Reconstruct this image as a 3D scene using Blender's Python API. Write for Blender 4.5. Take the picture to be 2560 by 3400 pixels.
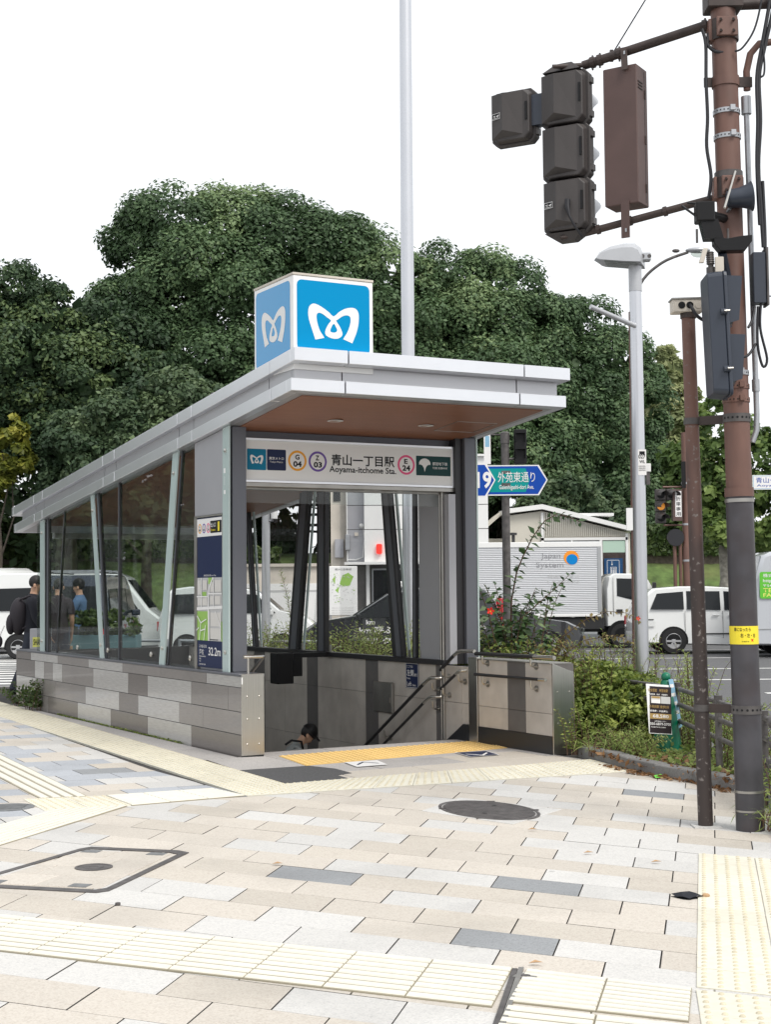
import bpy, bmesh, math, random
import numpy as np
from mathutils import Vector, Matrix
for o in list(bpy.data.objects): bpy.data.objects.remove(o)
SC = bpy.context.scene
COL = SC.collection
PI = math.pi
rnd = random.Random(7)
# ------------------------------------------------------------ camera, sky, sun, exposure
cam = bpy.data.cameras.new('camera'); camo = bpy.data.objects.new('camera', cam); COL.objects.link(camo)
PITCH, ROLL, EYE = math.radians(2.993), math.radians(-0.5177), 1.6
cam.sensor_fit = 'VERTICAL'; cam.sensor_height = 36; cam.sensor_width = 36; cam.lens = 36 * 4934 / 3400
cam.clip_start = .1; cam.clip_end = 3000
_f = Vector((0, math.cos(PITCH), math.sin(PITCH))); _u = Vector((0, -math.sin(PITCH), math.cos(PITCH))); _r = Vector((1, 0, 0))
_rt = math.cos(ROLL) * _r + math.sin(ROLL) * _u; _up = -math.sin(ROLL) * _r + math.cos(ROLL) * _u
camo.matrix_world = Matrix(((_rt.x, _up.x, -_f.x, 0), (_rt.y, _up.y, -_f.y, 0), (_rt.z, _up.z, -_f.z, EYE), (0, 0, 0, 1)))
SC.camera = camo
SUN_EL, SUN_AZ = math.radians(52), math.radians(142)      # azimuth clockwise from +Y: behind the camera on its right
world = bpy.data.worlds.new('World'); SC.world = world; world.use_nodes = True
nt = world.node_tree; nt.nodes.clear()
wo = nt.nodes.new('ShaderNodeOutputWorld'); bg = nt.nodes.new('ShaderNodeBackground')
sky = nt.nodes.new('ShaderNodeTexSky'); sky.sky_type = 'NISHITA'; sky.sun_disc = False
sky.sun_elevation = SUN_EL; sky.sun_rotation = SUN_AZ; sky.air_density = 1.0; sky.dust_density = 4.0; sky.ozone_density = 1.0
tc = nt.nodes.new('ShaderNodeTexCoord'); no = nt.nodes.new('ShaderNodeTexNoise'); no.inputs['Scale'].default_value = 1.3; no.inputs['Detail'].default_value = 4
cr = nt.nodes.new('ShaderNodeMapRange'); cr.inputs['From Min'].default_value = .3; cr.inputs['From Max'].default_value = .7
cr.inputs['To Min'].default_value = .78; cr.inputs['To Max'].default_value = .95
mx = nt.nodes.new('ShaderNodeMix'); mx.data_type = 'RGBA'
mx.inputs['B'].default_value = (10.6, 10.8, 11.0, 1)       # the bright even cloud deck
nt.links.new(tc.outputs['Generated'], no.inputs['Vector']); nt.links.new(no.outputs['Fac'], cr.inputs['Value'])
nt.links.new(cr.outputs['Result'], mx.inputs['Factor']); nt.links.new(sky.outputs['Color'], mx.inputs['A'])
nt.links.new(mx.outputs['Result'], bg.inputs['Color']); bg.inputs['Strength'].default_value = .095
nt.links.new(bg.outputs['Background'], wo.inputs['Surface'])
sl = bpy.data.lights.new('sun', 'SUN'); sl.energy = 2.2; sl.angle = math.radians(24); sl.color = (1, .96, .9)
so = bpy.data.objects.new('sun', sl); COL.objects.link(so)
sdir = Vector((math.sin(SUN_AZ) * math.cos(SUN_EL), math.cos(SUN_AZ) * math.cos(SUN_EL), math.sin(SUN_EL)))
so.rotation_euler = sdir.to_track_quat('Z', 'Y').to_euler(); so.location = (0, 0, 60)
vs = SC.view_settings; vs.view_transform = 'Standard'; vs.look = 'None'; vs.exposure = .3; vs.gamma = 1; vs.use_curve_mapping = False
SC.render.engine = 'CYCLES'; SC.cycles.max_bounces = 8; SC.cycles.transparent_max_bounces = 24
SC.cycles.use_denoising = True
# ------------------------------------------------------------ materials
MATS = {}
def nmat(name):
    m = bpy.data.materials.new(name); m.use_nodes = True; MATS[name] = m
    n = m.node_tree; b = n.nodes['Principled BSDF']; return m, n, b
def noise_node(n, scale, detail=4, vec=None, stretch=None):
    t = n.nodes.new('ShaderNodeTexNoise'); t.inputs['Scale'].default_value = scale; t.inputs['Detail'].default_value = detail
    c = n.nodes.new('ShaderNodeTexCoord'); src = c.outputs['Object']
    if stretch:
        mp = n.nodes.new('ShaderNodeMapping'); mp.inputs['Scale'].default_value = stretch; n.links.new(src, mp.inputs['Vector']); src = mp.outputs['Vector']
    n.links.new(src, t.inputs['Vector']); return t
def ramp(n, fac, stops):
    r = n.nodes.new('ShaderNodeValToRGB'); e = r.color_ramp.elements
    while len(e) < len(stops): e.new(.5)
    for k, (p, c) in enumerate(stops): e[k].position = p; e[k].color = (*c, 1)
    n.links.new(fac, r.inputs['Fac']); return r
def mix(n, f, a, b, mode='MIX'):
    x = n.nodes.new('ShaderNodeMix'); x.data_type = 'RGBA'; x.blend_type = mode
    for s, v in (('Factor', f), ('A', a), ('B', b)):
        if hasattr(v, 'links') or hasattr(v, 'is_linked'): n.links.new(v, x.inputs[s])
        elif s == 'Factor': x.inputs[0].default_value = v
        else: x.inputs[s].default_value = (*v, 1)
    return x.outputs['Result']
def mat(name, col, rough=.5, metal=0, var=.0, scale=8, grime=0, gscale=1.5, bump=0, bscale=60, stretch=None, spec=.5, coat=0, objvar=0, gcol=None):
    """plain procedural surface: base colour, fine variation, blotchy wear, fine relief"""
    m, n, b = nmat(name); b.inputs['Roughness'].default_value = rough; b.inputs['Metallic'].default_value = metal
    b.inputs['Specular IOR Level'].default_value = spec; b.inputs['Coat Weight'].default_value = coat
    c = None
    if var:
        t = noise_node(n, scale, 6, stretch=stretch)
        lo = tuple(max(0, x * (1 - var)) for x in col); hi = tuple(min(1, x * (1 + var)) for x in col)
        c = ramp(n, t.outputs['Fac'], [(.3, lo), (.7, hi)]).outputs['Color']
    if grime:
        t = noise_node(n, gscale, 8); g = n.nodes.new('ShaderNodeMapRange')
        g.inputs['From Min'].default_value = .45; g.inputs['From Max'].default_value = .75; g.inputs['To Max'].default_value = grime
        n.links.new(t.outputs['Fac'], g.inputs['Value'])
        c = mix(n, g.outputs['Result'], c if c else col, gcol if gcol else tuple(x * .35 for x in col))
    if objvar:
        oi = n.nodes.new('ShaderNodeObjectInfo'); hs = n.nodes.new('ShaderNodeHueSaturation'); mr = n.nodes.new('ShaderNodeMapRange')
        mr.inputs['To Min'].default_value = 1 - objvar; mr.inputs['To Max'].default_value = 1 + objvar
        n.links.new(oi.outputs['Random'], mr.inputs['Value']); n.links.new(mr.outputs['Result'], hs.inputs['Value'])
        if c: n.links.new(c, hs.inputs['Color'])
        else: hs.inputs['Color'].default_value = (*col, 1)
        c = hs.outputs['Color']
    if c: n.links.new(c, b.inputs['Base Color'])
    else: b.inputs['Base Color'].default_value = (*col, 1)
    if bump:
        t = noise_node(n, bscale, 4, stretch=stretch); bp = n.nodes.new('ShaderNodeBump'); bp.inputs['Strength'].default_value = bump; bp.inputs['Distance'].default_value = .004
        n.links.new(t.outputs['Fac'], bp.inputs['Height']); n.links.new(bp.outputs['Normal'], b.inputs['Normal'])
    return m
def granite(name, col, dark, amount=.5, rough=.75, objvar=.06):
    m, n, b = nmat(name); b.inputs['Roughness'].default_value = rough; b.inputs['Specular IOR Level'].default_value = .3
    c = n.nodes.new('ShaderNodeTexCoord'); v = n.nodes.new('ShaderNodeTexVoronoi'); v.inputs['Scale'].default_value = 140
    n.links.new(c.outputs['Object'], v.inputs['Vector'])
    s = n.nodes.new('ShaderNodeSeparateColor'); n.links.new(v.outputs['Color'], s.inputs['Color'])
    sp = ramp(n, s.outputs['Red'], [(.0, dark), (.35, tuple(x * .93 for x in col)), (.7, col), (1, tuple(min(1, x * 1.1) for x in col))]).outputs['Color']
    base = mix(n, amount, col, sp)
    t = noise_node(n, 1.1, 8); g = n.nodes.new('ShaderNodeMapRange'); g.inputs['From Min'].default_value = .5; g.inputs['From Max'].default_value = .8; g.inputs['To Max'].default_value = .5
    n.links.new(t.outputs['Fac'], g.inputs['Value'])
    base = mix(n, g.outputs['Result'], base, tuple(x * .55 for x in col))
    v2 = n.nodes.new('ShaderNodeTexVoronoi'); v2.inputs['Scale'].default_value = 2.3; v2.inputs['Randomness'].default_value = 1; n.links.new(c.outputs['Object'], v2.inputs['Vector'])
    g2 = n.nodes.new('ShaderNodeMapRange'); g2.inputs['From Min'].default_value = .03; g2.inputs['From Max'].default_value = .055; g2.inputs['To Min'].default_value = .45; g2.inputs['To Max'].default_value = 0
    n.links.new(v2.outputs['Distance'], g2.inputs['Value']); base = mix(n, g2.outputs['Result'], base, tuple(x * .35 for x in col))
    t3 = noise_node(n, 26, 6); g3 = n.nodes.new('ShaderNodeMapRange'); g3.inputs['From Min'].default_value = .58; g3.inputs['From Max'].default_value = .72; g3.inputs['To Max'].default_value = .22
    n.links.new(t3.outputs['Fac'], g3.inputs['Value']); base = mix(n, g3.outputs['Result'], base, tuple(x * .5 for x in col))
    oi = n.nodes.new('ShaderNodeObjectInfo'); hs = n.nodes.new('ShaderNodeHueSaturation'); mr = n.nodes.new('ShaderNodeMapRange')
    mr.inputs['To Min'].default_value = 1 - objvar; mr.inputs['To Max'].default_value = 1 + objvar
    n.links.new(oi.outputs['Random'], mr.inputs['Value']); n.links.new(mr.outputs['Result'], hs.inputs['Value']); n.links.new(base, hs.inputs['Color'])
    n.links.new(hs.outputs['Color'], b.inputs['Base Color'])
    bp = n.nodes.new('ShaderNodeBump'); bp.inputs['Strength'].default_value = .25; bp.inputs['Distance'].default_value = .002
    n.links.new(s.outputs['Red'], bp.inputs['Height']); n.links.new(bp.outputs['Normal'], b.inputs['Normal'])
    return m
def glassmat(name, tint, refl=.9, ior=1.5, rough=0.0):
    m = bpy.data.materials.new(name); m.use_nodes = True; n = m.node_tree; n.nodes.clear(); MATS[name] = m
    o = n.nodes.new('ShaderNodeOutputMaterial'); t = n.nodes.new('ShaderNodeBsdfTransparent'); t.inputs['Color'].default_value = (*tint, 1)
    g = n.nodes.new('ShaderNodeBsdfGlossy'); g.inputs['Roughness'].default_value = rough; g.inputs['Color'].default_value = (refl, refl, refl, 1)
    f = n.nodes.new('ShaderNodeFresnel'); gm = n.nodes.new('ShaderNodeNewGeometry'); ir = n.nodes.new('ShaderNodeMapRange'); ir.inputs['To Min'].default_value = ior; ir.inputs['To Max'].default_value = 1 / ior; n.links.new(gm.outputs['Backfacing'], ir.inputs['Value']); n.links.new(ir.outputs['Result'], f.inputs['IOR']); x = n.nodes.new('ShaderNodeMixShader')
    n.links.new(f.outputs['Fac'], x.inputs['Fac']); n.links.new(t.outputs['BSDF'], x.inputs[1]); n.links.new(g.outputs['BSDF'], x.inputs[2]); n.links.new(x.outputs['Shader'], o.inputs['Surface'])
    return m
def leafmat(name, lo, mid, hi, transl=.3, rough=.55):
    """leaf colour runs through a per-leaf attribute"""
    m, n, b = nmat(name); a = n.nodes.new('ShaderNodeAttribute'); a.attribute_name = 'tone'
    r = ramp(n, a.outputs['Fac'], [(0, lo), (.55, mid), (1, hi)])
    n.links.new(r.outputs['Color'], b.inputs['Base Color']); b.inputs['Roughness'].default_value = rough; b.inputs['Specular IOR Level'].default_value = .35
    tr = n.nodes.new('ShaderNodeBsdfTranslucent'); n.links.new(r.outputs['Color'], tr.inputs['Color'])
    x = n.nodes.new('ShaderNodeMixShader'); x.inputs['Fac'].default_value = transl
    out = [q for q in n.nodes if q.type == 'OUTPUT_MATERIAL'][0]
    n.links.new(b.outputs['BSDF'], x.inputs[1]); n.links.new(tr.outputs['BSDF'], x.inputs[2]); n.links.new(x.outputs['Shader'], out.inputs['Surface'])
    return m
def emit(name, col, s):
    m, n, b = nmat(name); b.inputs['Base Color'].default_value = (*col, 1); b.inputs['Emission Color'].default_value = (*col, 1); b.inputs['Emission Strength'].default_value = s; return m
# paving
granite('pave_white', (.545, .535, .515), (.36, .36, .36)); granite('pave_cream', (.53, .49, .435), (.36, .31, .26)); granite('pave_pink', (.5, .462, .405), (.33, .27, .23))
granite('pave_grey', (.27, .28, .29), (.15, .155, .16)); granite('pave_blue', (.4, .42, .45), (.25, .26, .29)); granite('landing', (.42, .4, .385), (.2, .19, .18), .6)
granite('kerb', (.2, .195, .19), (.11, .11, .1), .6, objvar=.12)
mat('joint_sand', (.09, .085, .08), .95); mat('joint', (.045, .042, .04), .95, grime=.5, gscale=2); mat('asphalt', (.1, .1, .104), .8, var=.25, scale=90, grime=.35, gscale=.4, bump=.4, bscale=200, gcol=(.09, .09, .09))
mat('asphalt_patch', (.07, .07, .072), .95, var=.3, scale=60, bump=.6, bscale=220); mat('road_paint', (.72, .72, .7), .7, grime=.5, gscale=3)
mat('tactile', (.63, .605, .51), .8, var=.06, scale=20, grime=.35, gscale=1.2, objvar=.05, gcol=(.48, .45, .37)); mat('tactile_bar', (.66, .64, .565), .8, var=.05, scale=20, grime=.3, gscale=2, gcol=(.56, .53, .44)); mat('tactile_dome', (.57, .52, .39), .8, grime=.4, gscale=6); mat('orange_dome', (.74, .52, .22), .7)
mat('tactile_orange', (.7, .46, .15), .7, var=.06, scale=20, objvar=.05, grime=.25, gcol=(.5, .36, .16))
mat('earth', (.07, .055, .04), 1, var=.4, scale=12, bump=1, bscale=30); mat('grass_bank', (.085, .135, .038), 1, var=.4, scale=3, grime=.5, gscale=.4, gcol=(.16, .14, .06))
# building
mat('fascia', (.78, .79, .82), .33, .85, var=.02, scale=3, grime=.06, gscale=.8); mat('fascia_mid', (.5, .5, .52), .36, .6, grime=.12, gscale=.9); mat('gap', (.03, .03, .03), .8)
mat('soffit', (.27, .118, .068), .42, var=.16, scale=3.0, stretch=(.6, 26, 26), objvar=.0); mat('metal_panel', (.4, .4, .425), .4, .35, var=.02, scale=2, grime=.08)
mat('post_grey', (.13, .135, .155), .4, .3, grime=.15, gscale=1); mat('post_dark', (.028, .027, .03), .38, .2); mat('fin', (.45, .54, .53), .14, 0, var=.05, scale=2)
mat('steel', (.56, .54, .5), .28, 1, var=.08, scale=4, stretch=(30, 30, .6), bump=.08, bscale=12); mat('steel_dull', (.4, .385, .36), .42, 1, var=.12, scale=5); mat('rail_black', (.018, .018, .02), .38)
mat('wall_mid', (.235, .218, .207), .22, var=.06, scale=9, stretch=(1, 1, 9), objvar=.05, coat=.25, grime=.15, gscale=1.2); mat('wall_dark', (.155, .139, .131), .25, var=.06, scale=9, stretch=(1, 1, 9), objvar=.06, coat=.2); mat('wall_light', (.42, .41, .395), .16, var=.1, scale=7, stretch=(1, 1, 12), objvar=.06, coat=.3)
mat('stone_light', (.5, .46, .415), .5, var=.1, scale=5, grime=.4, gscale=2.2, objvar=.05, gcol=(.25, .21, .18)); mat('stone_dark', (.12, .112, .108), .5, var=.1, scale=6, objvar=.06); mat('skirt', (.022, .023, .026), .4)
mat('ceiling_lamp', (.6, .6, .58), .5); mat('ceiling_dark', (.1, .09, .07), .6); mat('white', (.78, .78, .77), .45, grime=.08); mat('white_gloss', (.8, .8, .79), .2, coat=.4)
mat('cream_plate', (.6, .55, .48), .6, grime=.3)
glassmat('glass', (.955, .975, .97), .5); glassmat('glass_clear', (.985, .99, .99), .45); glassmat('lens', (.75, .78, .75), rough=.1)
# print colours
for k, c in dict(metro_blue=(.0, .21, .56), metro_pale=(.2, .42, .74), metro_deep=(.01, .13, .3), sign_teal=(.0, .17, .3), navy=(.013, .022, .07), ink=(.012, .012, .014), ring_orange=(.8, .36, .03), ring_purple=(.16, .09, .36), ring_pink=(.75, .1, .24), toei=(.004, .045, .045), paper=(.78, .77, .76), black=(.012, .012, .013), yellow=(.83, .68, .05), map_green=(.3, .5, .12), map_grey=(.5, .5, .5), map_tan=(.62, .6, .57), road_blue=(.005, .06, .36), sign_green=(.0, .27, .26), red=(.7, .03, .02), orange=(.85, .3, .03), gold=(.36, .24, .09), poster=(.025, .018, .02), sticker_green=(.13, .5, .05), skyblue=(.25, .45, .6), textyel=(.8, .8, .2)).items():
    mat('p_' + k, c, .4, spec=.22)
# street metal
mat('brown_paint', (.15, .078, .06), .55, .0, var=.22, scale=7, grime=.5, gscale=2.2, gcol=(.075, .045, .04), stretch=(1, 1, .25)); mat('brown_dark', (.045, .03, .026), .6, var=.3, scale=10, grime=.5, gscale=4, gcol=(.02, .017, .016)); mat('brown_box', (.1, .06, .054), .6, var=.1, scale=5, grime=.25, gscale=2)
mat('signal_brown', (.045, .039, .038), .55, var=.15, scale=6, stretch=(1, 1, .15)); mat('signal_navy', (.032, .04, .058), .4); mat('sleeve', (.06, .058, .066), .42, .15, var=.3, scale=4, grime=.7, gscale=2.5, gcol=(.04, .022, .018))
def worn_post(name):
    m, n, b = nmat(name); b.inputs['Roughness'].default_value = .6; t = noise_node(n, 5, 8, stretch=(1, 1, .35)); c = n.nodes.new('ShaderNodeTexCoord'); sp = n.nodes.new('ShaderNodeSeparateXYZ'); n.links.new(c.outputs['Object'], sp.inputs['Vector'])
    a = n.nodes.new('ShaderNodeMath'); a.operation = 'MULTIPLY_ADD'; a.inputs[1].default_value = 2.2; n.links.new(t.outputs['Fac'], a.inputs[0]); n.links.new(sp.outputs['Z'], a.inputs[2])
    r = ramp(n, n_map(n, a.outputs['Value'], 2.4, 3.9), [(0, (.035, .025, .023)), (.45, (.055, .034, .03)), (1, (.15, .078, .06))]); t2 = noise_node(n, 30, 4); g = n_map(n, t2.outputs['Fac'], .62, .7)
    n.links.new(mix(n, g, r.outputs['Color'], (.17, .15, .14)), b.inputs['Base Color'])
def n_map(n, v, a, b_):
    g = n.nodes.new('ShaderNodeMapRange'); g.inputs['From Min'].default_value = a; g.inputs['From Max'].default_value = b_; n.links.new(v, g.inputs['Value']); return g.outputs['Result']
worn_post('brown_slim')
mat('galv', (.42, .43, .45), .42, .7, var=.1, scale=8); mat('lamp_paint', (.44, .45, .47), .35, .3, var=.03); mat('pole_metal', (.6, .61, .64), .3, .85, var=.03, scale=3, grime=.1); mat('cable', (.012, .012, .016), .5); mat('iron', (.1, .092, .09), .5, .3, var=.3, scale=14, grime=.4, gscale=5)
mat('iron_grey', (.2, .205, .21), .5, .4, var=.2, scale=20); mat('green_cone', (.0, .14, .075), .4); mat('cloth_black', (.012, .014, .02), .9, bump=.6, bscale=40)
# vehicles
for k, c in dict(car_white=(.72, .73, .72), car_silver=(.45, .47, .5), car_black=(.008, .009, .012), car_navy=(.02, .028, .05), car_grey=(.33, .34, .35)).items(): mat(k, c, .22, coat=.9, spec=.5)
mat('car_glass', (.012, .014, .016), .08, spec=.28); mat('tyre', (.014, .014, .015), .85); mat('alloy', (.5, .5, .51), .35, .8); mat('trim', (.02, .02, .021), .5); mat('chrome', (.7, .7, .7), .12, 1); mat('corrugated', (.58, .59, .61), .45, .1); mat('tail_red', (.5, .02, .03), .2)
# leaves
leafmat('camphor', (.045, .085, .036), (.1, .168, .074), (.215, .295, .135)); mat('truck_print', (.28, .28, .3), .4); mat('tactile_groove', (.3, .27, .2), .8, grime=.3, gscale=2); leafmat('camphor_warm', (.034, .062, .022), (.075, .12, .04), (.165, .21, .07)); leafmat('oak_dark', (.026, .052, .024), (.052, .094, .042), (.13, .185, .07))
leafmat('feathery', (.035, .068, .032), (.08, .125, .06), (.15, .21, .1)); leafmat('yellow_leaf', (.07, .09, .012), (.16, .18, .025), (.28, .27, .04)); leafmat('hedge', (.03, .055, .018), (.07, .11, .032), (.12, .165, .052))
leafmat('plane', (.055, .1, .025), (.135, .21, .055), (.3, .4, .12), .4); leafmat('conifer', (.2, .24, .11), (.32, .36, .17), (.46, .48, .26), .4); leafmat('azalea', (.06, .1, .02), (.19, .25, .05), (.4, .45, .12), .35); leafmat('weed', (.1, .15, .035), (.27, .35, .1), (.48, .53, .2), .45)
leafmat('glossy', (.032, .07, .028), (.08, .14, .055), (.2, .27, .12), .25, .32); leafmat('rust_leaf', (.08, .065, .025), (.17, .14, .05), (.3, .22, .09)); leafmat('dry', (.12, .06, .025), (.25, .13, .06), (.4, .25, .13))
mat('bark', (.09, .075, .06), .95, var=.4, scale=6, bump=.8, bscale=14); mat('bark_pale', (.36, .34, .29), .9, var=.4, scale=7, grime=.5, gscale=5); mat('stem', (.09, .05, .03), .8)
# people
mat('skin', (.5, .3, .2), .55); mat('hair', (.012, .01, .01), .6); mat('shirt_black', (.014, .015, .022), .9, bump=.4, bscale=30); mat('shirt_grey', (.3, .32, .32), .9, bump=.4, bscale=30); mat('shirt_plum', (.035, .026, .032), .9); mat('shirt_blue', (.09, .16, .28), .9); mat('denim', (.03, .035, .05), .9); mat('kraft', (.42, .27, .15), .85); mat('pack', (.026, .022, .028), .8, bump=.4, bscale=50)
M_ = MATS
# ------------------------------------------------------------ mesh building
V = Vector
class MB:
    def __init__(s): s.v = []; s.f = []; s.m = []
    def add(s, vs, fs, mi=0):
        b = len(s.v); s.v += [tuple(x) for x in vs]; s.f += [tuple(b + i for i in f) for f in fs]; s.m += [mi] * len(fs); return s
    def quad(s, a, b, c, d, mi=0): return s.add([a, b, c, d], [(0, 1, 2, 3)], mi)
    def box(s, x0, x1, y0, y1, z0, z1, mi=0):
        return s.add([(x, y, z) for z in (z0, z1) for x, y in ((x0, y0), (x1, y0), (x1, y1), (x0, y1))], [(3, 2, 1, 0), (4, 5, 6, 7), (0, 1, 5, 4), (1, 2, 6, 5), (2, 3, 7, 6), (3, 0, 4, 7)], mi)
    def obox(s, c, ax, h, mi=0):
        c = V(c); ax = [V(a).normalized() for a in ax]; P = []
        for z in (-1, 1):
            for x, y in ((-1, -1), (1, -1), (1, 1), (-1, 1)): P.append(c + ax[0] * h[0] * x + ax[1] * h[1] * y + ax[2] * h[2] * z)
        return s.add(P, [(3, 2, 1, 0), (4, 5, 6, 7), (0, 1, 5, 4), (1, 2, 6, 5), (2, 3, 7, 6), (3, 0, 4, 7)], mi)
    def prism(s, pts, o, x, y, d, mi=0):
        """polygon pts in frame o,x,y extruded by vector d"""
        o, x, y, d = V(o), V(x), V(y), V(d); n = len(pts)
        A = [o + x * p[0] + y * p[1] for p in pts]; B = [a + d for a in A]
        if x.cross(y).dot(d) < 0: A, B = B, A
        return s.add(A + B, [tuple(range(n - 1, -1, -1)), tuple(range(n, 2 * n))] + [(i, (i + 1) % n, n + (i + 1) % n, n + i) for i in range(n)], mi)
    def hull(s, A, B, mi=0):
        """two matching rings"""
        n = len(A); return s.add(list(A) + list(B), [tuple(range(n - 1, -1, -1)), tuple(range(n, 2 * n))] + [(i, (i + 1) % n, n + (i + 1) % n, n + i) for i in range(n)], mi)
    def tube(s, pts, r, n=10, mi=0, cap=True):
        pts = [V(p) for p in pts]; k = len(pts); rs = r if isinstance(r, (list, tuple)) else [r] * k; a = None; vs = []
        for i, p in enumerate(pts):
            t = (pts[min(i + 1, k - 1)] - pts[max(i - 1, 0)]).normalized()
            if a is None: a = t.orthogonal()
            a = (a - t * a.dot(t)).normalized(); b = t.cross(a)
            for j in range(n):
                w = 2 * PI * j / n; vs.append(p + (a * math.cos(w) + b * math.sin(w)) * rs[i])
        fs = [(i * n + j, i * n + (j + 1) % n, (i + 1) * n + (j + 1) % n, (i + 1) * n + j) for i in range(k - 1) for j in range(n)]
        if cap: fs += [tuple(range(n - 1, -1, -1)), tuple(range((k - 1) * n, k * n))]
        return s.add(vs, fs, mi)
    def lathe(s, prof, n=20, c=(0, 0, 0), ax=(0, 0, 1), mi=0):
        """prof: (radius, height) along axis"""
        ax = V(ax).normalized(); x = ax.orthogonal().normalized(); y = ax.cross(x); c = V(c); vs = []
        for r, h in prof:
            for j in range(n):
                w = 2 * PI * j / n; vs.append(c + ax * h + (x * math.cos(w) + y * math.sin(w)) * r)
        k = len(prof); fs = [(i * n + j, i * n + (j + 1) % n, (i + 1) * n + (j + 1) % n, (i + 1) * n + j) for i in range(k - 1) for j in range(n)]
        fs += [tuple(range(n - 1, -1, -1)), tuple(range((k - 1) * n, k * n))]
        return s.add(vs, fs, mi)
    def ell(s, c, r, nu=12, nv=8, mi=0):
        if not isinstance(r, (list, tuple)): r = (r, r, r)
        vs = [(c[0], c[1], c[2] - r[2])]
        for i in range(1, nv):
            a = -PI / 2 + PI * i / nv
            for j in range(nu): w = 2 * PI * j / nu; vs.append((c[0] + r[0] * math.cos(a) * math.cos(w), c[1] + r[1] * math.cos(a) * math.sin(w), c[2] + r[2] * math.sin(a)))
        vs.append((c[0], c[1], c[2] + r[2])); L = len(vs) - 1; fs = []
        for j in range(nu):
            fs.append((0, 1 + (j + 1) % nu, 1 + j)); b = 1 + (nv - 2) * nu; fs.append((L, b + j, b + (j + 1) % nu))
            for i in range(nv - 2): q = 1 + i * nu; fs.append((q + j, q + (j + 1) % nu, q + nu + (j + 1) % nu, q + nu + j))
        return s.add(vs, fs, mi)
    def mesh(s, name, mats, smooth=None, bevel=0, seg=1):
        me = bpy.data.meshes.new(name); me.from_pydata(s.v, [], s.f)
        for m in (mats if isinstance(mats, (list, tuple)) else [mats]): me.materials.append(M_[m] if isinstance(m, str) else m)
        if any(s.m): me.polygons.foreach_set('material_index', s.m)
        if bevel:
            bm = bmesh.new(); bm.from_mesh(me); bmesh.ops.remove_doubles(bm, verts=bm.verts, dist=1e-5)
            ed = [e for e in bm.edges if len(e.link_faces) == 2 and e.calc_face_angle(0) > .5]
            bmesh.ops.bevel(bm, geom=ed, offset=bevel, segments=seg, affect='EDGES', clamp_overlap=True); bm.to_mesh(me); bm.free()
        if smooth: me.shade_smooth(); me.set_sharp_from_angle(angle=math.radians(smooth))
        me.update(); return me
    def build(s, name, mats, parent=None, smooth=None, bevel=0, seg=1, **kw): return link(name, s.mesh(name, mats, smooth, bevel, seg), parent, **kw)
def link(name, me, parent=None, label=None, cat=None, group=None, kind=None, loc=None, rotz=None):
    o = bpy.data.objects.new(name, me); COL.objects.link(o)
    if parent: o.parent = parent
    if loc: o.location = loc
    if rotz: o.rotation_euler = (0, 0, rotz)
    if label: o['label'] = label
    if cat: o['category'] = cat
    if group: o['group'] = group
    if kind: o['kind'] = kind
    return o
def thing(name, label, cat, loc=(0, 0, 0), rotz=0, group=None, kind=None): return link(name, None, None, label, cat, group, kind, loc, rotz)
def copy_tree(o, parent=None, **kw):
    c = o.copy(); COL.objects.link(c); c.parent = parent
    for k, v in kw.items(): c[k] = v
    for ch in list(o.children): copy_tree(ch, c)
    return c
def text_mesh(body, w, h, mats, bold=0.0, spacing=1.0):
    """lettering scaled to a w x h box, lower left at the origin, lying in its own XY plane"""
    cu = bpy.data.curves.new('t', 'FONT'); cu.body = body; cu.resolution_u = 3; cu.offset = bold; cu.space_character = spacing
    ob = bpy.data.objects.new('t', cu); COL.objects.link(ob)
    dg = bpy.context.evaluated_depsgraph_get(); me = bpy.data.meshes.new_from_object(ob.evaluated_get(dg))
    bpy.data.objects.remove(ob); bpy.data.curves.remove(cu)
    n = len(me.vertices)
    if n == 0: return me
    co = np.empty(n * 3, 'f'); me.vertices.foreach_get('co', co); co = co.reshape(-1, 3); a = co.min(0); b = co.max(0); d = np.maximum(b - a, 1e-5)
    co[:, 0] = (co[:, 0] - a[0]) / d[0] * w; co[:, 1] = (co[:, 1] - a[1]) / d[1] * h; co[:, 2] = 0
    me.vertices.foreach_set('co', co.ravel()); me.materials.clear(); me.materials.append(M_[mats]); me.update(); return me
FRONT = (V((1, 0, 0)), V((0, 0, 1))); LEFTF = (V((0, -1, 0)), V((0, 0, 1))); GROUNDF = (V((1, 0, 0)), V((0, 1, 0)))
def place(o, origin, fr):
    x, y = fr; x = V(x).normalized(); y = V(y); y = (y - x * x.dot(y)).normalized(); z = x.cross(y)
    o.matrix_local = Matrix(((x.x, y.x, z.x, origin[0]), (x.y, y.y, z.y, origin[1]), (x.z, y.z, z.z, origin[2]), (0, 0, 0, 1))); return o
def text(name, body, origin, fr, w, h, m, parent, bold=0.0): 
    return place(link(name, text_mesh(body, w, h, m, bold), parent), origin, fr)
def flat(name, polys, origin, fr, parent, mats, **kw):
    """flat print: list of (points, material index) in the frame's plane, each a hair above the last"""
    mb = MB()
    for k, (pts, mi) in enumerate(polys):
        z = k * .0004; mb.add([(p[0], p[1], z) for p in pts], [tuple(range(len(pts)))], mi)
    return place(mb.build(name, mats, parent, **kw), origin, fr)
def rect(x0, y0, x1, y1): return [(x0, y0), (x1, y0), (x1, y1), (x0, y1)]
def rrect(x0, y0, x1, y1, r, n=4):
    P = []
    for cx, cy, a in ((x1 - r, y0 + r, -90), (x1 - r, y1 - r, 0), (x0 + r, y1 - r, 90), (x0 + r, y0 + r, 180)):
        for i in range(n + 1): w = math.radians(a + 90 * i / n); P.append((cx + r * math.cos(w), cy + r * math.sin(w)))
    return P
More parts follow.
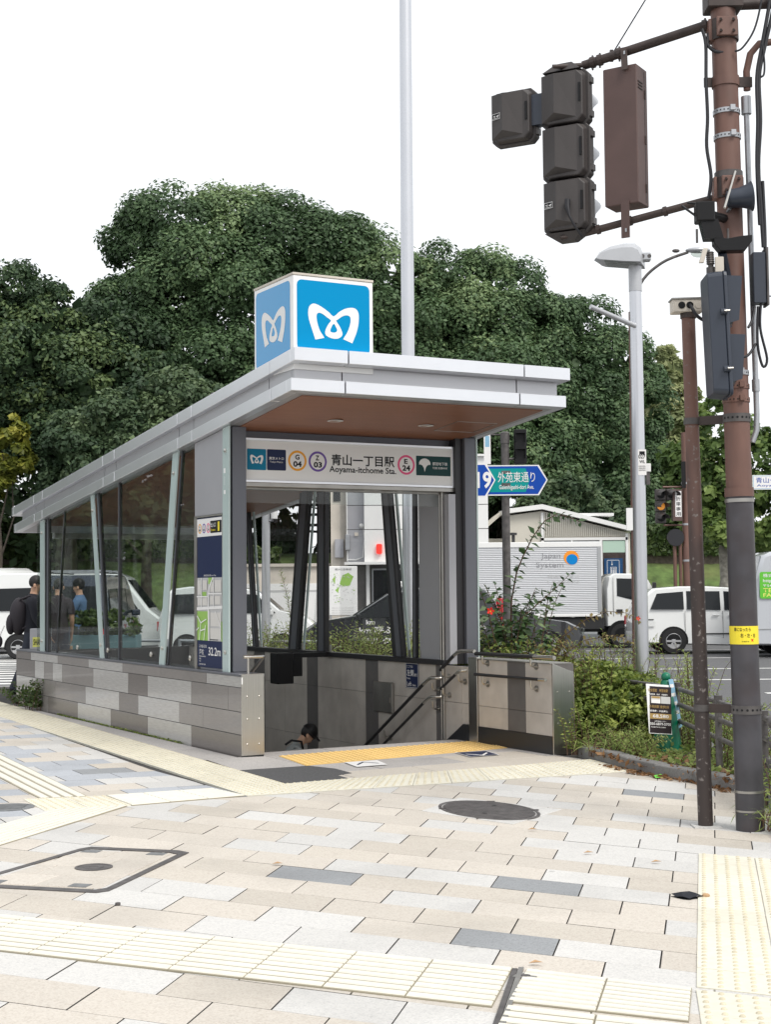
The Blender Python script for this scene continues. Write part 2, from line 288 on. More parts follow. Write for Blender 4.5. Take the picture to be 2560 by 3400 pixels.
def disc(cx, cy, rx, ry=None, n=28):
    ry = ry or rx; return [(cx + rx * math.cos(2 * PI * i / n), cy + ry * math.sin(2 * PI * i / n)) for i in range(n)]
def filled(outer, holes, mats, scale=1, off=(0, 0), mirror=False):
    cu = bpy.data.curves.new('c', 'CURVE'); cu.dimensions = '2D'; cu.fill_mode = 'BOTH'
    for L in [outer] + holes:
        sp = cu.splines.new('POLY'); sp.points.add(len(L) - 1); sp.use_cyclic_u = True
        for p, q in zip(sp.points, L): p.co = (((q[0] - off[0]) * scale) * (-1 if mirror else 1), (q[1] - off[1]) * scale, 0, 1)
    ob = bpy.data.objects.new('c', cu); COL.objects.link(ob); dg = bpy.context.evaluated_depsgraph_get()
    me = bpy.data.meshes.new_from_object(ob.evaluated_get(dg)); bpy.data.objects.remove(ob); bpy.data.curves.remove(cu)
    me.materials.clear(); me.materials.append(M_[mats]); return me
def smooth_loop(P, k=3):
    P = [V((*p, 0)) for p in P]; n = len(P); out = []
    for i in range(n):
        a, b, c, d = P[i - 1], P[i], P[(i + 1) % n], P[(i + 2) % n]
        for j in range(k):
            t = j / k; q = .5 * ((2 * b) + (c - a) * t + (2 * a - 5 * b + 4 * c - d) * t * t + (3 * b - a - 3 * c + d) * t ** 3); out.append((q.x, q.y))
    return out
# ------------------------------------------------------------ foliage
RNG = np.random.default_rng(11)
def leaf_mesh(name, C, N, size, tone, mat_, jitter=.9, aspect=1.7, cup=.0):
    """one rhombus leaf per centre C, facing roughly N"""
    n = len(C); N = N + RNG.normal(0, jitter, (n, 3)); N /= np.linalg.norm(N, axis=1)[:, None] + 1e-9
    T = RNG.normal(0, 1, (n, 3)); T -= (T * N).sum(1)[:, None] * N; T /= np.linalg.norm(T, axis=1)[:, None] + 1e-9; B = np.cross(N, T)
    s = (np.asarray(size) * RNG.uniform(.65, 1.35, n))[:, None]
    P = np.stack([C + T * s * aspect * .5, C + B * s * .5 + N * s * cup, C - T * s * aspect * .5, C - B * s * .5 + N * s * cup], 1).reshape(-1, 3)
    return quads_mesh(name, P, tone, mat_)
def quads_mesh(name, P, tone, mat_):
    n = len(P) // 4; me = bpy.data.meshes.new(name); me.vertices.add(4 * n); me.vertices.foreach_set('co', np.ascontiguousarray(P, 'f').ravel())
    me.loops.add(4 * n); me.loops.foreach_set('vertex_index', np.arange(4 * n, dtype='i')); me.polygons.add(n)
    me.polygons.foreach_set('loop_start', np.arange(0, 4 * n, 4, dtype='i')); me.polygons.foreach_set('loop_total', np.full(n, 4, 'i'))
    me.update(calc_edges=True); a = me.attributes.new('tone', 'FLOAT', 'FACE'); a.data.foreach_set('value', np.clip(tone, 0, 1).astype('f')); me.materials.append(M_[mat_]); return me
CAMP = np.array([0, 0, 1.6])
def crown(lobes, per=40, leaves=60, clump=.28, leaf=.16, front=.35, tone_sd=.22, flat_=.8, core=0):
    """lobes: (x,y,z,radius). sub-clumps on each lobe, leaves on each sub-clump"""
    Cs, Ns, Ts, Ss = [], [], [], []; L = np.array([l[:4] for l in lobes], float)
    for li, (x, y, z, r) in enumerate(L):
        c = np.array([x, y, z]); k = max(6, int(per * (r / 2.0) ** 1.3)); D = RNG.normal(0, 1, (k * 2, 3)); D /= np.linalg.norm(D, axis=1)[:, None]
        tc_ = CAMP - c; tc_ /= np.linalg.norm(tc_); D = D[(D @ tc_) > -front][:k]
        pos = c + D * r * RNG.uniform(.72, 1.02, (len(D), 1)) * np.array([1, 1, flat_])
        keep = np.ones(len(pos), bool)
        for lj, (x2, y2, z2, r2) in enumerate(L):
            if lj != li: keep &= (np.linalg.norm(pos - np.array([x2, y2, z2]), axis=1) > r2 * .62)
        lt = RNG.normal(0, tone_sd * .8)
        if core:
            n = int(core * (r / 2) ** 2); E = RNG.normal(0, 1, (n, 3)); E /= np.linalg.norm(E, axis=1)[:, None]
            Cs.append(c + E * r * RNG.uniform(.35, .8, (n, 1)) * np.array([1, 1, flat_])); Ns.append(E); Ts.append(RNG.normal(.3, .15, n)); Ss.append(np.full(n, leaf * 3.2))  # inner leaves toned darker, crown shade put into their colour
        for p, d in zip(pos[keep], D[keep]):
            rc = r * clump * (RNG.uniform(.55, 1.0) if RNG.random() < .6 else RNG.uniform(1.1, 1.75)); n = int(leaves * RNG.uniform(.7, 1.3) * (rc / (r * clump)) ** 1.6); E = RNG.normal(0, 1, (n, 3)); E /= np.linalg.norm(E, axis=1)[:, None]
            up = d + np.array([0, 0, .45]); E[(E @ up) < -.25] *= -1
            Cs.append(p + E * rc * RNG.uniform(.55, 1.0, (n, 1)) * np.array([1, 1, .8])); Ns.append(E + np.array([0, 0, .5])); Ss.append(np.full(n, leaf)); Ts.append(np.full(n, RNG.normal(.42, tone_sd) + lt) + RNG.normal(0, .16, n) + .12 * (E[:, 2]))  # tone rises with height on each clump: light tops, shaded undersides in colour
    return np.concatenate(Cs), np.concatenate(Ns), np.concatenate(Ts), np.concatenate(Ss)
def tree(name, label, lobes, mat_, trunk, group='trees in the park beyond the road', cat='tree', bark='bark', **kw):
    leaf = kw.get('leaf', .16); jit = kw.pop('jit', .6); C, N, T, leaf = crown(lobes, **kw); base = V(trunk[0]); root = thing(name, label, cat, base, 0, group)
    C = C - np.array(base); link('crown', leaf_mesh('crown', C, N, leaf, T, mat_, jit), root)
    mb = MB(); r0 = trunk[2]; top = V(trunk[1]) - base; k = 6
    mb.tube([V((0, 0, -.3))] + [top * (i / k) + V((rnd.uniform(-1, 1), rnd.uniform(-1, 1), 0)) * r0 * .5 for i in range(1, k + 1)], [r0 * (1.3 - .85 * i / k) for i in range(k + 1)], 9)
    for l in lobes[:9]:
        e = V(l[:3]) - base; a = top * rnd.uniform(.35, .9); m_ = (a + e) / 2 + V((rnd.uniform(-.6, .6), rnd.uniform(-.6, .6), -.3)); mb.tube([a, m_, e], [r0 * .42, r0 * .28, r0 * .1], 6)
    mb.build('trunk', bark, root, smooth=60); return root
def bush(name, label, lobes, mat_, leaf, group=None, cat='shrub', base=None, per=60, leaves=30, clump=.3, stems=10, jitter=.8, aspect=1.8, tone_sd=.18):
    C, N, T, _ = crown(lobes, per=per, leaves=leaves, clump=clump, leaf=leaf, front=1.1, flat_=.9, tone_sd=tone_sd)
    base = V(base if base else (lobes[0][0], lobes[0][1], 0)); root = thing(name, label, cat, base, 0, group); C = C - np.array(base); ok = C[:, 2] > -.02
    link('foliage', leaf_mesh('foliage', C[ok], N[ok], leaf, T[ok], mat_, jitter, aspect), root)
    mb = MB()
    for _ in range(stems):
        l = rnd.choice(lobes); e = V(l[:3]) - base + V((rnd.uniform(-.6, .6) * l[3], rnd.uniform(-.6, .6) * l[3], rnd.uniform(0, .5) * l[3])); mb.tube([V((e.x * .4, e.y * .4, -.04)), e * .5 + V((0, 0, .05)), e], [leaf * .14, leaf * .1, leaf * .05], 5)
    mb.build('stem', 'stem', root); return root
class Sprigs:
    """upright or arching stems with leaves along them; collects into one plant"""
    def __init__(s): s.q = []; s.t = []; s.mb = MB()
    def leaf(s, p, d, n, L, W, tone):
        p, d, n = V(p), V(d).normalized(), V(n); b = d.cross(n).normalized(); up = b.cross(d).normalized(); m = p + d * L * .45
        s.q += [tuple(p), tuple(m + b * W * .5 + up * L * .06), tuple(p + d * L - up * L * .12), tuple(m - b * W * .5 + up * L * .06)]; s.t.append(tone)
    def stem(s, pts, r, n, L, W, droop=.2, pairs=False, tone=.5, t0=.15, spread=1.0):
        pts = [V(p) for p in pts]; s.mb.tube(pts, [r * (1 - .75 * i / (len(pts) - 1)) for i in range(len(pts))], 5)
        seg = [0]
        for a, b in zip(pts, pts[1:]): seg.append(seg[-1] + (b - a).length)
        for i in range(n):
            d = seg[-1] * (t0 + (1 - t0) * (i + .5) / n); k = max(j for j in range(len(seg) - 1) if seg[j] <= d); t = (d - seg[k]) / max(1e-6, seg[k + 1] - seg[k]); p = pts[k].lerp(pts[k + 1], t); ax = (pts[k + 1] - pts[k]).normalized()
            w = i * 2.4 + rnd.uniform(-.4, .4); side = ax.orthogonal().normalized(); side = Matrix.Rotation(w, 3, ax) @ side
            for sg in ((1, -1) if pairs else (1,)):
                dd = side * sg * spread + ax * rnd.uniform(.2, .8) + V((0, 0, -droop)); f = rnd.uniform(.7, 1.2) * (1 - .35 * i / n); s.leaf(p, dd, V((rnd.gauss(0, .7), rnd.gauss(-.5, .7), 1)), L * f, W * f, tone + rnd.gauss(0, .2))
    def done(s, name, label, cat, base, lm, group=None, stemmat='stem', kind=None):
        base = V(base); root = thing(name, label, cat, base, 0, group, kind); link('foliage', quads_mesh('foliage', np.array(s.q) - np.array(base), np.array(s.t), lm), root)
        s.mb.v = [tuple(V(v) - base) for v in s.mb.v]; s.mb.build('stem', stemmat, root); return root
# ------------------------------------------------------------ ground, road, pavement
from mathutils.geometry import tessellate_polygon
TH = math.radians(29.176); ORG = V((-1.4117, 14.4263, 0)); UU = V((math.cos(TH), math.sin(TH), 0)); WW = V((-math.sin(TH), math.cos(TH), 0))
def BL(a, b, z=0): return ORG + UU * a + WW * b + V((0, 0, z))
def sheet(name, outer, holes, z, m, skirt=None, kind='structure', label=None, parent=None):
    loops = [[V((p[0], p[1], z)) for p in L] for L in [outer] + holes]; tri = tessellate_polygon(loops); flatp = [p for L in loops for p in L]
    mb = MB(); fs = []
    for t in tri:
        a, b, c = (flatp[i] for i in t); fs.append(t if (b - a).cross(c - a).z > 0 else t[::-1])
    mb.add(flatp, fs)
    if skirt is not None:
        n = len(outer)
        for i in range(n):
            a, b = outer[i], outer[(i + 1) % n]; mb.quad((a[0], a[1], skirt), (b[0], b[1], skirt), (b[0], b[1], z), (a[0], a[1], z))
    return mb.build(name, m, parent, kind=kind, label=label)
HOLE = [BL(a, b) for a, b in ((.12, .33), (2.72, .33), (2.72, 8.03), (.12, 8.03))]; HOLE2 = [(p.x, p.y) for p in HOLE]
sheet('ground', [(-700, -60), (700, -60), (700, 1500), (-700, 1500)], [HOLE2], -.26, 'earth', label='bare ground under the whole place')
sheet('road', [(-260, 26), (-14, 25.7), (-6.2, 25.5), (-3.2, 24.9), (1.4, 21.6), (3.25, 16.5), (3.5, 9.5), (4.0, 2), (4.2, -50), (260, -50), (260, 51), (-260, 51)], [], -.12, 'asphalt', label='grey asphalt road crossing behind the station entrance')
PAVE = [(-30, 25.6), (-6.2, 25.4), (-3.25, 24.8), (1.3, 21.5), (3.1, 16.4), (3.35, 9.5), (3.85, 2), (4.0, -40), (-30, -40)]
pav = sheet('pavement', PAVE, [HOLE2], -.012, 'joint', skirt=-.25, label='stone paved pavement in front of the station entrance')
HR = np.array([[0.453578, 0.067742, 0.340414], [-0.117578, 0.305624, 7.122821], [0.018078, -0.001354, 1]])
HL = np.array([[0.437999, -0.161654, -2.858776], [0.238158, 0.299825, 13.530165], [0.005929, -0.003779, 1]])
def lat(H, i, j): v = H @ np.array([i, j, 1.0]); return V((v[0] / v[2], v[1] / v[2], 0))
def inside(p, poly):
    c = False; n = len(poly)
    for i in range(n):
        a, b = poly[i], poly[i - 1]
        if (a[1] > p[1]) != (b[1] > p[1]) and p[0] < (b[0] - a[0]) * (p[1] - a[1]) / (b[1] - a[1]) + a[0]: c = not c
    return c
def slab(mb, q, z1, z0=-.05, gap=.004, ch=.004, mi=0, side=None):
    c = sum(q, V((0, 0, 0))) / len(q); ins = lambda p, d: p + (c - p).normalized() * d * 1.35
    A = [ins(p, gap) + V((0, 0, z0)) for p in q]; B = [ins(p, gap) + V((0, 0, z1 - ch * .6)) for p in q]; T = [ins(p, gap + ch) + V((0, 0, z1)) for p in q]; n = len(q)
    mb.add(A + B + T, [tuple(range(2 * n, 3 * n))] + [(i, (i + 1) % n, n + (i + 1) % n, n + i) for i in range(n)] + [(n + i, n + (i + 1) % n, 2 * n + (i + 1) % n, 2 * n + i) for i in range(n)], mi)
    if side is not None: mb.m[-2 * n:-n] = [side] * n      # joint sand clings to the edges
def clip(subj, quad):
    """region polygon cut down to one (convex) cell"""
    out = [V((p[0], p[1], 0)) for p in subj]
    if (quad[1] - quad[0]).cross(quad[2] - quad[0]).z < 0: quad = quad[::-1]
    for k in range(len(quad)):
        a, b = quad[k], quad[(k + 1) % len(quad)]; side = lambda p: (b - a).cross(p - a).z; src, out = out, []
        for i in range(len(src)):
            p, q = src[i - 1], src[i]; sp, sq = side(p), side(q)
            if (sp >= 0) != (sq >= 0): out.append(p.lerp(q, sp / (sp - sq)))
            if sq >= 0: out.append(q)
        if not out: return []
    r = []
    for p in out:
        if not r or (p - r[-1]).length > .012: r.append(p)
    while len(r) > 2 and (r[0] - r[-1]).length < .012: r.pop()
    ar = sum(r[i - 1].x * r[i].y - r[i].x * r[i - 1].y for i in range(len(r))) / 2 if len(r) > 2 else 0
    if ar < 0: r.reverse()
    return r if abs(ar) > .004 else []
PR = [(-5.2, 1.2), (-2.35, 10.2), (-2.0, 11.3), (-1.1, 11.68), (2.158, 13.04), (2.43, 12.66), (2.9, 11.2), (3.2, 9.5), (3.7, 1.2)]
PLF = [(-14, 25.3), (-7.2, 23.9), (-2.14, 13.5), (-1.1, 11.7), (-2.0, 11.3), (-2.35, 10.2), (-4.4, 3.5), (-9, 4)]
DARKR = [(.80, 8.08), (.52, 6.85), (2.06, 11.67), (-.4, 8.4), (-1.42, 9.9), (1.98, 10.25)]; DARKL = [(-2.5, 13.4), (-4.05, 14.75), (-4.35, 15.9)]
seen = lambda c: c.y > 5.2 and abs(c.x) < .275 * c.y + .2
far_mb = MB(); npav = 0
for H, poly, dk, jr, pal in ((HR, PR, DARKR, (-14, 24), ('pave_white', 'pave_cream', 'pave_pink', 'pave_white', 'pave_cream')), (HL, PLF, DARKL, (-22, 40), ('pave_blue', 'pave_white', 'pave_pink', 'pave_blue', 'pave_white', 'pave_cream'))):
    for j in range(*jr):
        for i in range(-16, 14):
            x = i + (.5 if j % 2 else 0); q = [lat(H, x, j - 1), lat(H, x + 1, j - 1), lat(H, x + 1, j), lat(H, x, j)]; c = sum(q, V((0, 0, 0))) / 4
            if c.y < 2 or (c - V((-1, 10, 0))).length > 22: continue
            q = clip(poly, q)
            if not q: continue
            if any((c - V((*d, 0))).length < .2 for d in dk): m = 'pave_grey'
            else: m = rnd.choice(pal)
            if seen(c) and npav < 300:
                mb = MB(); slab(mb, q, rnd.uniform(-.0012, .0012), gap=.0032, ch=.0022, side=1); mb.build('paving_stone', [m, 'joint_sand'], pav); npav += 1
            elif abs(c.x) < 8: slab(far_mb, q, rnd.uniform(-.001, .001), mi=rnd.randrange(3))
far_mb.build('outlying_paving', ['pave_white', 'pave_cream', 'pave_blue'], pav, kind='stuff')
# landing slabs of the entrance and the strip along its wall
Q = [(-1.75, 14.3), (-1.41, 14.43), (-1.2, 14.5), (-1.28, 14.8), (.85, 16.0), (1.7, 14.35), (2.0, 13.9), (-.85, 12.3)]
mb = MB()
for b0, b1, st, off in ((-.0, .335, 1.2, .2), (-1.02, -.0, .87, .1), (-1.55, -1.02, .9, .5), (-2.2, -1.55, .8, .2), (-2.9, -2.2, .8, .6)):
    a = -1.6 + off
    while a < 2.62:
        a1 = min(a + st, 2.62); q = [BL(a, b0), BL(a1, b0), BL(a1, b1), BL(a, b1)]; q = clip(Q, q)
        if q: m1 = MB(); slab(m1, q, rnd.uniform(-.001, .001), side=1); m1.build('landing_slab', ['landing' if b0 > -1.1 else rnd.choice(['landing', 'pave_pink']), 'joint'], pav)
        a += st
for k in range(8):
    b = .02 + k * 1.0; m1 = MB(); slab(m1, [BL(-.62, b), BL(-.03, b), BL(-.03, b + 1), BL(-.62, b + 1)], rnd.uniform(-.001, .001)); m1.build('border_slab', 'landing', pav)
m1 = MB(); slab(m1, [V((x, y, 0)) for x, y in ((-.847, 12.43), (-.328, 12.70), (-.438, 12.945), (-.315, 13.088), (-.468, 13.414), (-.724, 13.654), (-1.323, 13.357))], .005, gap=0); m1.build('asphalt_patch', 'asphalt_patch', pav, label='dark grey asphalt patch before the steps')
def bil(q, u, v): return (q[0] * (1 - u) + q[1] * u) * (1 - v) + (q[3] * (1 - u) + q[2] * u) * v
def tactile(label, quad, nu, nv, mode, m='tactile', dots=5, name='tactile_path'):
    """a run of guide tiles: every tile its own piece, the little domes or bars joined"""
    q = [V((x, y, 0)) for x, y in quad]; root = link(name, None, None, label, None, None, 'structure'); st = MB()
    for iu in range(nu):
        for iv in range(nv):
            t = [bil(q, (iu + a) / nu, (iv + b) / nv) for a, b in ((0, 0), (1, 0), (1, 1), (0, 1))]; c = sum(t, V((0, 0, 0))) / 4
            if (t[1] - t[0]).cross(t[3] - t[0]).z < 0: t = [t[0], t[3], t[2], t[1]]
            mb = MB(); slab(mb, t, .0065 + rnd.uniform(-.0008, .0008), gap=.0025 if mode == 'dots' else .0008, ch=.002); mb.build('tactile_tile', 'tactile_groove' if mode == 'bars' else m, root)
            if not (c.y < 25 and abs(c.x) < .3 * c.y + .4): continue
            t = [bil(q, (iu + a) / nu, (iv + b) / nv) for a, b in ((0, 0), (1, 0), (1, 1), (0, 1))]
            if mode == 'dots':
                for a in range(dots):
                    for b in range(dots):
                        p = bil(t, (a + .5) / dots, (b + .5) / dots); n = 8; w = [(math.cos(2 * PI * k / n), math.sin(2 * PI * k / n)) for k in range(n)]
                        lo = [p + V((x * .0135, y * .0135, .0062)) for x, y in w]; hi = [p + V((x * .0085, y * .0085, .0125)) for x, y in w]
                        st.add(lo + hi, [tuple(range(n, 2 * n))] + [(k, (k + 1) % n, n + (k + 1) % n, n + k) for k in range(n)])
            else:
                for b in range(4):
                    v = (b + .5) / 4; lo = [bil(t, u, v + s) + V((0, 0, .006)) for u, s in ((.01, -.088), (.99, -.088), (.99, .088), (.01, .088))]; hi = [bil(t, u, v + s) + V((0, 0, .0115)) for u, s in ((.02, -.074), (.98, -.074), (.98, .074), (.02, .074))]
                    if (lo[1] - lo[0]).cross(lo[3] - lo[0]).z < 0: lo.reverse(); hi.reverse()
                    st.add(lo + hi, [(4, 5, 6, 7)] + [(k, (k + 1) % 4, 4 + (k + 1) % 4, 4 + k) for k in range(4)])
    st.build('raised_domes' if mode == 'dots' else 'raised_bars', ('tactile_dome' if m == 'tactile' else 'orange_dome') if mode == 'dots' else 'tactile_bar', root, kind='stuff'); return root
tactile('pale yellow dotted strip running along the tiled wall', ((-6.6, 23.75), (-.847, 12.4), (-1.1, 11.69), (-7.25, 23.7)), 40, 2, 'dots')
tactile('pale yellow dotted strip crossing before the steps', ((-.847, 12.4), (1.895, 13.958), (2.158, 13.041), (-1.1, 11.69)), 10, 2, 'dots')
tactile('short barred strip joining the dotted strip to the junction tiles', ((-2.218, 11.777), (-1.43, 12.138), (-1.115, 11.7), (-1.921, 11.225)), 3, 2, 'bars')
tactile('dotted junction tiles where the barred strips meet', ((-2.831, 11.611), (-2.222, 11.777), (-1.925, 11.23), (-2.53, 11.004)), 2, 2, 'dots')
tactile('barred strip leading away at the left edge', ((-5.3, 17.85), (-2.363, 11.756), (-2.72, 11.66), (-5.65, 17.6)), 19, 1, 'bars')
tactile('barred strip leading from the junction to the lower left', ((-4.6, 4.6), (-2.45, 11.04), (-1.95, 11.2), (-4.0, 4.45)), 18, 2, 'bars')
tactile('wide barred strip across the foreground', ((-3.45, 8.18), (.52, 6.35), (.39, 5.77), (-3.6, 7.56)), 12, 2, 'bars')
tactile('dotted block at the right edge of the picture', ((1.858, 9.0), (3.05, 8.36), (2.42, 5.42), (1.225, 6.03)), 4, 10, 'dots')
tactile('barred tiles beside the metal channel cover', ((.575, 6.33), (1.205, 6.005), (1.1, 5.55), (.455, 5.84)), 2, 2, 'bars')
tactile('second barred row below the metal channel cover', ((.45, 5.79), (1.095, 5.51), (1.03, 5.2), (.38, 5.48)), 2, 1, 'bars')
tactile('dotted corner tiles at the lower right', ((1.215, 5.99), (2.41, 5.38), (2.25, 4.75), (1.1, 5.3)), 4, 2, 'dots')
tactile('orange yellow dotted warning strip at the top of the steps', ((-1.058, 14.478), (.963, 15.761), (1.207, 15.025), (-.752, 13.672)), 6, 2, 'dots', 'tactile_orange', 6)
# floor stickers
def floor_sticker(label, q, base, ink, flip):
    q = [V((x, y, .0075)) for x, y in q]; r = thing('floor_sticker', label, 'floor marking'); mb = MB(); mb.add(q, [(0, 1, 2, 3)] if (q[1] - q[0]).cross(q[2] - q[0]).z > 0 else [(3, 2, 1, 0)]); mb.build('sheet', 'paper', r) if False else mb.build('sheet', base, r)
    def p(u, v): return bil(q, u, v) + V((0, 0, .0006))
    m2 = MB()
    for a, b in (((.16, .2), (.5, .62)), ((.5, .62), (.84, .2))):
        s = -1 if flip else 1; f = (lambda v: .82 - v) if flip else (lambda v: v + .1); w = .13
        m2.add([p(a[0], f(a[1])), p(b[0], f(b[1])), p(b[0], f(b[1]) + s * w), p(a[0], f(a[1]) + s * w)], [(0, 1, 2, 3)])
    m2.build('arrow', ink, r)
    if ink == 'p_paper':
        m3 = MB()
        for (a, b) in ((0, 1), (1, 2), (2, 3), (3, 0)):
            A, B_ = q[a], q[b]; c = sum(q, V((0, 0, 0))) / 4; m3.add([A + V((0, 0, .0003)), B_ + V((0, 0, .0003)), B_ + (c - B_) * .07 + V((0, 0, .0003)), A + (c - A) * .07 + V((0, 0, .0003))], [(0, 1, 2, 3)])
        m3.build('border', 'p_paper', r)
floor_sticker('white floor sticker with navy arrow before the steps', ((-.278, 13.498), (-.001, 13.656), (-.102, 14.023), (-.403, 13.872)), 'p_paper', 'p_navy', False)
floor_sticker('navy floor sticker with white arrow near the right wall', ((.781, 14.222), (1.077, 14.383), (.971, 14.744), (.653, 14.608)), 'p_navy', 'p_paper', True)
# covers
t = thing('manhole_cover', 'large round dark iron manhole cover set in the pale paving', 'manhole cover', (.725, 10.83, 0)); E1, E2 = V((.335, -.145, 0)), V((-.02, .43, 0))
ell = lambda r, z: [E1 * (r * math.cos(2 * PI * k / 40)) + E2 * (r * math.sin(2 * PI * k / 40)) + V((0, 0, z)) for k in range(40)]
m1 = MB(); slab(m1, [V(p) - V((.725, 10.83, 0)) for p in ((.242, 10.838, 0), (.846, 10.19, 0), (1.258, 10.842, 0), (.548, 11.494, 0))], .004, gap=0); m1.build('concrete_surround', 'pave_white', t)
m1 = MB(); m1.add(ell(1.06, -.02) + ell(1.06, .0075) + ell(1.0, .0085) + ell(.985, .0045), [(k + 40 * r, (k + 1) % 40 + 40 * r, (k + 1) % 40 + 40 * (r + 1), k + 40 * (r + 1)) for r in range(3) for k in range(40)]); m1.build('ring', 'iron', t, smooth=40)
m1 = MB(); m1.add(ell(.97, .005), [tuple(range(40))])
for k in range(-15, 16):
    y = k / 16.5; w = math.sqrt(max(0, 1 - y * y)) * .93; d = E1.normalized() * .0; p0 = E1 * -w + E2 * y; p1 = E1 * w + E2 * y; n = E2.normalized() * .008
    m1.add([p0 - n + V((0, 0, .005)), p1 - n + V((0, 0, .005)), p1 - n * .6 + V((0, 0, .0105)), p0 - n * .6 + V((0, 0, .0105)), p0 + n * .6 + V((0, 0, .0105)), p1 + n * .6 + V((0, 0, .0105)), p1 + n + V((0, 0, .005)), p0 + n + V((0, 0, .005))], [(0, 1, 2, 3), (3, 2, 5, 4), (4, 5, 6, 7)])
m1.build('lid', ['iron'], t)
for dx, dy in ((-.98, -.15), (.2, 1.02), (1.0, .25), (-.3, -1.0)): m1 = MB(); p = E1 * dx + E2 * dy; m1.obox(p + V((0, 0, .006)), ((1, 0, 0), (0, 1, 0), (0, 0, 1)), (.03, .014, .005)); m1.build('hinge_lug', 'iron', t)
for dx, dy in ((-.15, -.5), (.2, .5)): m1 = MB(); m1.lathe([(.018, .0106), (.018, .0112)], 12, E1 * dx + E2 * dy); m1.build('key_hole', 'black' if 'black' in M_ else 'p_black', t)
t = thing('access_cover', 'rectangular access cover with dark metal frame inlaid with cream paving', 'access cover')
fr_o = [V((x, y, 0)) for x, y in ((-1.93, 9.37), (-1.87, 9.435), (-1.30, 9.275), (-1.225, 9.2), (-1.5, 8.05), (-1.56, 8.005), (-2.31, 8.215), (-2.37, 8.28))]; cc = sum(fr_o, V((0, 0, 0))) / 8; fr_i = [p + (cc - p) * .11 for p in fr_o]
m1 = MB(); m1.add([p + V((0, 0, -.02)) for p in fr_o] + [p + V((0, 0, .005)) for p in fr_o] + [p + V((0, 0, .005)) for p in fr_i] + [p + V((0, 0, -.01)) for p in fr_i], [(k + 8 * r, (k + 1) % 8 + 8 * r, (k + 1) % 8 + 8 * (r + 1), k + 8 * (r + 1)) for r in range(3) for k in range(8)]); m1.build('frame', 'iron', t)
qq = [fr_i[7], fr_i[6], fr_i[5], fr_i[4], fr_i[3], fr_i[2], fr_i[1], fr_i[0]]; c4 = [(fr_i[6] + fr_i[7]) / 2, (fr_i[4] + fr_i[5]) / 2, (fr_i[2] + fr_i[3]) / 2, (fr_i[0] + fr_i[1]) / 2]
for v0, v1, us in ((.01, .27, (.01, .45, .99)), (.27, .52, (.01, .2, .99)), (.52, .78, (.01, .62, .99)), (.78, .99, (.01, .4, .99))):
    for u0, u1 in zip(us, us[1:]): m1 = MB(); slab(m1, [bil(c4, u0, v0), bil(c4, u1, v0), bil(c4, u1, v1), bil(c4, u0, v1)], .0045, gap=.003); m1.build('inlay_stone', 'pave_cream', t)
m1 = MB(); m1.lathe([(.11, .003), (.11, .009), (.095, .0095), (.09, .006), (.06, .006), (.055, .0095), (.03, .0095), (.025, .006), (.001, .006)], 28, (-1.715, 8.725, 0)); m1.build('badge', 'iron', t, smooth=30)
for p in (bil(c4, .1, .05), bil(c4, .8, .05), bil(c4, .12, .95), bil(c4, .85, .95)): m1 = MB(); m1.obox(p + V((0, 0, .004)), ((.96, -.27, 0), (.27, .96, 0), (0, 0, 1)), (.055, .04, .003)); m1.build('lifting_point', 'iron_grey', t)
t = thing('small_round_cover', 'small round dark cover at the left edge beside the barred strip', 'manhole cover', (-2.84, 11.2, 0)); m1 = MB(); m1.lathe([(.19, -.01), (.19, .006), (.165, .007), (.16, .004), (.001, .004)], 32); m1.build('ring', 'iron_grey', t, smooth=30)
for k in range(-3, 4): m1 = MB(); m1.box(-.12, .12, k * .035 - .008, k * .035 + .008, .004, .009); m1.build('rib', 'iron_grey', t)
t = thing('channel_cover', 'steel edged channel cover between the barred tiles', 'channel cover')
for (x0, y0), (x1, y1), m in (((.527, 6.325), (.33, 5.2), 'iron'), ((.555, 6.345), (.355, 5.2), 'steel_dull')): m1 = MB(); a, b = V((x0, y0, .004)), V((x1, y1, .004)); m1.obox((a + b) / 2, (b - a, (a - b).cross(V((0, 0, 1))), (0, 0, 1)), ((b - a).length / 2, .011, .006)); m1.build('edge_bar', m, t)
m1 = MB(); m1.obox((.56, 6.2, .008), ((.9, -.44, 0), (.44, .9, 0), (0, 0, 1)), (.045, .035, .003)); m1.build('lifting_plate', 'steel_dull', t); m1 = MB(); m1.lathe([(.02, .011), (.02, .0125), (.008, .0125)], 16, (.56, 6.2, 0)); m1.build('lifting_socket', 'iron', t)
# road markings
rm = lambda label, pts: sheet('road_marking', pts, [], -.1155, 'road_paint', label=label)
for y0, y1, x0, x1 in ((31.2, 31.4, 3, 60), (27.5, 27.7, 5.2, 60), (23.9, 24.15, 6.1, 60), (22.3, 23.0, 6.0, 60), (21.4, 21.6, 5.9, 60), (36, 36.15, -60, 60), (40.6, 40.75, -60, 60)): rm('white lane line on the grey road', [(x0, y0), (x1, y0), (x1, y1), (x0, y1)])
for k in range(18): rm('white stripe of the pedestrian crossing at the left edge', [(-13.5, 26.3 + k * .9), (-5.9 - k * .12, 26.3 + k * .9), (-5.9 - k * .12, 26.75 + k * .9), (-13.5, 26.75 + k * .9)])
